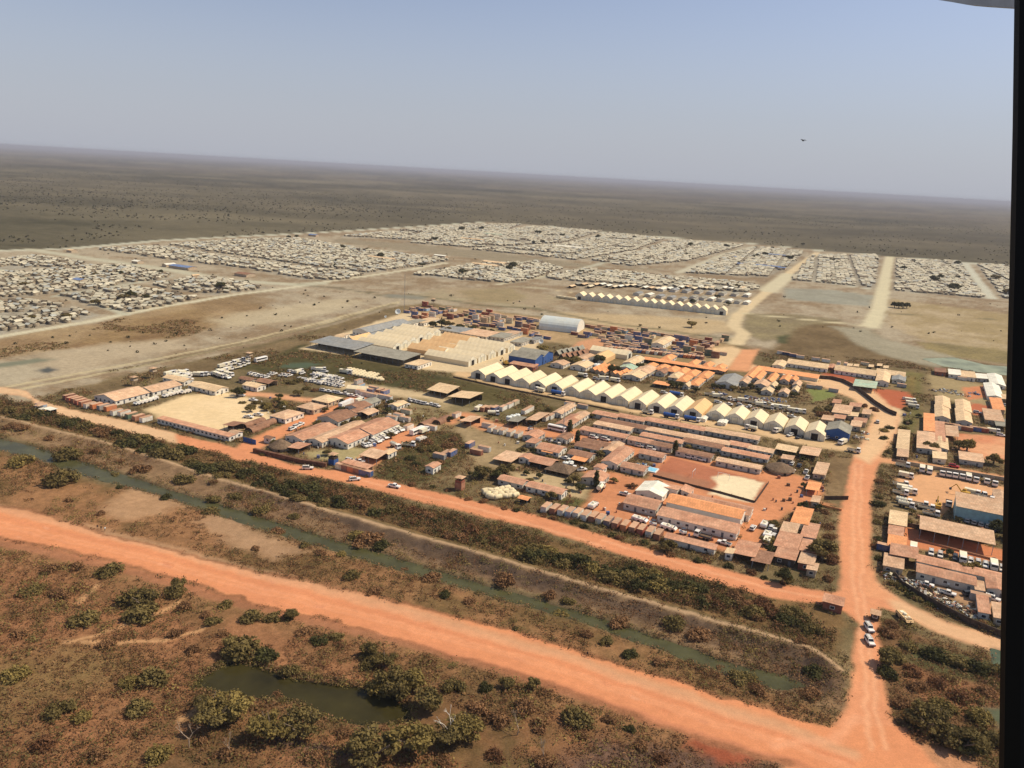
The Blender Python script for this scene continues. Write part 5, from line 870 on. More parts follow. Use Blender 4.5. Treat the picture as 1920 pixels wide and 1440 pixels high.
# blue warehouse with two gables, red lean-to
house((957, 680), (1003, 690), (1017, 681), '', 'grey', 'blue', h=6, rise=2.4, label='blue warehouse with twin gables, front bay', along='x', name='warehouse', win=.35, doors=0); house((972, 674), (1018, 684), (1031, 675), '', 'grey', 'blue', h=6, rise=2.4, label='blue warehouse with twin gables, back bay', along='x', name='warehouse', win=.35, doors=0)
house((955, 688), (1000, 696), (1006, 692), '', 'rust', 'brick', h=2.6, kind='mono', rise=.5, label='red-walled lean-to in front of the blue warehouse', name='lean_to', cat='shed')
lm('the blue warehouse', 992, 678)
house((1011, 617), (1081, 626), (1095, 616), '', 'silver', 'white', h=.3, kind='arch', along='x', rise=10, label='large silver half-round hangar in the container yard', name='half_round_hangar', cat='hangar', win=0, doors=0, g=rad(-18)); lm('the silver hangar', 1050, 612)
house((1546, 822), (1590, 829), (1600, 815), '', 'grey', 'blue', h=4.6, rise=2.2, along='y', label='blue open workshop with grey gabled roof at the end of the tent row', name='workshop', win=.3, doors=1); lm('the blue workshop', 1573, 815)
vehicle('truck', 1579, 833, 250, lite=False); vehicle('truck', 1458, 811, 245, lite=False); vehicle('suv', 1481, 818, 245, lite=False); vehicle('darksuv', 1498, 822, 240, lite=False); vehicle('tanker', 1408, 807, 170, lite=False); vehicle('suv', 1549, 823, 245, lite=False); vehicle('bluetanker', 1258, 784, 0, lite=False); vehicle('bluetanker', 1297, 790, 0, lite=False); vehicle('bluetanker', 1046, 741, 0, lite=False); vehicle('truck', 1012, 735, 170, lite=False); vehicle('flatbed', 866, 684, 0); vehicle('excavator', 948, 684, 150); vehicle('flatbed', 1214, 776, 0, lite=False)
for x, y in [(1322, 790), (1355, 797), (1360, 797)]: house((x-6, y), (x, y+2), (x+7, y-3), 'tiny white tent hut', 'white', 'white', h=1.8, minA=3, name='small_tent', cat='tent', win=0, doors=0)
# ------------------------------------------------------------------ container yard
Y1 = [(763, 587, 'blue', 'A'), (775, 585, 'tan', 'A'), (797, 575, 'red', 'A'), (806, 578, 'maroon', 'A'), (790, 583, 'blue', 'A'), (801, 583, 'skyblue', 'B'), (815, 590, 'blue', 'A'), (825, 588, 'blue', 'B'), (835, 587, 'brown', 'B'), (843, 584, 'grey', 'B'), (852, 584, 'white', 'B'), (779, 597, 'maroon', 'A'), (788, 596, 'brown', 'A'), (797, 598, 'orange', 'A'), (811, 600, 'navy', 'A'), (885, 585, 'blue', 'A'), (899, 586, 'teal', 'A'), (909, 590, 'red', 'A'), (917, 590, 'red', 'B'), (884, 597, 'brown', 'A'), (897, 594, 'rust', 'B'), (907, 599, 'blue', 'A'), (893, 605, 'blue', 'A'), (911, 612, 'navy', 'A'), (922, 613, 'maroon', 'A'), (930, 607, 'blue', 'A'), (937, 605, 'skyblue', 'B'), (938, 615, 'white', 'A'), (941, 619, 'blue', 'A'), (955, 606, 'cream', 'A'), (957, 617, 'blue', 'A'), (967, 620, 'blue', 'A'), (972, 613, 'navy', 'A'), (983, 612, 'cream', 'A'), (993, 609, 'blue', 'B'), (977, 622, 'blue', 'A'), (997, 630, 'blue', 'B'), (1004, 627, 'white', 'A'), (1009, 633, 'navy', 'A'), (1026, 636, 'blue', 'A'), (924, 592, 'cream', 'A'), (935, 594, 'rust', 'A'), (946, 596, 'cream', 'A'), (970, 597, 'brown', 'A'), (982, 599, 'blue', 'A'), (995, 601, 'brown', 'A'), (1006, 603, 'white', 'A'), (865, 613, 'cream', 'A'), (875, 611, 'cream', 'A'), (902, 611, 'navy', 'A'),
      (1103, 614, 'brown', 'A'), (1113, 616, 'rust', 'A'), (1121, 620, 'blue', 'A'), (1133, 618, 'cream', 'A'), (1146, 620, 'blue', 'A'), (1158, 621, 'white', 'A'), (1077, 628, 'maroon', 'A'), (1090, 633, 'navy', 'A'), (1100, 633, 'blue', 'B'), (1108, 629, 'blue', 'B'), (1117, 630, 'cream', 'A'), (1151, 632, 'cream', 'A'), (1165, 623, 'teal', 'A'), (1173, 625, 'teal', 'B'), (1160, 633, 'navy', 'A'), (1171, 635, 'navy', 'A'), (1178, 639, 'white', 'A'), (1182, 630, 'blue', 'A'), (1194, 633, 'blue', 'A'), (1197, 638, 'navy', 'A'), (1210, 631, 'blue', 'A'), (1210, 638, 'cream', 'A'), (1225, 634, 'cream', 'B'), (1192, 648, 'white', 'A'), (1206, 649, 'blue', 'A'), (1155, 650, 'blue', 'A'), (1165, 650, 'cream', 'A'), (1175, 652, 'navy', 'A'), (1186, 654, 'white', 'A'), (1197, 655, 'blue', 'A'), (1262, 645, 'maroon', 'A'), (1275, 652, 'blue', 'A'), (1268, 658, 'blue', 'A'), (1281, 645, 'cream', 'B'), (1295, 657, 'red', 'A'), (1303, 653, 'skyblue', 'B'), (1243, 659, 'white', 'A'), (1260, 663, 'white', 'A'), (1229, 659, 'maroon', 'A'), (1298, 668, 'teal', 'A'), (1328, 667, 'green', 'A'), (1341, 671, 'maroon', 'A'), (1355, 666, 'grey', 'A'), (1315, 682, 'grey', 'A'), (1359, 639, 'green', 'A'), (1328, 638, 'red', 'A')]
YARD_C = 'containers of the yard'
for x, y, c, a in Y1: container(x, y, c, a, group=YARD_C)
for x, y, c in [(797, 575, 'red'), (917, 590, 'red'), (815, 590, 'blue'), (972, 613, 'navy'), (993, 609, 'blue'), (938, 615, 'white'), (1100, 633, 'blue'), (1194, 633, 'blue'), (1178, 639, 'white'), (1275, 652, 'blue'), (1341, 671, 'maroon'), (1328, 667, 'green'), (1359, 639, 'green'), (955, 606, 'cream')]: container(x, y, c, 'A', lvl=1, group=YARD_C)
for x, y, c in [(1334, 654, 'tan'), (1344, 646, 'tan'), (1354, 640, 'tan'), (1327, 660, 'tan')]: container(x, y, c, 'B', 12.2, group=YARD_C)
for i, c in enumerate(['orange', 'white', 'orange', 'tan', 'brown', 'blue', 'maroon', 'grey', 'blue', 'rust', 'white', 'maroon', 'white', 'maroon', 'cream', 'blue', 'tan', 'white', 'blue', 'orange', 'orange', 'red', 'navy', 'maroon']):
    f = i/23; container(1138+f*178, 654.5+f*19, c, 'B', group='front row of the container yard')
for i, c in enumerate(['cream', 'teal', 'white', 'brown', 'cream', 'grey', 'green', 'cream', 'brown', 'teal', 'red', 'maroon', 'brown', 'teal', 'red', 'maroon']):
    f = i/15; container(1222+f*118, 627+f*20, c, 'A', group='back row of the container yard')
YP = [[(768, 578), (860, 580), (930, 590), (1000, 600), (1000, 632), (960, 622), (880, 612), (860, 600), (770, 598)], [(1105, 612), (1230, 626), (1340, 645), (1310, 672), (1240, 662), (1140, 652), (1125, 630)]]
_pl = [(o.location.x, o.location.y) for o, l, _ in THINGS if o.name.startswith('shipping_container')]
for A_, n_ in zip(YP, (34, 44)):
    c_ = tr_ = 0; xs = [p[0] for p in A_]; ys = [p[1] for p in A_]
    while c_ < n_ and tr_ < 3000:
        tr_ += 1; x, y = random.uniform(min(xs), max(xs)), random.uniform(min(ys), max(ys)); g_ = G(x, y)
        ins = False
        for i in range(len(A_)):
            (x1, y1), (x2, y2) = A_[i], A_[(i+1) % len(A_)]
            if (y1 > y) != (y2 > y) and x < (x2-x1)*(y-y1)/(y2-y1)+x1: ins = not ins
        if not ins or any(math.hypot(g_[0]-a, g_[1]-b) < 6.4 for a, b in _pl) or (1215 < x < 1262 and 636 < y < 660): continue
        _pl.append((g_[0], g_[1])); c_ += 1; cc_ = random.choice(['blue', 'blue', 'cream', 'white', 'maroon', 'rust', 'brown', 'tan', 'grey', 'navy', 'green', 'orange']); container(x, y, cc_, 'A', group=YARD_C)
        if random.random() < .3: container(x, y, cc_, 'A', lvl=1, group=YARD_C)
house((1222, 651), (1243, 655), (1258, 641), '', 'sand', 'white', h=3.6, label='pale tan-roofed store amid the container yard', win=.5)
lm('the container yard entrance', 1345, 675); lm('the pale tan store', 1238, 648); lm('the rust-red container stack', 915, 588); lm('the yard corner tower', 808, 575)
# ------------------------------------------------------------------ staff huts between yard and tents
for L, N, R, lk, rf in [((1208, 693), (1222, 697), (1234, 689), 'orange hipped hut', 'orange'), ((1228, 697), (1244, 701), (1256, 692), 'orange hipped hut', 'orange'), ((1249, 700), (1264, 704), (1277, 696), 'orange hipped hut', 'orange'), ((1268, 703), (1283, 707), (1297, 699), 'orange hipped hut', 'orange'), ((1286, 707), (1302, 712), (1316, 703), 'orange hipped hut', 'orange'), ((1309, 711), (1326, 716), (1345, 706), 'orange hipped hut', 'orange'), ((1254, 712), (1270, 716), (1288, 708), 'tan hipped hut', 'sand'), ((1270, 718), (1286, 723), (1300, 713), 'tan hipped hut', 'orange'), ((1292, 725), (1308, 730), (1322, 718), 'orange hipped hut', 'orange'), ((1281, 729), (1290, 732), (1298, 727), 'small tan hut', 'sand'), ((1190, 700), (1216, 707), (1234, 697), 'wide tan-roofed hut', 'tan'), ((1170, 708), (1200, 716), (1214, 706), 'wide tan-roofed hut', 'sand'), ((1231, 703), (1245, 707), (1255, 700), 'dull red-roofed hut', 'brown'), ((1398, 710), (1412, 716), (1430, 697), 'orange gabled hut', 'orange'), ((1411, 715), (1424, 719), (1441, 706), 'orange gabled hut', 'orange'), ((1435, 720), (1448, 724), (1463, 710), 'orange gabled hut', 'orange'), ((1462, 718), (1478, 722), (1488, 713), 'orange gabled hut', 'orange'), ((1413, 727), (1438, 732), (1446, 724), 'tan-roofed hut', 'tan'), ((1441, 730), (1452, 733), (1460, 726), 'tan-roofed hut', 'sand'), ((1384, 722), (1400, 726), (1414, 718), 'tan-roofed hut', 'tan'), ((1486, 727), (1498, 731), (1506, 724), 'tan-roofed hut', 'tan'), ((1480, 718), (1492, 722), (1502, 716), 'tan-roofed hut', 'orange'), ((1460, 742), (1476, 746), (1484, 740), 'tan-roofed hut', 'tan'), ((1484, 738), (1494, 741), (1502, 735), 'sand-roofed hut', 'sand'), ((1427, 739), (1446, 743), (1452, 737), 'sand-roofed hut', 'sand')]:
    house(L, N, R, lk, rf, 'grey', kind='hip' if 'hipped' in lk else 'gable', rise=1.6, name='staff_hut', cat='hut', win=.7, h=2.5)
house((1342, 724), (1378, 731), (1402, 716), '', 'slate', 'white', label='large grey-roofed staff hall among the orange huts', rise=2, win=.8)
for i in range(6):
    f = i/5; house((1205+f*130, 678+f*20), (1228+f*130, 683+f*20.5), (1236+f*130, 679+f*20), 'long orange walkway roof', 'orange', 'tan', h=2.6, kind='gable', rise=.5, openf=True, name='walkway_roof', cat='canopy')
for L, N, R in [((1290, 688), (1303, 692), (1314, 684)), ((1316, 692), (1330, 696), (1340, 688)), ((1340, 696), (1354, 700), (1362, 692)), ((1240, 678), (1256, 682), (1268, 674))]: house(L, N, R, 'orange hipped hut', 'orange', 'grey', kind='hip', rise=1.8, name='staff_hut', cat='hut', win=.7)
for j in range(3):
    for i in range(3): house((1108+i*9+j*7, 697+i*2.2-j*3.2), (1115+i*9+j*7, 699.5+i*2.2-j*3.2), (1122+i*9+j*7, 695+i*2.2-j*3.2), 'tiny orange gabled hut', 'orange', 'tan', h=2, rise=1.4, along='y', name='small_hut', cat='hut', win=0, doors=0)
for i in range(4): house((1146+i*9, 704+(i % 2)*3-i), (1153+i*9, 706.5+(i % 2)*3-i), (1161+i*9, 702+(i % 2)*3-i), 'tiny orange gabled hut', 'orange', 'tan', h=2, rise=1.4, along='y', name='small_hut', cat='hut', win=0, doors=0)
for i in range(5):
    for j in range(2): house((1042+i*10+j*9, 666-i*2.0+j*7), (1048+i*10+j*9, 668-i*2.0+j*7), (1056+i*10+j*9, 664-i*2.0+j*7), 'steep dark-roofed hut', 'brown' if j else 'grey', 'dark', h=1.4, rise=2.6, along='y', name='steep_hut', cat='hut', win=0, doors=0, minA=4, depth=9)
for L, N, R, lk, rf in [((1078, 678), (1100, 683), (1112, 673), 'tan-roofed hut', 'tan'), ((1073, 690), (1098, 697), (1110, 688), 'grey-walled prefab', 'sand'), ((1034, 687), (1056, 692), (1066, 686), 'tan-roofed hut', 'tan'), ((1168, 686), (1190, 690), (1198, 676), 'tan-roofed hut', 'sand'), ((1160, 695), (1186, 700), (1192, 694), 'green-roofed hut', 'green'), ((1150, 668), (1170, 672), (1180, 664), 'tan-roofed hut', 'tan')]: house(L, N, R, lk, rf, 'white', name='staff_hut', cat='hut', win=.7)
tent(1116, 682, '', True, 12, 26, 3.4, 6.0, dusty=True, face=rad(0), label='ochre tent behind the tall dark tree in the staff camp'); tent(1180, 672, '', True, 12, 30, 3.4, 6.0, dusty=False, face=rad(90), label='long cream tent right of the tall dark tree in the staff camp')
for x, y in [(980+8, 688), (1240, 724)]: house((x-14, y), (x+12, y+6), (x+20, y+2), 'low orange-roofed shelter', 'orange', 'tan', h=2.4, kind='mono', rise=.3, openf=True, name='shelter', cat='shelter')
lm('the orange staff huts', 1290, 708); lm('the grey-roofed staff hall', 1372, 722); lm('the tiny orange huts', 1128, 695); lm('the steep dark huts', 1062, 662)
# clutter behind the tents: scrap vehicles, blue drums under nets
for x, y, k, a in [(1330, 742, 'flatbed', 10), (1345, 746, 'truck', 30), (1362, 750, 'flatbed', -20), (1378, 752, 'suv', 50), (1392, 754, 'truck', 10), (1410, 757, 'flatbed', 0), (1346, 756, 'suv', 10), (1366, 760, 'pickup', 20), (1388, 762, 'suv', -10), (1405, 764, 'suv', 60), (1426, 762, 'truck', 20), (1440, 766, 'flatbed', 10), (1456, 766, 'truck', 0), (1470, 768, 'truck', 5), (1486, 773, 'truck', 0), (1500, 775, 'truck', 8), (1484, 783, 'pickup', -5), (1092, 707, 'tanker', 0), (1118, 712, 'suv', 0), (1132, 713, 'truck', 20), (1153, 716, 'truck', 0), (1245, 738, 'suv', 0), (1268, 743, 'bluetanker', 0), (1124, 720, 'flatbed', 0)]: vehicle(k, x, y, a)
def heap(px, py, r, n, cols, look, name='scrap_heap', cat='heap', hh=1.6, label=None):
    b = MB(); p = G(px, py)
    for i in range(n):
        a = random.random()*6.28; d = r*math.sqrt(random.random()); s = random.uniform(.25, .9); x, y = d*math.cos(a)*1.3, d*math.sin(a)*.7; z = hh*(1-d/r)*random.random(); M = Euler((random.uniform(-.6, .6), random.uniform(-.6, .6), random.random()*6)).to_matrix(); k = len(b.v); b.box(-s, s, -s*.5, s*.5, -s*.25, s*.25, random.randrange(len(cols)))
        for q_ in range(k, len(b.v)): v = M @ Vector(b.v[q_]); b.v[q_] = (v.x+x, v.y+y, max(v.z+z+.2, 0))
    o = ob(name, b.mesh(name, cols), None, (p[0], p[1], 0), GRID); o['kind'] = 'thing'; return reg(o, look, cat, None, label)
SCR = [STEEL, WOOD, CONT['rust'], CONT['white'], CONT['cream']]; BLU = [CONT['blue'], CONT['navy'], STEEL]
for x, y, r, n, c, lk in [(1405, 746, 5, 40, BLU, 'heap of blue drums'), (1452, 750, 6, 50, BLU, 'heap of blue drums'), (1350, 739, 4, 30, BLU, 'heap of blue drums'), (1430, 752, 7, 40, SCR, 'pale scrap heap'), (1380, 757, 7, 40, SCR, 'pale scrap heap'), (1412, 768, 7, 50, SCR, 'pale scrap heap'), (1465, 772, 6, 40, SCR, 'pale scrap heap'), (1440, 758, 6, 40, SCR, 'pale scrap heap')]: heap(x, y, r, n, c, lk)
lm('the blue drum heap', 1452, 750)
# ------------------------------------------------------------------ U-shaped block and the strip north of the road
house((1478, 684), (1550, 699), (1558, 692), '', 'sand', 'white', h=3, label='long tan-roofed block with courtyard beside the northern pool', ac=0); house((1565, 698), (1640, 712), (1648, 704), '', 'sand', 'white', h=3, label='long tan-roofed block right of the small red porch'); house((1642, 706), (1695, 714), (1700, 707), '', 'sand', 'white', h=3, label='tan-roofed block end beside the red side road'); house((1448, 691), (1468, 695), (1478, 686), '', 'sand', 'grey', h=3, label='short tan-roofed wing closing the northern courtyard'); house((1553, 694), (1562, 697), (1568, 690), '', 'rust', 'brick', h=2.6, label='small red porch between the two long tan blocks')
house((1416, 700), (1532, 716), (1538, 710), '', 'orange', 'cream', h=2.4, kind='mono', rise=.3, label='long low orange-roofed wall shed along the northern road', win=0, doors=0); house((1641, 721), (1665, 726), (1668, 704), '', 'sand', 'white', h=3.4, along='y', label='pale gabled hall in front of the long tan block'); house((1672, 716), (1696, 722), (1699, 712), '', 'slate', 'grey', h=2.6, label='grey-roofed hut behind the silver container'); house((1600, 728), (1640, 738), (1648, 726), '', 'green', 'tan', h=3.2, kind='mono', rise=.5, openf=True, name='canopy', cat='canopy', label='pale green canopy roof above the curved black fence')
for x, y, c, al in [(1464, 664, 'white', 'A'), (1474, 666, 'navy', 'A'), (1487, 669, 'blue', 'A'), (1500, 672, 'white', 'A'), (1529, 676, 'white', 'A'), (1548, 679, 'white', 'A'), (1572, 684, 'white', 'B'), (1585, 686, 'white', 'B'), (1506, 692, 'white', 'A'), (1690, 726, 'grey', 'A'), (1621, 685, 'cream', 'A'), (1520, 728, 'grey', 'A'), (1532, 729, 'grey', 'A'), (1562, 735, 'grey', 'A')]: container(x, y, c, al)
vehicle('truck', 1476, 710, -3); vehicle('suv', 1645, 793, 75); vehicle('truck', 1706, 754, 0); vehicle('truck', 1708, 760, 0); vehicle('tanker', 1712, 766, 0); vehicle('suv', 1699, 750, 20)
for x, y in [(1596, 690), (1608, 691), (1636, 692), (1664, 694), (1652, 690)]: house((x-5, y), (x, y+1.5), (x+6, y-2), 'small market stall', 'sand', 'tan', h=2, openf=True, kind='mono', rise=.3, name='market_stall', cat='stall', minA=3)
lm('the long tan courtyard block', 1515, 690); lm('the curved black fence', 1590, 740); lm('the northern pool', 1830, 680)
# huts by the blue workshop
for L, N, R, lk, rf in [((1560, 778), (1592, 786), (1607, 772), 'tan-roofed house', 'tan'), ((1590, 786), (1606, 790), (1612, 784), 'small tan hut', 'sand'), ((1616, 782), (1630, 786), (1636, 778), 'tan-roofed hut', 'tan'), ((1592, 768), (1612, 772), (1618, 766), 'rusty shelter roof', 'rust'), ((1560, 762), (1574, 765), (1580, 759), 'rusty shelter roof', 'rust'), ((1540, 793), (1560, 798), (1566, 790), 'tan lean-to', 'tan'), ((1600, 796), (1622, 802), (1628, 795), 'tan lean-to', 'rust'), ((1562, 790), (1582, 795), (1588, 789), 'tan lean-to', 'rust'), ((1594, 806), (1612, 810), (1618, 800), 'blue-walled hut', 'tan')]: house(L, N, R, lk, rf, 'tan', kind='mono', rise=.4, name='hut', cat='hut', win=.7)
heap(1612, 822, 4, 30, SCR, 'scrap heap'); heap(1618, 812, 3, 25, SCR, 'scrap heap'); vehicle('flatbed', 1600, 848, -5)
# right-hand side across the road
for i, (L, N, R) in enumerate([((1752, 789), (1779, 795), (1781, 772)), ((1753, 770), (1780, 775), (1782, 756)), ((1792, 796), (1821, 803), (1823, 780)), ((1792, 777), (1820, 783), (1822, 763))]): house(L, N, R, '', 'sand', 'grey', h=3.2, along='y', rise=1.2, label=f'tan gabled prefab, {["left nearer", "left farther", "right nearer", "right farther"][i]} of the block of four', group='four tan gabled prefabs')
lm('the four tan prefabs', 1788, 775)
for L, N, R, lk, rf, wl in [((1856, 726), (1884, 731), (1886, 712), 'white gabled hall', 'white', 'white'), ((1850, 748), (1880, 754), (1882, 730), 'white gabled hall', 'white', 'white'), ((1778, 706), (1800, 711), (1806, 702), 'white-roofed store', 'white', 'white'), ((1800, 711), (1828, 716), (1834, 706), 'white-roofed store', 'sand', 'white'), ((1830, 714), (1850, 718), (1855, 710), 'white-roofed store', 'white', 'grey'), ((1752, 702), (1772, 706), (1776, 699), 'brown-roofed store', 'brown', 'brick'), ((1860, 772), (1882, 778), (1886, 757), 'orange-roofed prefab', 'orange', 'tan'), ((1866, 752), (1895, 758), (1898, 750), 'white canopy', 'sand', 'white'), ((1845, 790), (1880, 800), (1886, 780), 'patched tan roof', 'tan', 'tan'), ((1731, 814), (1750, 819), (1754, 786), 'orange-roofed house', 'orange', 'white'), ((1742, 832), (1770, 838), (1776, 802), 'orange-roofed house', 'rust', 'tan'), ((1718, 848), (1762, 856), (1764, 824), 'tan-roofed house', 'tan', 'grey'), ((1680, 848), (1701, 853), (1704, 817), 'tall tan flat-roofed house', 'sand', 'tan'), ((1750, 846), (1776, 852), (1784, 832), 'grey-walled prefab', 'sand', 'grey'), ((1773, 824), (1795, 829), (1800, 810), 'dark open shed', 'tan', 'dark'), ((1798, 868), (1842, 878), (1848, 864), 'long tan-roofed block', 'tan', 'grey'), ((1748, 866), (1772, 872), (1775, 860), 'cream gatehouse', 'sand', 'cream'), ((1866, 804), (1890, 810), (1892, 797), 'grey canopy', 'grey', 'dark'), ((1681, 862), (1700, 868), (1704, 848), 'small tan porch', 'tan', 'dark')]:
    house(L, N, R, lk, rf, wl, kind='gable' if ('hall' in lk or 'grey-walled' in lk or 'tan-roofed house' in lk) else 'mono', along='y' if ('hall' in lk) else None, rise=None if 'hall' in lk else .5, name='house', cat='building', openf=('canopy' in lk or 'open' in lk), win=.8)
for x, y, c, al in [(1765, 799, 'white', 'A'), (1775, 801, 'brown', 'A'), (1788, 803, 'brown', 'A'), (1800, 806, 'white', 'A'), (1812, 808, 'rust', 'A'), (1828, 808, 'blue', 'A'), (1842, 810, 'red', 'A'), (1803, 713, 'white', 'A')]: container(x, y, c, al, g=rad(-24))
for x, y, k, a in [(1832, 775, 'suv', 0), (1877, 818, 'suv', 0), (1862, 812, 'truck', 0), (1788, 876.5, 'redcar', 0), (1885, 762, 'suv', 0)]: vehicle(k, x, y, a, lite=False)
heap(1765, 735, 6, 40, [WOOD, CONT['grey'], STEEL], 'stack of roof poles'); heap(1780, 733, 5, 40, [WOOD, CONT['cream'], STEEL], 'stack of roof poles'); heap(1802, 741, 5, 40, SCR, 'pale rubble heap'); heap(1828, 739, 3, 30, BLU, 'blue drums on red ground')
lm('the red car', 1788, 876); lm('the tall tan house', 1691, 835); lm('the white gabled halls', 1868, 735)
# truck park
for i, (x, y, k) in enumerate([(1728, 884, 'truck'), (1742, 887, 'truck'), (1766, 891, 'dumptruck'), (1778, 893, 'dumptruck'), (1790, 895, 'dumptruck'), (1803, 897, 'dumptruck'), (1815, 900, 'truck'), (1829, 903, 'dumptruck'), (1849, 906, 'flatbed'), (1864, 910, 'dumptruck')]): vehicle(k, x, y, -68, label=f'{VLOOK[k]}, {ORD[i]} from the left in the long truck row', group='trucks parked nose out in a row', lite=False)
for x, y, k, a in [(1692, 876, 'flatbed', 0), (1698, 896, 'truck', -5), (1688, 912, 'flatbed', 10), (1695, 920, 'truck', 0), (1688, 928, 'flatbed', 0), (1704, 926, 'truck', 0), (1694, 945, 'tanker', -5), (1698, 952, 'tanker', -5), (1724, 950, 'flatbed', 0), (1736, 956, 'flatbed', 0), (1757, 955, 'excavator', 60), (1778, 948, 'dumptruck', -70), (1808, 930, 'excavator', 160), (1822, 928, 'truck', -10), (1834, 932, 'flatbed', 10), (1848, 940, 'flatbed', -10), (1745, 968, 'flatbed', 0)]: vehicle(k, x, y, a, lite=False)
house((1788, 968), (1905, 1000), (1915, 978), '', 'tan', 'green', h=6.5, kind='mono', rise=1.0, label='tall green-walled warehouse with tan roof beside the truck park', name='warehouse', win=.3, doors=0)
for i in range(6): vehicle('suv', 1812+i*13, 979+i*3.6, 60, label=None, group='cars under the warehouse wall', lite=False)
house((1864, 948), (1892, 956), (1900, 936), 'tan-roofed prefab', 'tan', 'white', name='house'); house((1722, 1008), (1860, 1042), (1868, 1022), '', 'tan', 'dark', h=4.6, kind='mono', rise=.9, openf=True, label='long open shed with tan roof and white posts', name='open_shed', cat='shed')
house((1665, 994), (1696, 1001), (1702, 976), '', 'sand', 'dark', h=3, kind='mono', rise=.3, openf=True, label='ragged pale-roofed open shed at the roadside corner', name='open_shed', cat='shed'); house((1664, 1012), (1690, 1018), (1694, 1002), 'rusty roadside store', 'rust', 'brick', kind='mono', rise=.3, name='shed', cat='shed'); house((1663, 1034), (1695, 1041), (1702, 1022), 'orange-roofed roadside store', 'orange', 'tan', kind='mono', rise=.3, name='shed', cat='shed')
house((1667, 1054), (1716, 1066), (1722, 1046), '', 'rust', 'dark', h=3.4, kind='mono', rise=.5, openf=True, label='open rust-roofed garage behind the scrap yard', name='open_garage', cat='shed'); house((1717, 1062), (1880, 1104), (1888, 1092), '', 'rust', 'white', h=3, label='long rust-roofed barrack, farther of two by the scrap yard', ac=1); house((1717, 1084), (1826, 1112), (1834, 1098), '', 'rust', 'grey', h=3, label='long rust-roofed barrack, nearer of two by the scrap yard', ac=1); house((1848, 1116), (1885, 1126), (1892, 1108), '', 'rust', 'grey', h=3, label='rust-roofed barrack end with stones on the roof'); house((1655, 1072), (1690, 1081), (1694, 1058), 'pale brown roadside roof', 'tan', 'tan', kind='mono', rise=.3, name='shed', cat='shed')
house((1830, 1118), (1842, 1122), (1846, 1106), 'tan store box', 'tan', 'grey', kind='mono', rise=.2, name='shed', cat='shed'); house((1833, 1160), (1852, 1166), (1858, 1136), 'grey-walled yard house', 'rust', 'grey', kind='mono', rise=.3, name='house'); house((1862, 1172), (1880, 1176), (1888, 1150), 'tan yard house', 'tan', 'tan', kind='mono', rise=.3, name='house')
container(1836, 1126, 'grey', 'A'); container(1676, 1036, 'blue', 'A', 12.2)
for i, (x, y, k) in enumerate([(1745, 1040, 'suv'), (1762, 1044, 'suv'), (1790, 1049, 'darksuv'), (1804, 1052, 'truck'), (1819, 1056, 'suv'), (1833, 1059, 'suv'), (1847, 1063, 'suv'), (1862, 1066, 'truck'), (1878, 1070, 'suv')]): vehicle(k, x, y, -68, label=f'{VLOOK[k]}, {ORD[i]} from the left in the row facing the long open shed', group='cars in front of the long open shed', lite=False)
vehicle('truck', 1711, 1034, -68, lite=False); vehicle('pickup', 1776, 1115, -5, lite=False); vehicle('darksuv', 1818, 1117, 30, lite=False); vehicle('pickup', 1735, 1099, 0, lite=False); vehicle('suv', 1860, 1125, -10, lite=False)
for x, y, r, n in [(1680, 1084, 4, 50), (1692, 1092, 5, 60), (1708, 1096, 5, 60), (1722, 1108, 5, 60), (1740, 1116, 5, 60), (1756, 1124, 5, 60), (1772, 1132, 5, 70), (1790, 1142, 6, 80), (1806, 1148, 6, 90), (1820, 1154, 4, 60), (1730, 1102, 4, 50)]: heap(x, y, r, n, SCR+[DARKIN, WOOD], 'scrap heap', hh=1.8)
lm('the truck park', 1770, 915); lm('the green-walled warehouse', 1850, 970); lm('the long open shed', 1790, 1015); lm('the scrap yard', 1770, 1125); lm('the roadside stores', 1680, 1035)
# ------------------------------------------------------------------ junction
vehicle('suv', 1629, 1181, -66, raw=True, label='white off-road car, farther of two driving up to the junction', lite=False, group='cars near the junction'); vehicle('suv', 1630, 1206, -66, raw=True, label='white off-road car, nearer of two driving up to the junction', lite=False, group='cars near the junction'); vehicle('apcsand', 1695, 1163, -58, raw=True, label='sand-topped armoured vehicle standing by the side road at the junction', lite=False)
house((1541, 1143), (1577, 1152), (1582, 1138), '', 'rust', 'brick', h=3, kind='flat', label='red guard post with open top at the road junction', name='guard_post', cat='guard post', win=.6); house((1641, 1164), (1647, 1166), (1651, 1160), '', 'tan', 'dark', h=2.2, kind='mono', rise=.3, depth=2.4, label='dark kiosk with orange roof beside the two white cars', name='kiosk', cat='kiosk')
lm('the road junction', 1600, 1140)
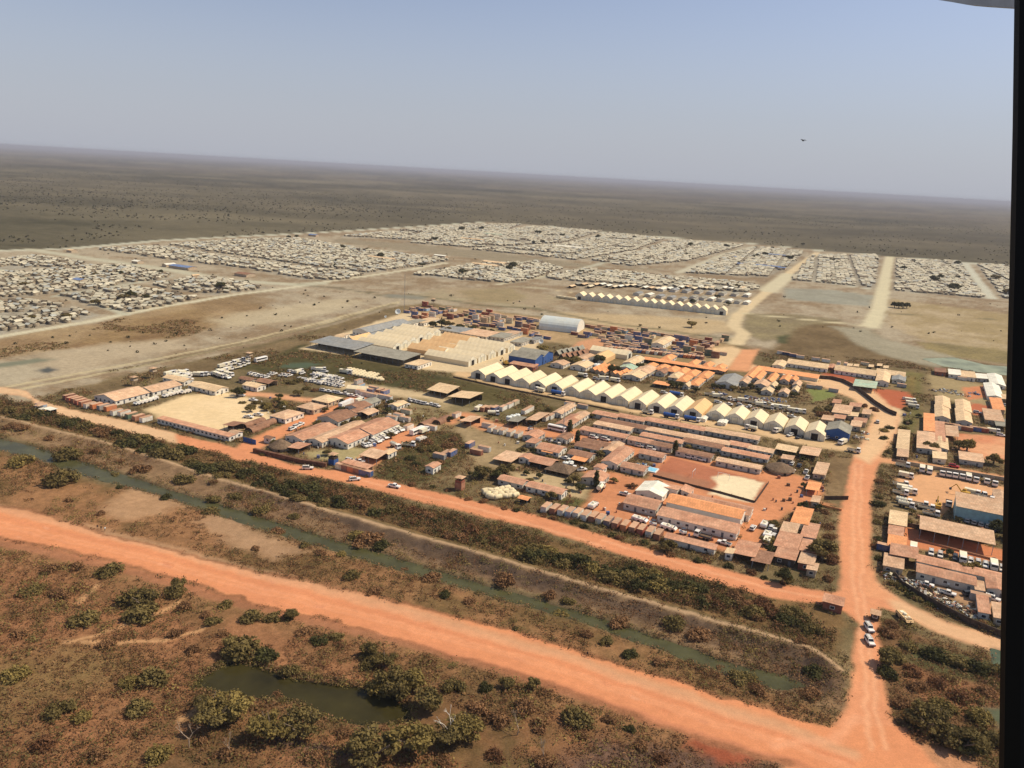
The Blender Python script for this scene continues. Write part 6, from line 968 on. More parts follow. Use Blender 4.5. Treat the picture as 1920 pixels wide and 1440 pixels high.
# ------------------------------------------------------------------ masts, towers, dishes, fences, goal, gates, pool
def watchtower(px, py, h, look, label, cab='tan', base=None):
    p = G(px, py); t = thing('watchtower', (p[0], p[1], 0), GRID, look, 'watchtower', None, label); pm = MB().tube((0, 0, 0), (0, 0, h), .12, .1, 5).mesh('leg', WOOD)
    for x in (-1.1, 1.1):
        for y in (-1.1, 1.1): ob('leg', pm, t, (x, y, 0))
    ob('platform', MB().box(-1.5, 1.5, -1.5, 1.5, h, h+.15).mesh('platform', WOOD), t); b = MB()
    for a in (0, 1, 2, 3): k = len(b.v); b.box(-1.5, 1.5, -1.5, -1.42, h+.152, h+1.1); c_, s_ = math.cos(a*math.pi/2), math.sin(a*math.pi/2); b.v[k:] = [(x*c_-y*s_, x*s_+y*c_, z) for x, y, z in b.v[k:]]
    ob('parapet', b.mesh('parapet', WALL[cab]), t); b = MB()
    for x in (-1.35, 1.35):
        for y in (-1.35, 1.35): b.tube((x, y, h+1.1), (x, y, h+2.3), .07, .07, 4)
    ob('roof_post', b.mesh('roof_post', WOOD), t); ob('roof', MB().prism([(-1.9, -1.9), (1.9, -1.9), (1.9, 1.9), (-1.9, 1.9)], h+2.3, h+2.75, 0, [(-.6, -.6), (.6, -.6), (.6, .6), (-.6, .6)]).mesh('roof', ROOF['tan']), t)
    if base: ob('base', MB().box(-1.6, 1.6, -1.6, 1.6, 0, h-.02).mesh('base', base), t)
watchtower(288, 709, 4, '', 'wooden watchtower behind the left prefab blocks'); watchtower(252, 723, 3, '', 'small dark watchtower at the left camp corner'); watchtower(468, 680, 4.5, '', 'wooden watchtower beside the upper vehicle park'); watchtower(625, 870, 2.6, '', 'blue guard tower at the camp road entrance', 'dark', WALL['blue']); watchtower(812, 578, 7, '', 'tall dark watchtower over the container yard corner', 'dark'); watchtower(862, 918, 3.4, '', 'red container watchtower beside the camp road hedge', 'brick', CONT['rust'])
watchtower(75, 776, 2.4, '', 'pale guard tower at the bend of the left road', 'white', CONT['skyblue']); container(78, 766, 'skyblue', 'A', label='pale blue container at the bend of the left road'); house((84, 774), (95, 778), (100, 773), '', 'white', 'dark', h=2.4, kind='flat', label='small dark hut at the bend of the left road', minA=3, name='hut', cat='hut', openf=True)
def mast(px, py, h, label):
    p = G(px, py); t = thing('radio_mast', (p[0], p[1], 0), .3, '', 'mast', None, label); b = MB(); n = 24
    for k in range(3):
        a = k*2.094; b.tube((.45*math.cos(a), .45*math.sin(a), 0), (.3*math.cos(a), .3*math.sin(a), h), .055, .045, 4)
    for i in range(n):
        z = h*i/n
        for k in range(3):
            a = k*2.094; a2 = a+2.094; b.tube((.44*math.cos(a), .44*math.sin(a), z), (.44*math.cos(a2), .44*math.sin(a2), z+h/n), .025, .025, 3)
    ob('lattice', b.mesh('lattice', STEEL), t); ob('antenna', MB().tube((0, 0, h-.2), (0, 0, h+4), .06, .03, 5).mesh('antenna', STEEL), t)
mast(758, 583, 34, 'tall thin lattice radio mast near the container yard corner'); mast(1055, 820, 14, 'thin lattice mast among the orange-roofed prefabs')
def dish(px, py, r, label):
    p = G(px, py); t = thing('satellite_dish', (p[0], p[1], 0), GRID-1.2, '', 'satellite dish', None, label); ob('pedestal', MB().tube((0, 0, 0), (0, 0, r*.9), .35, .25, 8).mesh('pedestal', STEEL), t)
    b = MB(); pr = [(r*k/5, .28*r*(k/5)**2) for k in range(6)]; b.lathe([(max(a, .02), z) for a, z in pr]+[(a*.98+.02, z+.1) for a, z in pr[::-1]], 18); d = ob('reflector', b.mesh('reflector', TRIM, True), t, (0, 0, r*1.0)); d.rotation_euler = (0, rad(60), 0)
dish(746, 590, 2.6, 'large white satellite dish left of the container yard'); dish(1014, 645, 2.0, 'white satellite dish near the blue warehouse'); dish(974, 630, 1.8, 'white satellite dish among the blue containers'); dish(723, 596, 1.1, 'small white dish left of the large dish')
def watertank(px, py, r, h, look, label=None, m=None):
    p = G(px, py); t = thing('water_tank', (p[0], p[1], 0), 0, look, 'water tank', None, label); ob('tank', MB().lathe([(r, 0), (r, h), (r*.7, h+r*.2), (.2, h+r*.28)], 16).mesh('tank', m or TRIM), t); ob('hatch', MB().lathe([(.3, h+r*.26), (.3, h+r*.4)], 8).mesh('hatch', STEEL), t)
for x, y, r in [(954, 789, 1.6), (962, 787, 1.8), (970, 785, 1.6), (1098, 684, 3.5), (1120, 690, 3.2), (1196, 674, 2.5)]: watertank(x, y, r, 2.4, 'round white water tank')
for x, y in [(1158, 802), (1060, 872), (1070, 871)]: watertank(x, y, 1.4, 1.4, 'small white dome tank')
def wall_line(name, pts, h, th, m, look, label, cat='fence', post=None, g=None):
    P = GP(pts); c = P.mean(0); t = thing(name, (c[0], c[1], 0), 0, look, cat, g, label); b = MB(); q = MB()
    for k in range(len(P)-1):
        a, e = P[k]-c, P[k+1]-c; d = (e-a)/np.linalg.norm(e-a); n_ = np.array([-d[1], d[0]])*th/2; e = e-d*.01
        b.prism([tuple(a-n_), tuple(e-n_), tuple(e+n_), tuple(a+n_)], .0, h)
        L_ = np.linalg.norm(e-a); nn = max(1, int(L_/post)) if post else 0
        for j in range(nn): f = a+d*L_*j/nn; q.box(f[0]-.09, f[0]+.09, f[1]-.09, f[1]+.09, 0, h+.25)
    ob('panel', b.mesh('panel', m), t)
    if post: ob('fence_post', q.mesh('fence_post', WOOD), t)
wall_line('perimeter_fence', [(1534, 710), (1560, 712), (1580, 717), (1600, 727), (1620, 742), (1640, 758), (1665, 774), (1680, 780)], 2.6, .3, WALL['dark'], '', 'curved dark fence above the tan northern road', post=5)
wall_line('perimeter_fence', [(1676, 1082), (1690, 1100), (1710, 1112), (1740, 1130), (1780, 1152), (1820, 1172), (1880, 1196), (1930, 1212)], 2.2, .3, WALL['dark'], '', 'black yard wall around the scrap heaps', post=5)
wall_line('perimeter_fence', [(1545, 937), (1590, 937)], 1.8, .2, WALL['dark'], '', 'dark fence at the near end of the brown plot', post=4); wall_line('court_fence', [(1224, 893), (1290, 910), (1350, 925), (1415, 943)], 1.0, .15, WALL['dark'], '', 'low fence along the near side of the sports court', post=4); wall_line('court_fence', [(1416, 942), (1428, 925), (1441, 906)], 1.0, .15, WALL['dark'], '', 'low fence along the right end of the sports court', post=4)
wall_line('camp_fence', [(850, 708), (940, 728), (1040, 748), (1140, 769), (1160, 773)], 1.0, .08, WOOD, '', 'thin wire fence along the track in front of the tents', post=3)
wall_line('earth_wall', [(476, 848), (520, 858), (560, 868), (612, 876)], 2.0, 1.4, M_('earth_wall', (120, 80, 58), var=.3), '', 'dark earth wall in front of the round thatched hut', cat='wall')
wall_line('gate', [(1506, 942), (1530, 946), (1556, 953), (1578, 958)], .9, .3, ROOF['orange'], '', 'low orange barrier wall beside the junction road', cat='wall')
wall_line('yard_wall', [(1676, 982), (1720, 990), (1770, 1000)], 1.6, .8, M_('rubble_wall', (130, 96, 70), var=.3), '', 'low rubble wall below the truck park', cat='wall'); wall_line('yard_wall', [(1715, 1012), (1790, 1032), (1860, 1050), (1880, 1055)], .8, .4, M_('kerb_wall', (190, 130, 92)), '', 'low wall along the long open shed', cat='wall')
wall_line('yard_wall', [(1680, 868), (1750, 880), (1850, 896), (1930, 910)], 1.8, .25, WALL['tan'], '', 'long tan wall above the truck row', cat='wall')
def goal(px, py, label, rot=0):
    p = G(px, py); t = thing('goal_frame', (p[0], p[1], 0), GRID+rot, '', 'goal', None, label); b = MB()
    for y in (-2.6, 2.6): b.tube((0, y, 0), (0, y, 3), .08, .08, 6)
    ob('post', b.mesh('post', TRIM), t); ob('crossbar', MB().tube((0, -2.6, 3), (0, 2.6, 3), .08, .08, 6).mesh('crossbar', TRIM), t)
goal(1300, 893, 'white goal frame on the red half of the sports court'); goal(1356, 899, 'small goal frame near the far edge of the sports court', 1.57)
b = MB(); p = V(1213, 880); t = thing('swimming_pool', p, GRID, '', 'swimming pool', None, 'small turquoise swimming pool between orange-roofed prefabs'); ob('basin', MB().box(-5, 5, -3, 3, .02, .5).mesh('basin', TRIM), t); ob('water', MB().box(-4.5, 4.5, -2.5, 2.5, .504, .52).mesh('water', mat('pool_water', alb(150, 206, 222), .15, .5)), t)
heap(1204, 874, 3, 25, [CONT['blue'], CONT['skyblue'], CONT['white']], '', label='pile of blue plastic beside the swimming pool', name='plastic_pile'); heap(1032, 826, 4, 30, [CONT['blue'], CONT['white'], STEEL], '', label='pile of blue tarpaulin beside the red-brown prefab', name='tarpaulin_pile')
for a, b_, lb in [((456, 828), (480, 834), 'blue sheet gate at the left camp entrance')]: wall_line('gate', [a, b_], 2.4, .12, WALL['blue'], '', lb, cat='gate', post=2.5)
# people
def person_mesh():
    J = [(0, 0, .93), (0, 0, 1.15), (0, 0, 1.38), (0, 0, 1.5), (0, .01, 1.66), (.1, 0, .9), (.13, .12, .5), (.14, -.02, .06), (.14, .14, .04), (-.1, 0, .9), (-.13, -.12, .5), (-.14, -.28, .09), (-.14, -.14, .04), (.2, 0, 1.4), (.27, -.08, 1.12), (.27, .06, .9), (-.2, 0, 1.4), (-.27, .08, 1.12), (-.27, .2, .93)]
    E_ = [(0, 1), (1, 2), (2, 3), (3, 4), (0, 5), (5, 6), (6, 7), (7, 8), (0, 9), (9, 10), (10, 11), (11, 12), (2, 13), (13, 14), (14, 15), (2, 16), (16, 17), (17, 18)]; Rr = [.14, .13, .15, .06, .11, .09, .07, .045, .04, .09, .07, .045, .04, .07, .05, .04, .07, .05, .04]
    me = bpy.data.meshes.new('person'); me.from_pydata(J, E_, []); o = bpy.data.objects.new('person_base', me); C.objects.link(o); m = o.modifiers.new('s', 'SKIN'); 
    for v, r_ in zip(me.skin_vertices[0].data, Rr): v.radius = (r_, r_*.8)
    me.skin_vertices[0].data[0].use_root = True; o.modifiers.new('u', 'SUBSURF').levels = 1
    dg = bpy.context.evaluated_depsgraph_get(); res = bpy.data.meshes.new_from_object(o.evaluated_get(dg)); bpy.data.objects.remove(o); return res
PM = person_mesh(); SKIN = M_('dark_skin', (92, 64, 50)); SHIRTS = {'white': M_('white_cloth', (240, 234, 226)), 'dark': M_('dark_cloth', (60, 52, 54)), 'red': M_('red_cloth', (170, 70, 60))}
for x, y, s, lb in [(183, 992, 'dark', 'person in dark shirt walking first along the main road verge'), (190, 994, 'dark', 'person in dark shirt walking second along the main road verge'), (197, 996, 'white', 'person in white shirt walking along the main road verge'), (1101, 1231, 'dark', 'person in dark clothes walking alone beside the main road'), (1645, 1254, 'dark', 'person in dark clothes walking on the junction road'), (1648, 815, 'dark', 'person in dark clothes on the tan northern road'), (415, 742, 'dark', 'person in dark clothes standing beside the parade field prefab'), (459, 757, 'dark', 'person in dark clothes standing at the parade field corner')]:
    m = PM.copy(); m.materials.append(SHIRTS[s]); m.materials.append(SKIN); m.materials.append(SHIRTS['dark'])
    for pl in m.polygons: z = pl.center.z; pl.material_index = 1 if (z > 1.47 or (abs(pl.center.x) > .22 and z < 1.15) or z < .35) else (2 if z < .92 else 0); pl.use_smooth = True
    p = G(x, y); reg(ob('person', m, None, (p[0], p[1], float(ground_z(p[0], p[1]))+.02), random.random()*6), '', 'person', None, lb)
# bird
b = MB(); b.add([(-.25, 0, 0), (0, -.06, .03), (0, .06, .03), (.2, 0, .02), (0, 0, -.06)], [(0, 1, 4), (0, 4, 2), (3, 4, 1), (3, 2, 4), (0, 2, 1), (1, 2, 3)]); bd = b.mesh('body', GREYP); wg = MB()
wg.add([(-.08, 0, 0), (.1, 0, 0), (.12, .35, .16), (-.02, .36, .16), (.0, .75, .05), (-.08, .7, .05)], [(0, 1, 2, 3), (3, 2, 4, 5)]); wm_ = wg.mesh('wing', GREYP)
d = ray(1506, 264); bp = Vector(d)/np.linalg.norm(d)*75+Vector((0, 0, H)); t = thing('bird', bp, 2.4, '', 'bird', None, 'small dark bird gliding alone in the sky'); ob('body', bd, t); ob('wing', wm_, t); w2 = ob('wing', wm_, t); w2.scale = (1, -1, 1); t.scale = (.75, .75, .75)
# ------------------------------------------------------------------ the aircraft the photo is taken from: its window post and a piece of wing
def cpt(px, py, d): v = np.array([(px-960)/F, -(py-720)/F, -1.0])*d; return Vector(v @ _cr.T)+Vector((0, 0, H))
BLK = mat('window_rubber', (.004, .004, .004), .7, .2, scale=8)
b = MB(); d0, d1 = .60, .72; L0 = [cpt(1914, -260, d0), cpt(1880, 1700, d0)]; ax = (cpt(2000, 700, d0)-cpt(1900, 700, d0)).normalized(); fw = (cpt(1900, 700, d1)-cpt(1900, 700, d0)).normalized(); prof = [(0, 0), (-.004, .012), (-.001, .03), (.006, .06), (.10, .07), (.105, .0), (.09, -.02), (.012, -.012)]; n = len(prof); vs = []; K_ = 9
for k in range(K_): c = L0[0].lerp(L0[1], k/(K_-1))+ax*(.0012*math.sin(k*.8)); vs += [c+ax*x+fw*y for x, y in prof]
fs = [tuple(range(n)), tuple(range(n*K_-1, n*(K_-1)-1, -1))]+[(k*n+i, (k+1)*n+i, (k+1)*n+(i+1) % n, k*n+(i+1) % n) for k in range(K_-1) for i in range(n)]; b.add(vs, fs)
o = ob('window_post', b.mesh('window_post', BLK)); reg(o, '', 'window post', None, 'black aircraft window post along the right edge of the view')
b = MB(); top = [(1690, -80), (1725, -12), (1760, 0), (1785, 4), (1810, 8.5), (1840, 11), (1870, 13), (1905, 15), (1960, 17), (1960, -80)]; lo = [cpt(x, y, 3.0) for x, y in top]; up = [p+fw*.35+Vector((0, 0, .12)) for p in lo]; n = len(lo); b.add(lo+up, [tuple(range(n)), tuple(range(2*n-1, n-1, -1))]+[(i, n+i, n+(i+1) % n, (i+1) % n) for i in range(n)])
o = ob('aircraft_wing', b.mesh('aircraft_wing', mat('wing_paint', alb(150, 142, 138), .5, .3, .2, scale=9))); reg(o, '', 'aircraft wing', None, 'pale grey edge of the aircraft wing above the window')
# ------------------------------------------------------------------ plants
lm('the three walkers', 190, 993); lm('the lone walker', 1101, 1228); lm('the pond', 560, 1300); lm('the bare pale tree', 842, 1375); lm('the red watchtower', 862, 912); lm('the road bend', 80, 770); lm('the end of the river', 1480, 1275); lm('the car passing the thicket', 577, 880); lm('the lone pickup', 739, 914); lm('the two white cars', 1630, 1195); lm('the sand armoured vehicle', 1695, 1160)
def inpoly(px, py, poly):
    ins = False; n = len(poly)
    for i in range(n):
        (x1, y1), (x2, y2) = poly[i], poly[(i+1) % n]
        if (y1 > py) != (y2 > py) and px < (x2-x1)*(py-y1)/(y2-y1)+x1: ins = not ins
    return ins
def mpp(py, px=960): g = G(px, py); return math.hypot(g[0], g[1], H)/F
BUSHES = [(128, 857, 22, 'g'), (115, 905, 24, 'g'), (38, 870, 18, 'y'), (20, 803, 10, 'b'), (42, 806, 10, 'b'), (92, 824, 9, 'b'), (180, 849, 10, 'b'), (215, 888, 9, 'g'), (262, 884, 15, 'b'), (225, 866, 8, 'b'), (345, 904, 16, 'g'), (400, 909, 8, 'b'), (440, 934, 14, 'g'), (312, 934, 10, 'd'), (400, 939, 12, 'g'), (395, 959, 14, 'g'), (490, 960, 14, 'g'), (552, 970, 10, 'g'), (520, 995, 14, 'b'), (188, 965, 8, 'b'), (130, 940, 8, 'b'), (225, 915, 6, 'd'), (570, 1024, 9, 'g'), (690, 1018, 26, 'b'), (716, 1026, 16, 'd'), (668, 1008, 16, 'y'), (660, 1082, 15, 'g'), (702, 1112, 13, 'b'), (810, 1086, 18, 'b'), (832, 1118, 12, 'd'), (945, 1094, 20, 'b'), (1030, 1118, 14, 'b'), (1050, 1149, 15, 'y'), (1064, 1130, 12, 'g'), (1162, 1170, 18, 'b'), (1140, 1205, 14, 'g'), (1265, 1176, 20, 'g'), (1310, 1196, 18, 'b'), (1182, 1230, 14, 'd'), (965, 1180, 6, 'd'), (1380, 1270, 18, 'g'), (1404, 1272, 16, 'y'), (1525, 1264, 16, 'd'), (1500, 1210, 12, 'b'), (1420, 1296, 14, 'b'), (1520, 1304, 16, 'b'), (1350, 1250, 10, 'b'), (760, 1064, 10, 'b'), (880, 1128, 12, 'b'), (1100, 1190, 11, 'b'), (1235, 1244, 12, 'b'), (600, 1040, 10, 'b'), (480, 1030, 8, 'b'), (640, 1040, 9, 'y'),
 (250, 1132, 26, 'g'), (268, 1158, 26, 'g'), (330, 1116, 18, 'g'), (345, 1142, 15, 'b'), (205, 1074, 20, 'g'), (95, 1070, 13, 'b'), (142, 1066, 12, 'b'), (160, 1166, 22, 'g'), (112, 1118, 16, 'b'), (60, 1110, 18, 'g'), (398, 1170, 14, 'g'), (422, 1136, 12, 'g'), (472, 1160, 18, 'g'), (512, 1160, 16, 'g'), (545, 1156, 13, 'd'), (385, 1156, 10, 'b'), (362, 1222, 14, 'b'), (452, 1224, 27, 'g'), (500, 1234, 20, 'd'), (290, 1276, 24, 'g'), (240, 1284, 16, 'y'), (540, 1262, 18, 'g'), (600, 1202, 15, 'd'), (632, 1196, 14, 'g'), (570, 1186, 14, 'b'), (692, 1236, 16, 'g'), (722, 1292, 26, 'y'), (690, 1252, 16, 'g'), (850, 1292, 18, 'g'), (910, 1292, 13, 'd'), (950, 1278, 11, 'g'), (900, 1335, 18, 'b'), (930, 1356, 20, 'b'), (640, 1378, 14, 'b'), (495, 1362, 20, 'y'), (260, 1332, 22, 'g'), (112, 1338, 22, 'g'), (152, 1348, 14, 'y'), (982, 1332, 20, 'b'), (1012, 1362, 16, 'b'), (1084, 1352, 26, 'g'), (1092, 1378, 13, 'b'), (1182, 1368, 10, 'd'), (1140, 1350, 12, 'b'), (1200, 1400, 14, 'b'), (1240, 1425, 14, 'r'), (40, 1190, 14, 'b'), (30, 1270, 20, 'y'), (80, 1400, 18, 'r'), (180, 1420, 16, 'b'), (300, 1420, 20, 'y'), (420, 1420, 16, 'b'), (380, 1390, 12, 'b'), (930, 1420, 16, 'r'), (1020, 1430, 18, 'b'), (830, 1430, 16, 'b'), (330, 1190, 12, 'b'), (420, 1190, 10, 'b'), (200, 1210, 12, 'b'), (520, 1300, 10, 'b'), (690, 1420, 18, 'b'), (590, 1420, 16, 'b'),
 (1676, 1232, 18, 'g'), (1662, 1268, 18, 'd'), (1700, 1215, 14, 'g'), (1752, 1232, 18, 'd'), (1792, 1246, 18, 'g'), (1830, 1258, 18, 'd'), (1870, 1262, 16, 'g'), (1660, 1190, 14, 'b'), (1672, 1172, 10, 'b'), (1730, 1350, 26, 'g'), (1762, 1378, 30, 'g'), (1802, 1400, 32, 'd'), (1845, 1396, 28, 'g'), (1690, 1320, 16, 'b'), (1720, 1290, 14, 'b'), (1800, 1310, 16, 'r'), (1850, 1300, 14, 'b'), (1770, 1330, 18, 'y'), (1835, 1350, 20, 'y'), (1712, 1262, 14, 'r'), (1760, 1285, 14, 'r')]
NB = 0
def bpx(x, y, r, k, **kw):
    global NB
    g = G(x, y); NB += 1; return bush(g[0], g[1], r*mpp(y, x)*1.05, k, **kw)
for x, y, r, k in BUSHES: bpx(x, y, r, k, group='bushes of the dry foreground')
# thicket between the camp road and the embankment
def band(pts, wd, n, kinds, r0, r1, grp):
    P = np.array(pts, float); sl = np.hypot(*np.diff(P, axis=0).T); cum = np.concatenate([[0], np.cumsum(sl)])
    for i in range(n):
        s = (i+random.random()*.9)/n*cum[-1]; k = min(int(np.searchsorted(cum, s))-1, len(sl)-1); k = max(k, 0); f = (s-cum[k])/sl[k]; x, y = P[k]*(1-f)+P[k+1]*f; y += random.uniform(-.5, .5)*wd
        if x < -40 or x > 1895: continue
        bpx(x, y, random.uniform(r0, r1), random.choice(kinds), group=grp)
band([(-30, 765), (60, 785), (190, 812), (260, 838)], 22, 16, 'ddgdb', 9, 16, 'thicket along the camp road'); band([(230, 826), (330, 858), (460, 900), (560, 930), (640, 948)], 30, 30, 'ddgdg', 13, 22, 'thicket along the camp road'); band([(640, 942), (760, 972), (930, 1018)], 30, 16, 'dbgrb', 9, 16, 'thicket along the camp road'); band([(970, 1032), (1060, 1058), (1160, 1082), (1260, 1106), (1320, 1122)], 36, 30, 'ddgyd', 15, 24, 'thicket along the camp road'); band([(1320, 1124), (1420, 1146), (1540, 1176)], 34, 16, 'dbgrg', 11, 18, 'thicket along the camp road')
band([(760, 905), (900, 938), (1060, 978), (1180, 1015), (1340, 1060), (1480, 1098)], 8, 22, 'drbd', 6, 10, 'hedge between camp and road'); band([(1545, 960), (1556, 1010), (1560, 1060), (1550, 1100)], 8, 6, 'rbd', 7, 12, 'hedge between camp and road'); band([(1652, 900), (1644, 960), (1648, 1040), (1660, 1080), (1700, 1115), (1780, 1150), (1870, 1185)], 8, 18, 'dgdb', 7, 12, 'hedge right of the junction road'); band([(1700, 760), (1700, 800), (1650, 812), (1670, 850)], 10, 7, 'gdy', 6, 9, 'hedge right of the junction road')
for x, y, r in [(545, 720, 8), (560, 716, 9), (530, 765, 9), (545, 770, 8), (470, 765, 9), (480, 757, 8), (498, 764, 9), (515, 772, 7), (455, 756, 6), (575, 730, 8), (590, 733, 8), (620, 742, 7), (735, 645, 8), (770, 862, 9), (790, 845, 10), (760, 836, 9), (800, 832, 11), (815, 845, 12), (840, 838, 11), (850, 825, 9), (826, 870, 9), (780, 872, 9), (1020, 778, 7), (1030, 770, 8), (1000, 765, 7), (1545, 780, 12), (1535, 772, 11), (1555, 768, 9), (1180, 786, 5), (1280, 803, 6), (1340, 815, 6), (1160, 785, 5), (1235, 905, 7), (1180, 912, 6), (1258, 1012, 10), (495, 853, 7), (590, 870, 7), (608, 872, 7), (745, 895, 8), (1640, 770, 8), (1620, 762, 7), (1480, 1092, 9)]: bpx(x, y, r, random.choice('gdgb'), group='bushes inside the camp')

# trees: (x, y of the foot, height in pixels, kind, form, width)
TREES = [(444, 744, 26, 'd', 'round', 1.2), (905, 896, 30, 'g', 'round', 1.2), (888, 900, 24, 'd', 'round', 1.3), (948, 892, 30, 'g', 'round', 1.15), (930, 898, 22, 'd', 'round', 1.3), (1082, 832, 25, 'd', 'column', 1.1), (1068, 810, 22, 'd', 'column', 1.2), (1265, 853, 26, 'd', 'column', 1.1), (1117, 915, 32, 'd', 'column', 1.0), (1252, 1036, 30, 'g', 'round', 1.1), (1467, 1093, 34, 'd', 'round', 1.0), (1540, 1050, 46, 'g', 'round', 1.2), (1532, 1036, 30, 'd', 'round', 1.1), (1125, 683, 24, 'd', 'round', 1.0), (1150, 700, 20, 'd', 'round', 1.4), (1200, 692, 15, 'd', 'round', 1.2), (1262, 726, 18, 'd', 'round', 1.4), (1275, 728, 16, 'd', 'round', 1.3), (1304, 735, 14, 'd', 'round', 1.2), (1080, 682, 18, 'y', 'round', 1.4), (1060, 680, 16, 'g', 'round', 1.4), (1018, 660, 18, 'y', 'round', 1.5), (742, 622, 14, 'g', 'round', 1.5), (812, 614, 16, 'd', 'round', 1.3), (828, 612, 18, 'd', 'round', 1.3), (843, 614, 16, 'g', 'round', 1.3), (862, 618, 14, 'd', 'round', 1.3), (886, 620, 13, 'd', 'round', 1.4), (905, 622, 12, 'g', 'round', 1.4), (920, 624, 11, 'd', 'round', 1.4), (990, 644, 10, 'd', 'round', 1.4), (1296, 614, 17, 'y', 'round', 1.2), (1677, 577, 13, 'd', 'round', 1.2), (1685, 578, 14, 'd', 'round', 1.2), (1693, 578, 14, 'd', 'round', 1.2), (1700, 578, 13, 'd', 'round', 1.1), (1812, 848, 30, 'y', 'round', 1.1), (1798, 842, 22, 'g', 'round', 1.1), (1862, 872, 26, 'y', 'round', 1.1), (1875, 1000, 28, 'd', 'round', 1.3), (1890, 1012, 30, 'd', 'round', 1.3), (1808, 1078, 28, 'y', 'round', 1.2), (840, 622, 12, 'g', 'round', 1.3), (545, 775, 15, 'g', 'round', 1.4), (470, 772, 14, 'g', 'round', 1.4), (522, 748, 14, 'd', 'round', 1.4), (560, 742, 15, 'g', 'round', 1.4), (500, 770, 13, 'y', 'round', 1.4), (640, 770, 12, 'g', 'round', 1.3), (1010, 815, 13, 'g', 'round', 1.3), (1100, 850, 12, 'd', 'round', 1.3), (1290, 842, 11, 'y', 'round', 1.3), (1400, 868, 12, 'g', 'round', 1.2), (1745, 845, 20, 'g', 'round', 1.3), (1700, 985, 16, 'y', 'round', 1.3), (1340, 728, 12, 'd', 'round', 1.4), (1420, 735, 12, 'd', 'round', 1.4), (1490, 745, 12, 'd', 'round', 1.4), (1090, 705, 12, 'd', 'round', 1.4), (843, 790, 13, 'd', 'round', 1.2), (868, 788, 11, 'd', 'round', 1.2), (610, 772, 11, 'g', 'round', 1.3), (642, 756, 11, 'd', 'round', 1.3), (1110, 783, 12, 'y', 'round', 1.3), (1195, 792, 13, 'g', 'round', 1.1), (1268, 812, 11, 'y', 'round', 1.3), (1000, 850, 14, 'd', 'round', 1.2), (1150, 905, 14, 'y', 'round', 1.3), (1188, 915, 15, 'b', 'round', 1.1), (1470, 855, 12, 'd', 'round', 1.4), (1488, 858, 12, 'd', 'round', 1.4), (1505, 866, 12, 'd', 'round', 1.3), (1508, 915, 12, 'd', 'round', 1.4), (800, 1330, 50, 'g', 'round', 1.2), (775, 1292, 46, 'y', 'round', 1.2), (740, 1300, 46, 'g', 'acacia', 1.2), (840, 1392, 46, 'g', 'acacia', 1.2), (870, 1380, 44, 'y', 'acacia', 1.2), (770, 1408, 54, 'y', 'acacia', 1.2), (700, 1425, 58, 'g', 'acacia', 1.2), (560, 1380, 50, 'g', 'acacia', 1.15), (505, 1382, 46, 'y', 'acacia', 1.2), (430, 1350, 48, 'y', 'acacia', 1.2), (400, 1362, 44, 'g', 'acacia', 1.2), (395, 1330, 34, 'g', 'acacia', 1.2), (1000, 1290, 26, 'g', 'round', 1.0), (950, 1290, 28, 'g', 'round', 1.0), (690, 1232, 34, 'g', 'round', 1.0), (545, 1160, 26, 'g', 'round', 1.0), (335, 1105, 26, 'g', 'round', 1.0), (440, 1228, 34, 'g', 'acacia', 1.2), (270, 1140, 34, 'g', 'acacia', 1.2), (720, 1252, 30, 'g', 'acacia', 1.2), (1665, 1250, 40, 'g', 'round', 1.1), (1740, 1370, 46, 'g', 'acacia', 1.2), (1800, 1405, 38, 'g', 'acacia', 1.3), (1000, 1052, 32, 'd', 'round', 1.2), (1195, 1110, 30, 'd', 'round', 1.2), (1140, 1090, 30, 'g', 'round', 1.2)]
for x, y, h, k, fm, wd in TREES: g = G(x, y); tree(g[0], g[1], h*mpp(y, x)*1.05, k, fm, wd=wd, group='trees of the plain and camp')
def bare_tree(px, py, hpx, seed, look, label=None):
    PB_ = PALE if label else TWIG
    r = random.Random(seed); g = G(px, py); h = hpx*mpp(py, px)*1.15; t = thing('bare_tree', (g[0], g[1], float(ground_z(g[0], g[1]))), r.random()*6, look, 'tree', None, label); b = MB(); q_ = MB()
    def br(p, d, L_, rr, n, mb):
        e = p+d*L_; mb.tube(p, e, rr, rr*.7, 5)
        if n == 0: return
        for k in range(2 if n > 2 else 3): br(e, (d+Vector((r.uniform(-.8, .8), r.uniform(-.8, .8), r.uniform(-.1, .5)))).normalized(), L_*r.uniform(.6, .85), rr*.62, n-1, q_)
    br(Vector((0, 0, -.2)), Vector((.1, .05, 1)).normalized(), h*.34, h*.028, 4, b); ob('trunk', b.mesh('trunk', PB_), t); ob('branch', q_.mesh('branch', PB_), t)
bare_tree(842, 1390, 52, 3, '', 'bare pale-trunked tree standing in front of the pond'); bare_tree(355, 1402, 40, 8, 'bare twiggy shrub tree'); bare_tree(432, 1416, 34, 12, 'bare twiggy shrub tree'); bare_tree(970, 1378, 34, 15, 'bare twiggy shrub tree'); bare_tree(1018, 1428, 38, 21, 'bare twiggy shrub tree')
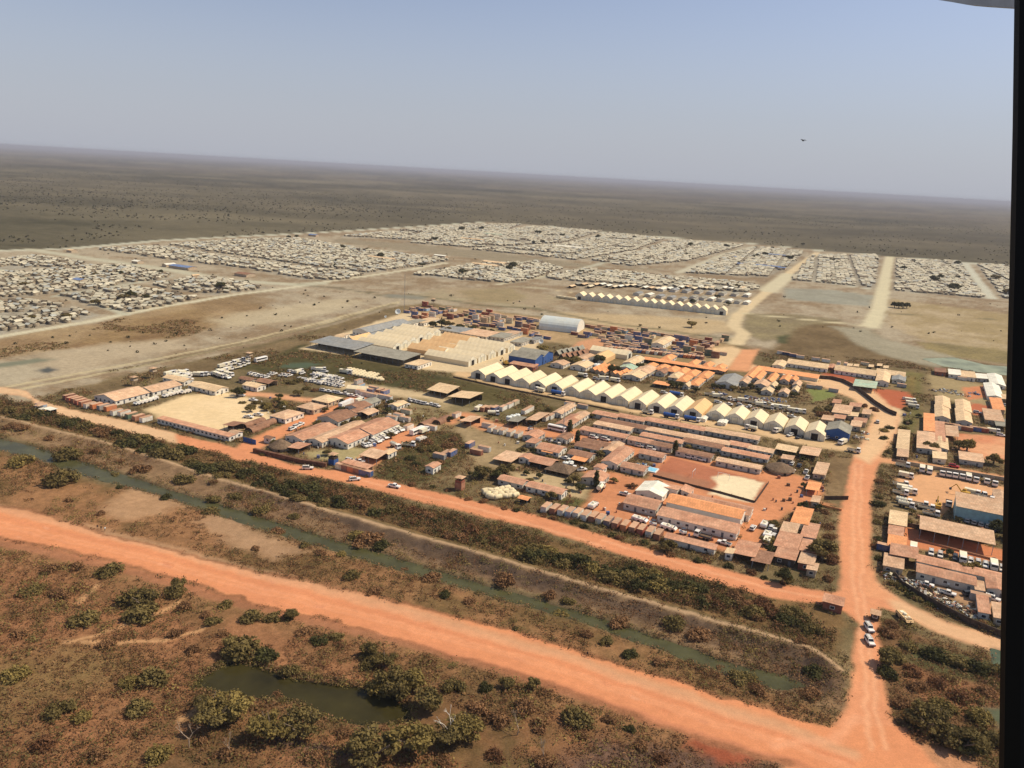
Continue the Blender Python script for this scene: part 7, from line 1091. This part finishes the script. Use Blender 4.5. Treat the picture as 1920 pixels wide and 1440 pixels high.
# ground cover that nobody could count
def scatter(n, x0, x1, y0, y1, amin=.78):
    x = RNG.uniform(x0, x1, n); y = RNG.uniform(y0, y1, n); l, a = layer_at(x, y); k = (a > amin) & (ground_z(x, y) > -.35); return x[k], y[k]
def tufts(name, x, y, quads_per, rad_, hh, size, m, seed):
    r = np.random.default_rng(seed); n = len(x); k = quads_per; X = np.repeat(x, k); Y = np.repeat(y, k); s = np.repeat(r.uniform(.5, 1.4, n), k); a = r.random(n*k)*6.283; d = rad_*s*np.sqrt(r.random(n*k)); cx = X+d*np.cos(a); cy_ = Y+d*np.sin(a); cz = ground_z(X, Y)+hh*s*r.random(n*k)**.7*(1-.5*d/(rad_*s))
    nr = np.stack([np.cos(a)*.6+r.normal(size=n*k)*.5, np.sin(a)*.6+r.normal(size=n*k)*.5, .5+.5*r.random(n*k)], -1); nr /= np.linalg.norm(nr, axis=1)[:, None]; t = np.cross(nr, r.normal(size=(n*k, 3))); t /= np.linalg.norm(t, axis=1)[:, None]; sd = np.cross(nr, t); A = (size*s*(.6+.8*r.random(n*k)))[:, None]; B = A*.5; c = np.stack([cx, cy_, cz], -1)
    co = np.stack([c+t*A, c+sd*B, c-t*A, c-sd*B], 1).reshape(-1, 3); me = mesh_np(name, co, np.arange(4*n*k).reshape(-1, 4), m if isinstance(m, list) else [m], (np.repeat(r.integers(0, len(m), n), k) if isinstance(m, list) else None)); o = ob(name, me); o['kind'] = 'stuff'; return o
def fringe(name, poly, lo, hi, n, m, seed):
    P = GP(poly); x = RNG.uniform(P[:, 0].min()-4, P[:, 0].max()+4, n); y = RNG.uniform(P[:, 1].min()-4, P[:, 1].max()+4, n); d = sdf(P, x, y); k = (d > lo) & (d < hi) & (fbm(x, y, 9, 3) > -.08) & (y > 130); tufts(name, x[k], y[k], 10, .9, 1.2, .22, m, seed)
def cover(x, y, wl, thr, seed): return fbm(x+seed*77, y-seed*33, wl, 4)+.25*fbm(x, y+seed, 3.0, 2) > thr
STRAW = leafmat('straw', (172, 124, 78)); REDGRASS = leafmat('red_grass', (136, 90, 57)); DARKWEED = leafmat('dark_weed', (112, 88, 52)); WEEDS = leafmat('green_weed', (126, 106, 58)); DUN = leafmat('dun_grass', (150, 112, 74))
xa, ya = scatter(190000, -330, 260, 135, 430); far_ok = RNG.random(len(xa)) < np.clip(1.2-ya/430, .3, 1); xa, ya = xa[far_ok], ya[far_ok]
k = cover(xa, ya, 30, -.03, 1); tufts('dry_grass', xa[k], ya[k], 7, .9, .6, .24, [STRAW, REDGRASS, DUN, REDGRASS], 3)
k2 = cover(xa, ya, 26, .0, 5) & (RNG.random(len(xa)) < .7); tufts('low_scrub', xa[k2], ya[k2], 11, 1.3, 1.3, .24, [DARKWEED, WEEDS, LEAF['b'], LEAF['r'], LEAF['g']], 4)
k3 = cover(xa, ya, 34, .02, 8) & (RNG.random(len(xa)) < .16); tufts('low_scrub', xa[k3], ya[k3], 34, 1.9, 1.7, .25, [WEEDS, LEAF['g'], LEAF['b'], LEAF['y'], LEAF['r']], 14)
xb, yb = scatter(80000, -420, 420, 330, 640, .85); k = cover(xb, yb, 25, .03, 9); tufts('low_scrub', xb[k], yb[k], 8, 1.3, .9, .42, [DARKWEED, WEEDS, LEAF['b'], DUN], 6)
hp = GP([(p[0], p[1]-4) for p in HEDGE_A if p[0] >= -50]); x = RNG.uniform(hp[:, 0].min(), hp[:, 0].max(), 60000); y = RNG.uniform(hp[:, 1].min(), hp[:, 1].max(), 60000); ii = sdf(hp, x, y) < -1.0; x, y = x[ii], y[ii]; l, a = layer_at(x, y); ii = a > .8; x, y = x[ii], y[ii]; ii = cover(x, y, 14, -.08, 13); tufts('hedge_undergrowth', x[ii], y[ii], 12, 1.3, 2.1, .32, [LEAF['d'], LEAF['d'], LEAF['r'], DARKWEED, LEAF['b']], 8)
fringe('bank_reeds', RIVER, -1.2, 2.4, 62000, [DUN, WEEDS, DARKWEED, LEAF['b']], 41); fringe('bank_reeds', POND, -0.2, 2.0, 6000, [WEEDS, LEAF['y'], DUN], 42)
# trees of the savanna out to the horizon, and scattered bushes of the fields
n = 38000; u = RNG.uniform(-80, 2000, n); v = RNG.random(n)**1.0*185+282+.0568*u; g = G(u, v); x, y = g[:, 0], g[:, 1]; P_ = GP(FAR+[(2500, 1900), (-700, 1900)]); ok = (y > 300) & (y < 30000); x, y = x[ok], y[ok]; ok = (sdf(P_, x, y) > 12) & (fbm(x, y, 700, 4, .6)+.8*fbm(x, y, 120, 3)+.5*RNG.random(len(x)) > .28); x, y = x[ok], y[ok]
def far_trees(name, x, y, q_, r_, size, m, seed):
    r = np.random.default_rng(seed); n = len(x); s = np.repeat(r.uniform(.5, 1.5, n)**1.3, q_); d = r.normal(size=(n*q_, 3)); d /= np.linalg.norm(d, axis=1)[:, None]; c = np.stack([np.repeat(x, q_), np.repeat(y, q_), s*r_*.55], -1)+d*(s*r_*r.random(n*q_)**.3)[:, None]*np.array([1, 1, .6]); nr = d+r.normal(size=d.shape)*.5; nr /= np.linalg.norm(nr, axis=1)[:, None]; t = np.cross(nr, r.normal(size=d.shape)); t /= np.linalg.norm(t, axis=1)[:, None]; sd = np.cross(nr, t); A = (size*s)[:, None]
    co = np.stack([c+t*A, c+sd*A*.8, c-t*A, c-sd*A*.8], 1).reshape(-1, 3); o = ob(name, mesh_np(name, co, np.arange(4*n*q_).reshape(-1, 4), m, np.repeat(r.integers(0, len(m), n), q_))); o['kind'] = 'stuff'
FARM = [leafmat('far_leaf_dark', (90, 82, 54)), leafmat('far_leaf', (96, 86, 58)), leafmat('far_leaf_dry', (102, 86, 60))]
far_trees('distant_trees', x, y, 12, 1.45, .75, FARM, 21)
n = 600; u = RNG.uniform(-60, 1950, n); v = RNG.uniform(430, 700, n); g = G(u, v); x, y = g[:, 0], g[:, 1]; l, a = layer_at(x, y); ok = (a > .45) & (y > 520) & (fbm(x, y, 160, 4)+.5*fbm(x, y, 30, 3) > .02); far_trees('field_scrub', x[ok], y[ok], 12, 1.0, .5, FARM, 22)
# ------------------------------------------------------------------ the settlement beyond the fields
SHM = [mat('shack_sheeting', alb(214, 190, 154), var=.1, obj_var=.12, scale=.2), mat('shack_tarpaulin', alb(190, 170, 138), var=.12, obj_var=.12, scale=.2), mat('shack_straw', alb(190, 166, 132), var=.15, obj_var=.15, scale=.3), mat('shack_dark_roof', alb(128, 106, 82), var=.2, obj_var=.15, scale=.3), mat('shack_grey_sheet', alb(180, 168, 148), var=.1, obj_var=.12, scale=.2)]
SHW = mat('shack_wall', alb(158, 134, 106), var=.25, scale=.5)
TQ = np.array([(0, 1, 5, 4), (1, 2, 6, 5), (2, 3, 7, 6), (3, 0, 4, 7), (8, 9, 10, 11), (11, 10, 12, 13), (4, 5, 6, 7)])
def shack_verts(L_, W_, h, r):       # arrays -> N x 14 x 3
    z = np.zeros_like(L_); S = lambda *p: np.stack([np.broadcast_to(q_, L_.shape) for q_ in p], -1); a, b = L_/2, W_/2; e = .35
    return np.stack([S(-a, -b, z), S(a, -b, z), S(a, b, z), S(-a, b, z), S(-a, -b, h), S(a, -b, h), S(a, b, h), S(-a, b, h), S(-a-e, -b-e, h-.15), S(a+e, -b-e, h-.15), S(a+e, z, h+r), S(-a-e, z, h+r), S(a+e, b+e, h-.15), S(-a-e, b+e, h-.15)], 1)
sx, sy, sa = [], [], []
for bi, blk in enumerate(SETT):
    P = GP(blk); right = bi >= 13; g0 = rad(-20 if right else -24); ca, sa_ = math.cos(g0), math.sin(g0); du, dv = (6.9, 6.4) if right else (6.5, 5.8)
    Q = np.stack([P[:, 0]*ca+P[:, 1]*sa_, -P[:, 0]*sa_+P[:, 1]*ca], -1); u = np.arange(Q[:, 0].min(), Q[:, 0].max(), du); v = np.arange(Q[:, 1].min(), Q[:, 1].max(), dv); U, W_ = np.meshgrid(u, v); U = U.ravel(); W_ = W_.ravel(); jit = .7 if right else 1.5
    U = U+RNG.normal(0, jit, U.shape); W_ = W_+RNG.normal(0, jit*.8, W_.shape); x = U*ca-W_*sa_; y = U*sa_+W_*ca
    d = sdf(P, x, y); lanes = ((np.floor(U/du) % 9 == 0) if right else (np.floor(U/du) % 19 == 0)) | (np.floor(W_/dv) % (9 if right else 15) == 0); k = (d < -3) & ~lanes & (RNG.random(len(x)) < (.9 if right else .87)) & (fbm(x, y, 70, 3) > -.25) & (np.abs(x/y) < .9)
    sx.append(x[k]); sy.append(y[k]); sa.append(np.full(k.sum(), g0)+RNG.normal(0, .06 if right else .22, k.sum())+np.where(RNG.random(k.sum()) < .2, math.pi/2, 0))
sx, sy, sa = map(np.concatenate, (sx, sy, sa)); pp = np.array([PX(a, b) for a, b in zip(sx, sy)]); vis = (pp[:, 0] > -60) & (pp[:, 0] < 2000); sx, sy, sa, pp = sx[vis], sy[vis], sa[vis], pp[vis]
n = len(sx); print('shacks', n); L_ = RNG.uniform(4.0, 7.2, n); W_ = RNG.uniform(3.0, 4.5, n); hh = RNG.uniform(1.9, 2.6, n); rr = RNG.uniform(.6, 1.3, n); mi = RNG.choice(5, n, p=[.30, .26, .18, .15, .11])
vw = (pp[:, 0] > 6) & (pp[:, 0] < 1872); order = np.argsort(np.where(vw, np.hypot(sx, sy), 1e9)); near = order[:300]; rest = np.setdiff1d(np.arange(n), near)
SNAME = ['cream sheet-roofed shack', 'grey-beige tarpaulin shack', 'straw-roofed shack', 'dark-roofed shack', 'grey tin-roofed shack']; SM = {}
for i in near:
    v_ = int(i) % 3; key = (mi[i], v_)
    if key not in SM:
        vv = shack_verts(np.array([6.6]), np.array([4.2]), np.array([2.2+.2*v_]), np.array([.7+.25*v_]))[0]; SM[key] = mesh_np('shack', vv, TQ, [SHW, SHM[mi[i]]], np.array([0, 0, 0, 0, 1, 1, 0]))
    o = ob('shack', SM[key], None, (sx[i], sy[i], 0), float(sa[i]), (L_[i]/6.6, W_[i]/4.2, hh[i]/2.3)); reg(o, ('long ' if L_[i] > 6.2 else '')+SNAME[mi[i]], 'shack', 'shacks of the settlement')
vv = shack_verts(L_[rest], W_[rest], hh[rest], rr[rest]); c, s = np.cos(sa[rest])[:, None], np.sin(sa[rest])[:, None]; co = np.stack([vv[..., 0]*c-vv[..., 1]*s+sx[rest][:, None], vv[..., 0]*s+vv[..., 1]*c+sy[rest][:, None], vv[..., 2]], -1); N_ = len(rest)
qd = (TQ[None]+14*np.arange(N_)[:, None, None]).reshape(-1, 4); m_ = np.zeros((N_, 7), int); m_[:, 4:6] = 1+mi[rest][:, None]; o = ob('distant_shacks', mesh_np('distant_shacks', co.reshape(-1, 3), qd, [SHW]+SHM, m_.ravel())); o['kind'] = 'stuff'
# larger roofs among the shacks
for L, N, R, rf, lb in [((316, 502), (352, 507), (356, 501), 'blue', 'long blue-roofed hall standing in the open lane of the settlement'), ((328, 526), (362, 522), (352, 518), 'sand', 'long white shed roof at the edge of the left settlement'), ((438, 517), (462, 520), (466, 516), 'brown', 'red-brown shed beside the broad dusty lane'), ((240, 494), (258, 495), (262, 490), 'white', 'white tank-like shed in the dusty lane'), ((302, 500), (312, 501), (315, 497), 'white', 'small white kiosk left of the blue-roofed hall'), ((1418, 499), (1462, 504), (1470, 499), 'blue', 'long blue-roofed school block, nearer of two'), ((1430, 479), (1472, 482), (1478, 478), 'blue', 'long blue-roofed school block, farther of two'), ((1460, 504), (1472, 506), (1480, 500), 'blue', 'short blue-roofed block at the end of the school'), ((1384, 496), (1392, 498), (1398, 494), 'blue', 'small blue-roofed house left of the school blocks'), ((1372, 484), (1380, 485), (1386, 482), 'blue', 'small blue-roofed house behind the school blocks'), ((690, 484), (738, 490), (742, 486), 'sand', 'long white shed roof in the middle settlement'), ((880, 498), (930, 503), (940, 496), 'sand', 'broad white roof left of the round dark tree'), ((900, 494), (945, 498), (955, 491), 'sand', 'second broad white roof left of the round dark tree'), ((810, 482), (834, 484), (838, 481), 'white', 'white shed roof near the dusty crossing lane'), ((860, 449), (905, 453), (910, 450), 'sand', 'long pale roof in the far settlement, nearer'), ((905, 440), (940, 443), (945, 440), 'green', 'long greenish roof in the far settlement'), ((1050, 462), (1090, 468), (1094, 464), 'white', 'white hall roof in the upper right settlement'), ((132, 529), (150, 531), (154, 526), 'blue', 'faded blue-roofed shack group in the left settlement'), ((570, 443), (592, 444), (596, 440), 'blue', 'small blue roof on the far edge track'), ((120, 473), (134, 474), (138, 470), 'sand', 'pale shelter on the far edge track')]: house(L, N, R, '', rf, 'tan', h=3, rise=1.0, depth=(14 if 'hall' in lb or 'broad' in lb else 9), name='hall', cat='building', label=lb, win=0)
lm('the blue-roofed hall', 335, 503); lm('the school blocks', 1445, 492); lm('the round settlement tree', 962, 495); lm('the small white kiosk', 307, 499); lm('the field tree clump', 1687, 575); lm('the left field track', 120, 610); lm('the white shed roof', 345, 522)
lm('the lower left frame edge', 20, 600); lm('the dusty left lane', 240, 560); lm('the middle field edge', 900, 530); lm('the market rows', 1200, 530); lm('the right settlement road', 1655, 530); lm('the first right block', 1560, 520); lm('the last right block', 1860, 540); lm('the second right block', 1760, 535)
for i in range(34):
    f = i/33; x = 1035+f*380; y = 536+f*10+random.uniform(-3, 3); 
    if 1060 < x < 1400: house((x-5, y), (x+2, y+1.5), (x+8, y-1), 'white market stall roof', random.choice(['white', 'sand', 'cream', 'grey']), 'dark', h=2.4, kind='gable', openf=True, name='market_stall', cat='stall', group='market stalls behind the far tents', win=0)
for x0, y0, x1, y1, n in [(1195, 553, 1300, 566, 6), (1300, 560, 1400, 570, 7), (1240, 545, 1400, 556, 8)]:
    for i in range(n): f = i/(n-1); x, y = x0+(x1-x0)*f, y0+(y1-y0)*f; house((x-6, y), (x+3, y+2), (x+10, y-1), 'grey-roofed house behind the far tents', random.choice(['slate', 'grey', 'sand', 'white']), 'grey', h=2.8, name='house', cat='building', group='houses behind the far tents', win=0)
for x, y, h, k in [(865, 433, 9, 'd'), (903, 431, 8, 'd'), (815, 452, 9, 'd'), (806, 455, 7, 'b'), (1008, 440, 9, 'd'), (1054, 444, 7, 'd'), (1122, 447, 8, 'd'), (1002, 457, 7, 'd'), (1017, 456, 7, 'd'), (1190, 447, 6, 'd'), (645, 467, 8, 'd'), (714, 484, 11, 'd'), (792, 500, 8, 'd'), (962, 503, 13, 'd'), (955, 507, 10, 'd'), (867, 515, 12, 'd'), (690, 470, 7, 'g'), (628, 492, 7, 'd'), (630, 500, 7, 'd'), (244, 558, 14, 'd'), (232, 562, 11, 'g'), (180, 572, 11, 'g'), (272, 562, 10, 'd'), (412, 541, 13, 'd'), (424, 547, 9, 'd'), (400, 527, 6, 'g'), (225, 516, 9, 'd'), (180, 518, 8, 'g'), (45, 538, 9, 'g'), (126, 598, 12, 'g'), (60, 600, 10, 'g'), (1294, 462, 8, 'd'), (1480, 488, 10, 'd'), (1420, 482, 7, 'd'), (1435, 480, 8, 'd'), (1362, 464, 7, 'd'), (1693, 506, 8, 'd'), (1750, 528, 12, 'd'), (1765, 523, 9, 'd'), (1795, 545, 13, 'd'), (1785, 542, 11, 'd'), (1795, 497, 8, 'd'), (1865, 525, 10, 'g'), (1890, 555, 13, 'g'), (1560, 490, 6, 'd'), (1505, 460, 5, 'd'), (541, 447, 6, 'd'), (556, 446, 6, 'd'), (1130, 520, 7, 'd'), (1090, 512, 7, 'd'), (1300, 568, 9, 'd'), (1365, 572, 8, 'd'), (1345, 560, 8, 'd'), (1200, 612, 5, 'g')]: g = G(x, y); tree(g[0], g[1], h*mpp(y, x)*1.25, k, 'round', 'dark round settlement tree' if k == 'd' else 'dusty settlement tree', group='trees of the settlement', wd=1.35)
for _ in range(76):
    i = random.randrange(len(rest)); j = rest[i]; x_, y_ = sx[j]+4, sy[j]+3; px_, py_ = PX(x_, y_)
    if 5 < px_ < 1865: tree(x_, y_, random.uniform(4, 7.5), random.choice('ddg'), 'round', 'small dusty settlement tree', group='trees of the settlement', wd=1.3)
# ------------------------------------------------------------------ small things standing about the compounds
lm('the farther block row', 1240, 800); lm('the container wall', 665, 880); lm('the upper huts', 600, 765); lm('the pool prefabs', 1200, 890); lm('the gate huts', 1530, 950); lm('the orange front halls', 1300, 1015); lm('the tan roadside house', 1535, 890)
def free(x, y, m=1.2):
    for c, a, b, g in HOUSES:
        dx, dy = x-c[0], y-c[1]; u = dx*math.cos(g)+dy*math.sin(g); v = -dx*math.sin(g)+dy*math.cos(g)
        if abs(u) < a/2+m and abs(v) < b/2+m: return False
    return True
crM = MB().box(-.6, .6, -.6, .6, 0, .12).box(-.55, .55, -.55, .55, .13, 1.05, bev=.05); crM = [crM.mesh('crate', m) for m in (WOOD, CONT['white'], CONT['blue'], CONT['rust'])]
drM = [MB().lathe([(.31, 0), (.31, .3), (.33, .32), (.31, .34), (.31, .6), (.33, .62), (.31, .64), (.31, .92)], 10).mesh('drum', m) for m in (CONT['blue'], CONT['rust'], GREYP, CONT['white'])]
CN = ['wooden', 'white', 'blue', 'rusty']; DN = ['blue', 'rusty', 'black', 'white']
AREAS = [[(480, 740), (640, 750), (820, 770), (800, 800), (700, 860), (640, 870), (500, 850)], [(900, 780), (1100, 800), (1440, 890), (1500, 1000), (1400, 1040), (1000, 930)], [(1460, 860), (1545, 900), (1535, 1060), (1440, 1050)], [(1690, 770), (1870, 800), (1870, 1120), (1700, 1060)], [(1060, 670), (1240, 700), (1490, 735), (1480, 745), (1100, 705)]]
kk = 0
for A_, n_ in zip(AREAS, (34, 44, 22, 34, 20)):
    xs = [p[0] for p in A_]; ys = [p[1] for p in A_]; c_ = 0; tries = 0
    while c_ < n_ and tries < 4000:
        tries += 1; px, py = random.uniform(min(xs), max(xs)), random.uniform(min(ys), max(ys))
        if not inpoly(px, py, A_): continue
        g_ = G(px, py)
        if not free(*g_) or layer_at(np.array([g_[0]]), np.array([g_[1]]))[1][0] < .34: continue
        c_ += 1; kk += 1; j = random.randrange(4)
        if kk % 3 == 0 and NB < 330: bush(g_[0], g_[1], random.uniform(.8, 1.7), random.choice('gdgy'), group='bushes inside the camp'); NB += 1
        elif kk % 3 == 1: reg(ob('crate', crM[j], None, (g_[0], g_[1], .02), GRID+random.random(), random.uniform(.8, 1.5)), CN[j]+' crate', 'crate', 'crates lying about the camp')
        else: reg(ob('drum', drM[j], None, (g_[0], g_[1], .02), 0, random.uniform(.9, 1.4)), DN[j]+' drum', 'drum', 'drums lying about the camp')
for A_, n_ in zip(AREAS, (16, 14, 6, 8, 16)):
    xs = [p[0] for p in A_]; ys = [p[1] for p in A_]; c_ = tries = 0
    while c_ < n_ and tries < 4000:
        tries += 1; px, py = random.uniform(min(xs), max(xs)), random.uniform(min(ys), max(ys)); g_ = G(px, py)
        if not inpoly(px, py, A_) or not free(*g_, m=.8) or layer_at(np.array([g_[0]]), np.array([g_[1]]))[1][0] < .4: continue
        c_ += 1; tree(g_[0], g_[1], random.uniform(3, 5.5), random.choice('gdgdy'), 'round', group='trees of the plain and camp', wd=1.25)
# weeds and shrubs hugging the walls
wx, wy = [], []
for c, a, b, g in HOUSES:
    if c[1] > 620: continue
    for _ in range(int((a+b)*.55)):
        s_ = random.choice((0, 1, 2, 3)); u = random.uniform(-a/2, a/2) if s_ < 2 else (a/2+.9)*(1 if s_ == 2 else -1); v = random.uniform(-b/2, b/2) if s_ >= 2 else (b/2+.9)*(1 if s_ == 0 else -1); wx.append(c[0]+u*math.cos(g)-v*math.sin(g)); wy.append(c[1]+u*math.sin(g)+v*math.cos(g))
wx, wy = np.array(wx), np.array(wy); fr = np.array([free(x, y, .5) for x, y in zip(wx, wy)]) & (RNG.random(len(wx)) < .55); tufts('wall_weeds', wx[fr], wy[fr], 9, .8, .9, .3, [DARKWEED, WEEDS, LEAF['d'], DUN], 31)
print('bushes', NB)
# ------------------------------------------------------------------ labels: what it looks like and which landmark it stands by
lm('the field tree', 1296, 605) if False else None
def nth(i, n):
    return '' if n == 1 else f', {ORD[i] if i < len(ORD) else str(i+1)+"th"} from the left'
_pend = {}
for o, look, label in THINGS:
    if label: o['label'] = label; continue
    l = o.location; px, py = PX(l.x, l.y, 0); best = min(LM, key=lambda m: (m[1]-px)**2+(1.8*(m[2]-py))**2 + (1e6 if abs(m[1]-px)+abs(m[2]-py) < 3 else 0)); dx, dy = px-best[1], (py-best[2])*1.8
    rel = ('left of' if dx < 0 else 'right of') if abs(dx) > abs(dy)*1.3 else ('in front of' if dy > 0 else 'behind')
    if math.hypot(dx, dy) < 14: rel = 'beside'
    _pend.setdefault(f'{look} {rel} {best[0]}', []).append((px, py, o))
for k, v in _pend.items():
    v.sort(key=lambda t: (t[0], t[1]))
    for i, (_, _, o) in enumerate(v): o['label'] = k+nth(i, len(v))
_all = {}
for o, look, label in THINGS: _all.setdefault(o['label'], []).append(o)
print('things', len(THINGS), 'dup labels', [k for k, v in _all.items() if len(v) > 1][:10], 'long', [k for k in _all if len(k.replace('-', '').split()) > 16][:10], 'short', [k for k in _all if len(k.split()) < 4][:10])
# ------------------------------------------------------------------ air
hb = MB(); hb.box(-75000, 75000, -75000, 75000, -6.0, 141.0)
hm = bpy.data.materials.new('air'); hm.use_nodes = True; hm.node_tree.nodes.clear()
_o = hm.node_tree.nodes.new('ShaderNodeOutputMaterial'); _v = hm.node_tree.nodes.new('ShaderNodeVolumePrincipled')
_v.inputs['Color'].default_value = (0.66, 0.68, 0.77, 1); _v.inputs['Density'].default_value = 6.5e-5; _v.inputs['Anisotropy'].default_value = 0.0
hm.node_tree.links.new(_v.outputs[0], _o.inputs['Volume'])
hz = ob('haze', hb.mesh('haze', hm)); hz['kind'] = 'stuff'
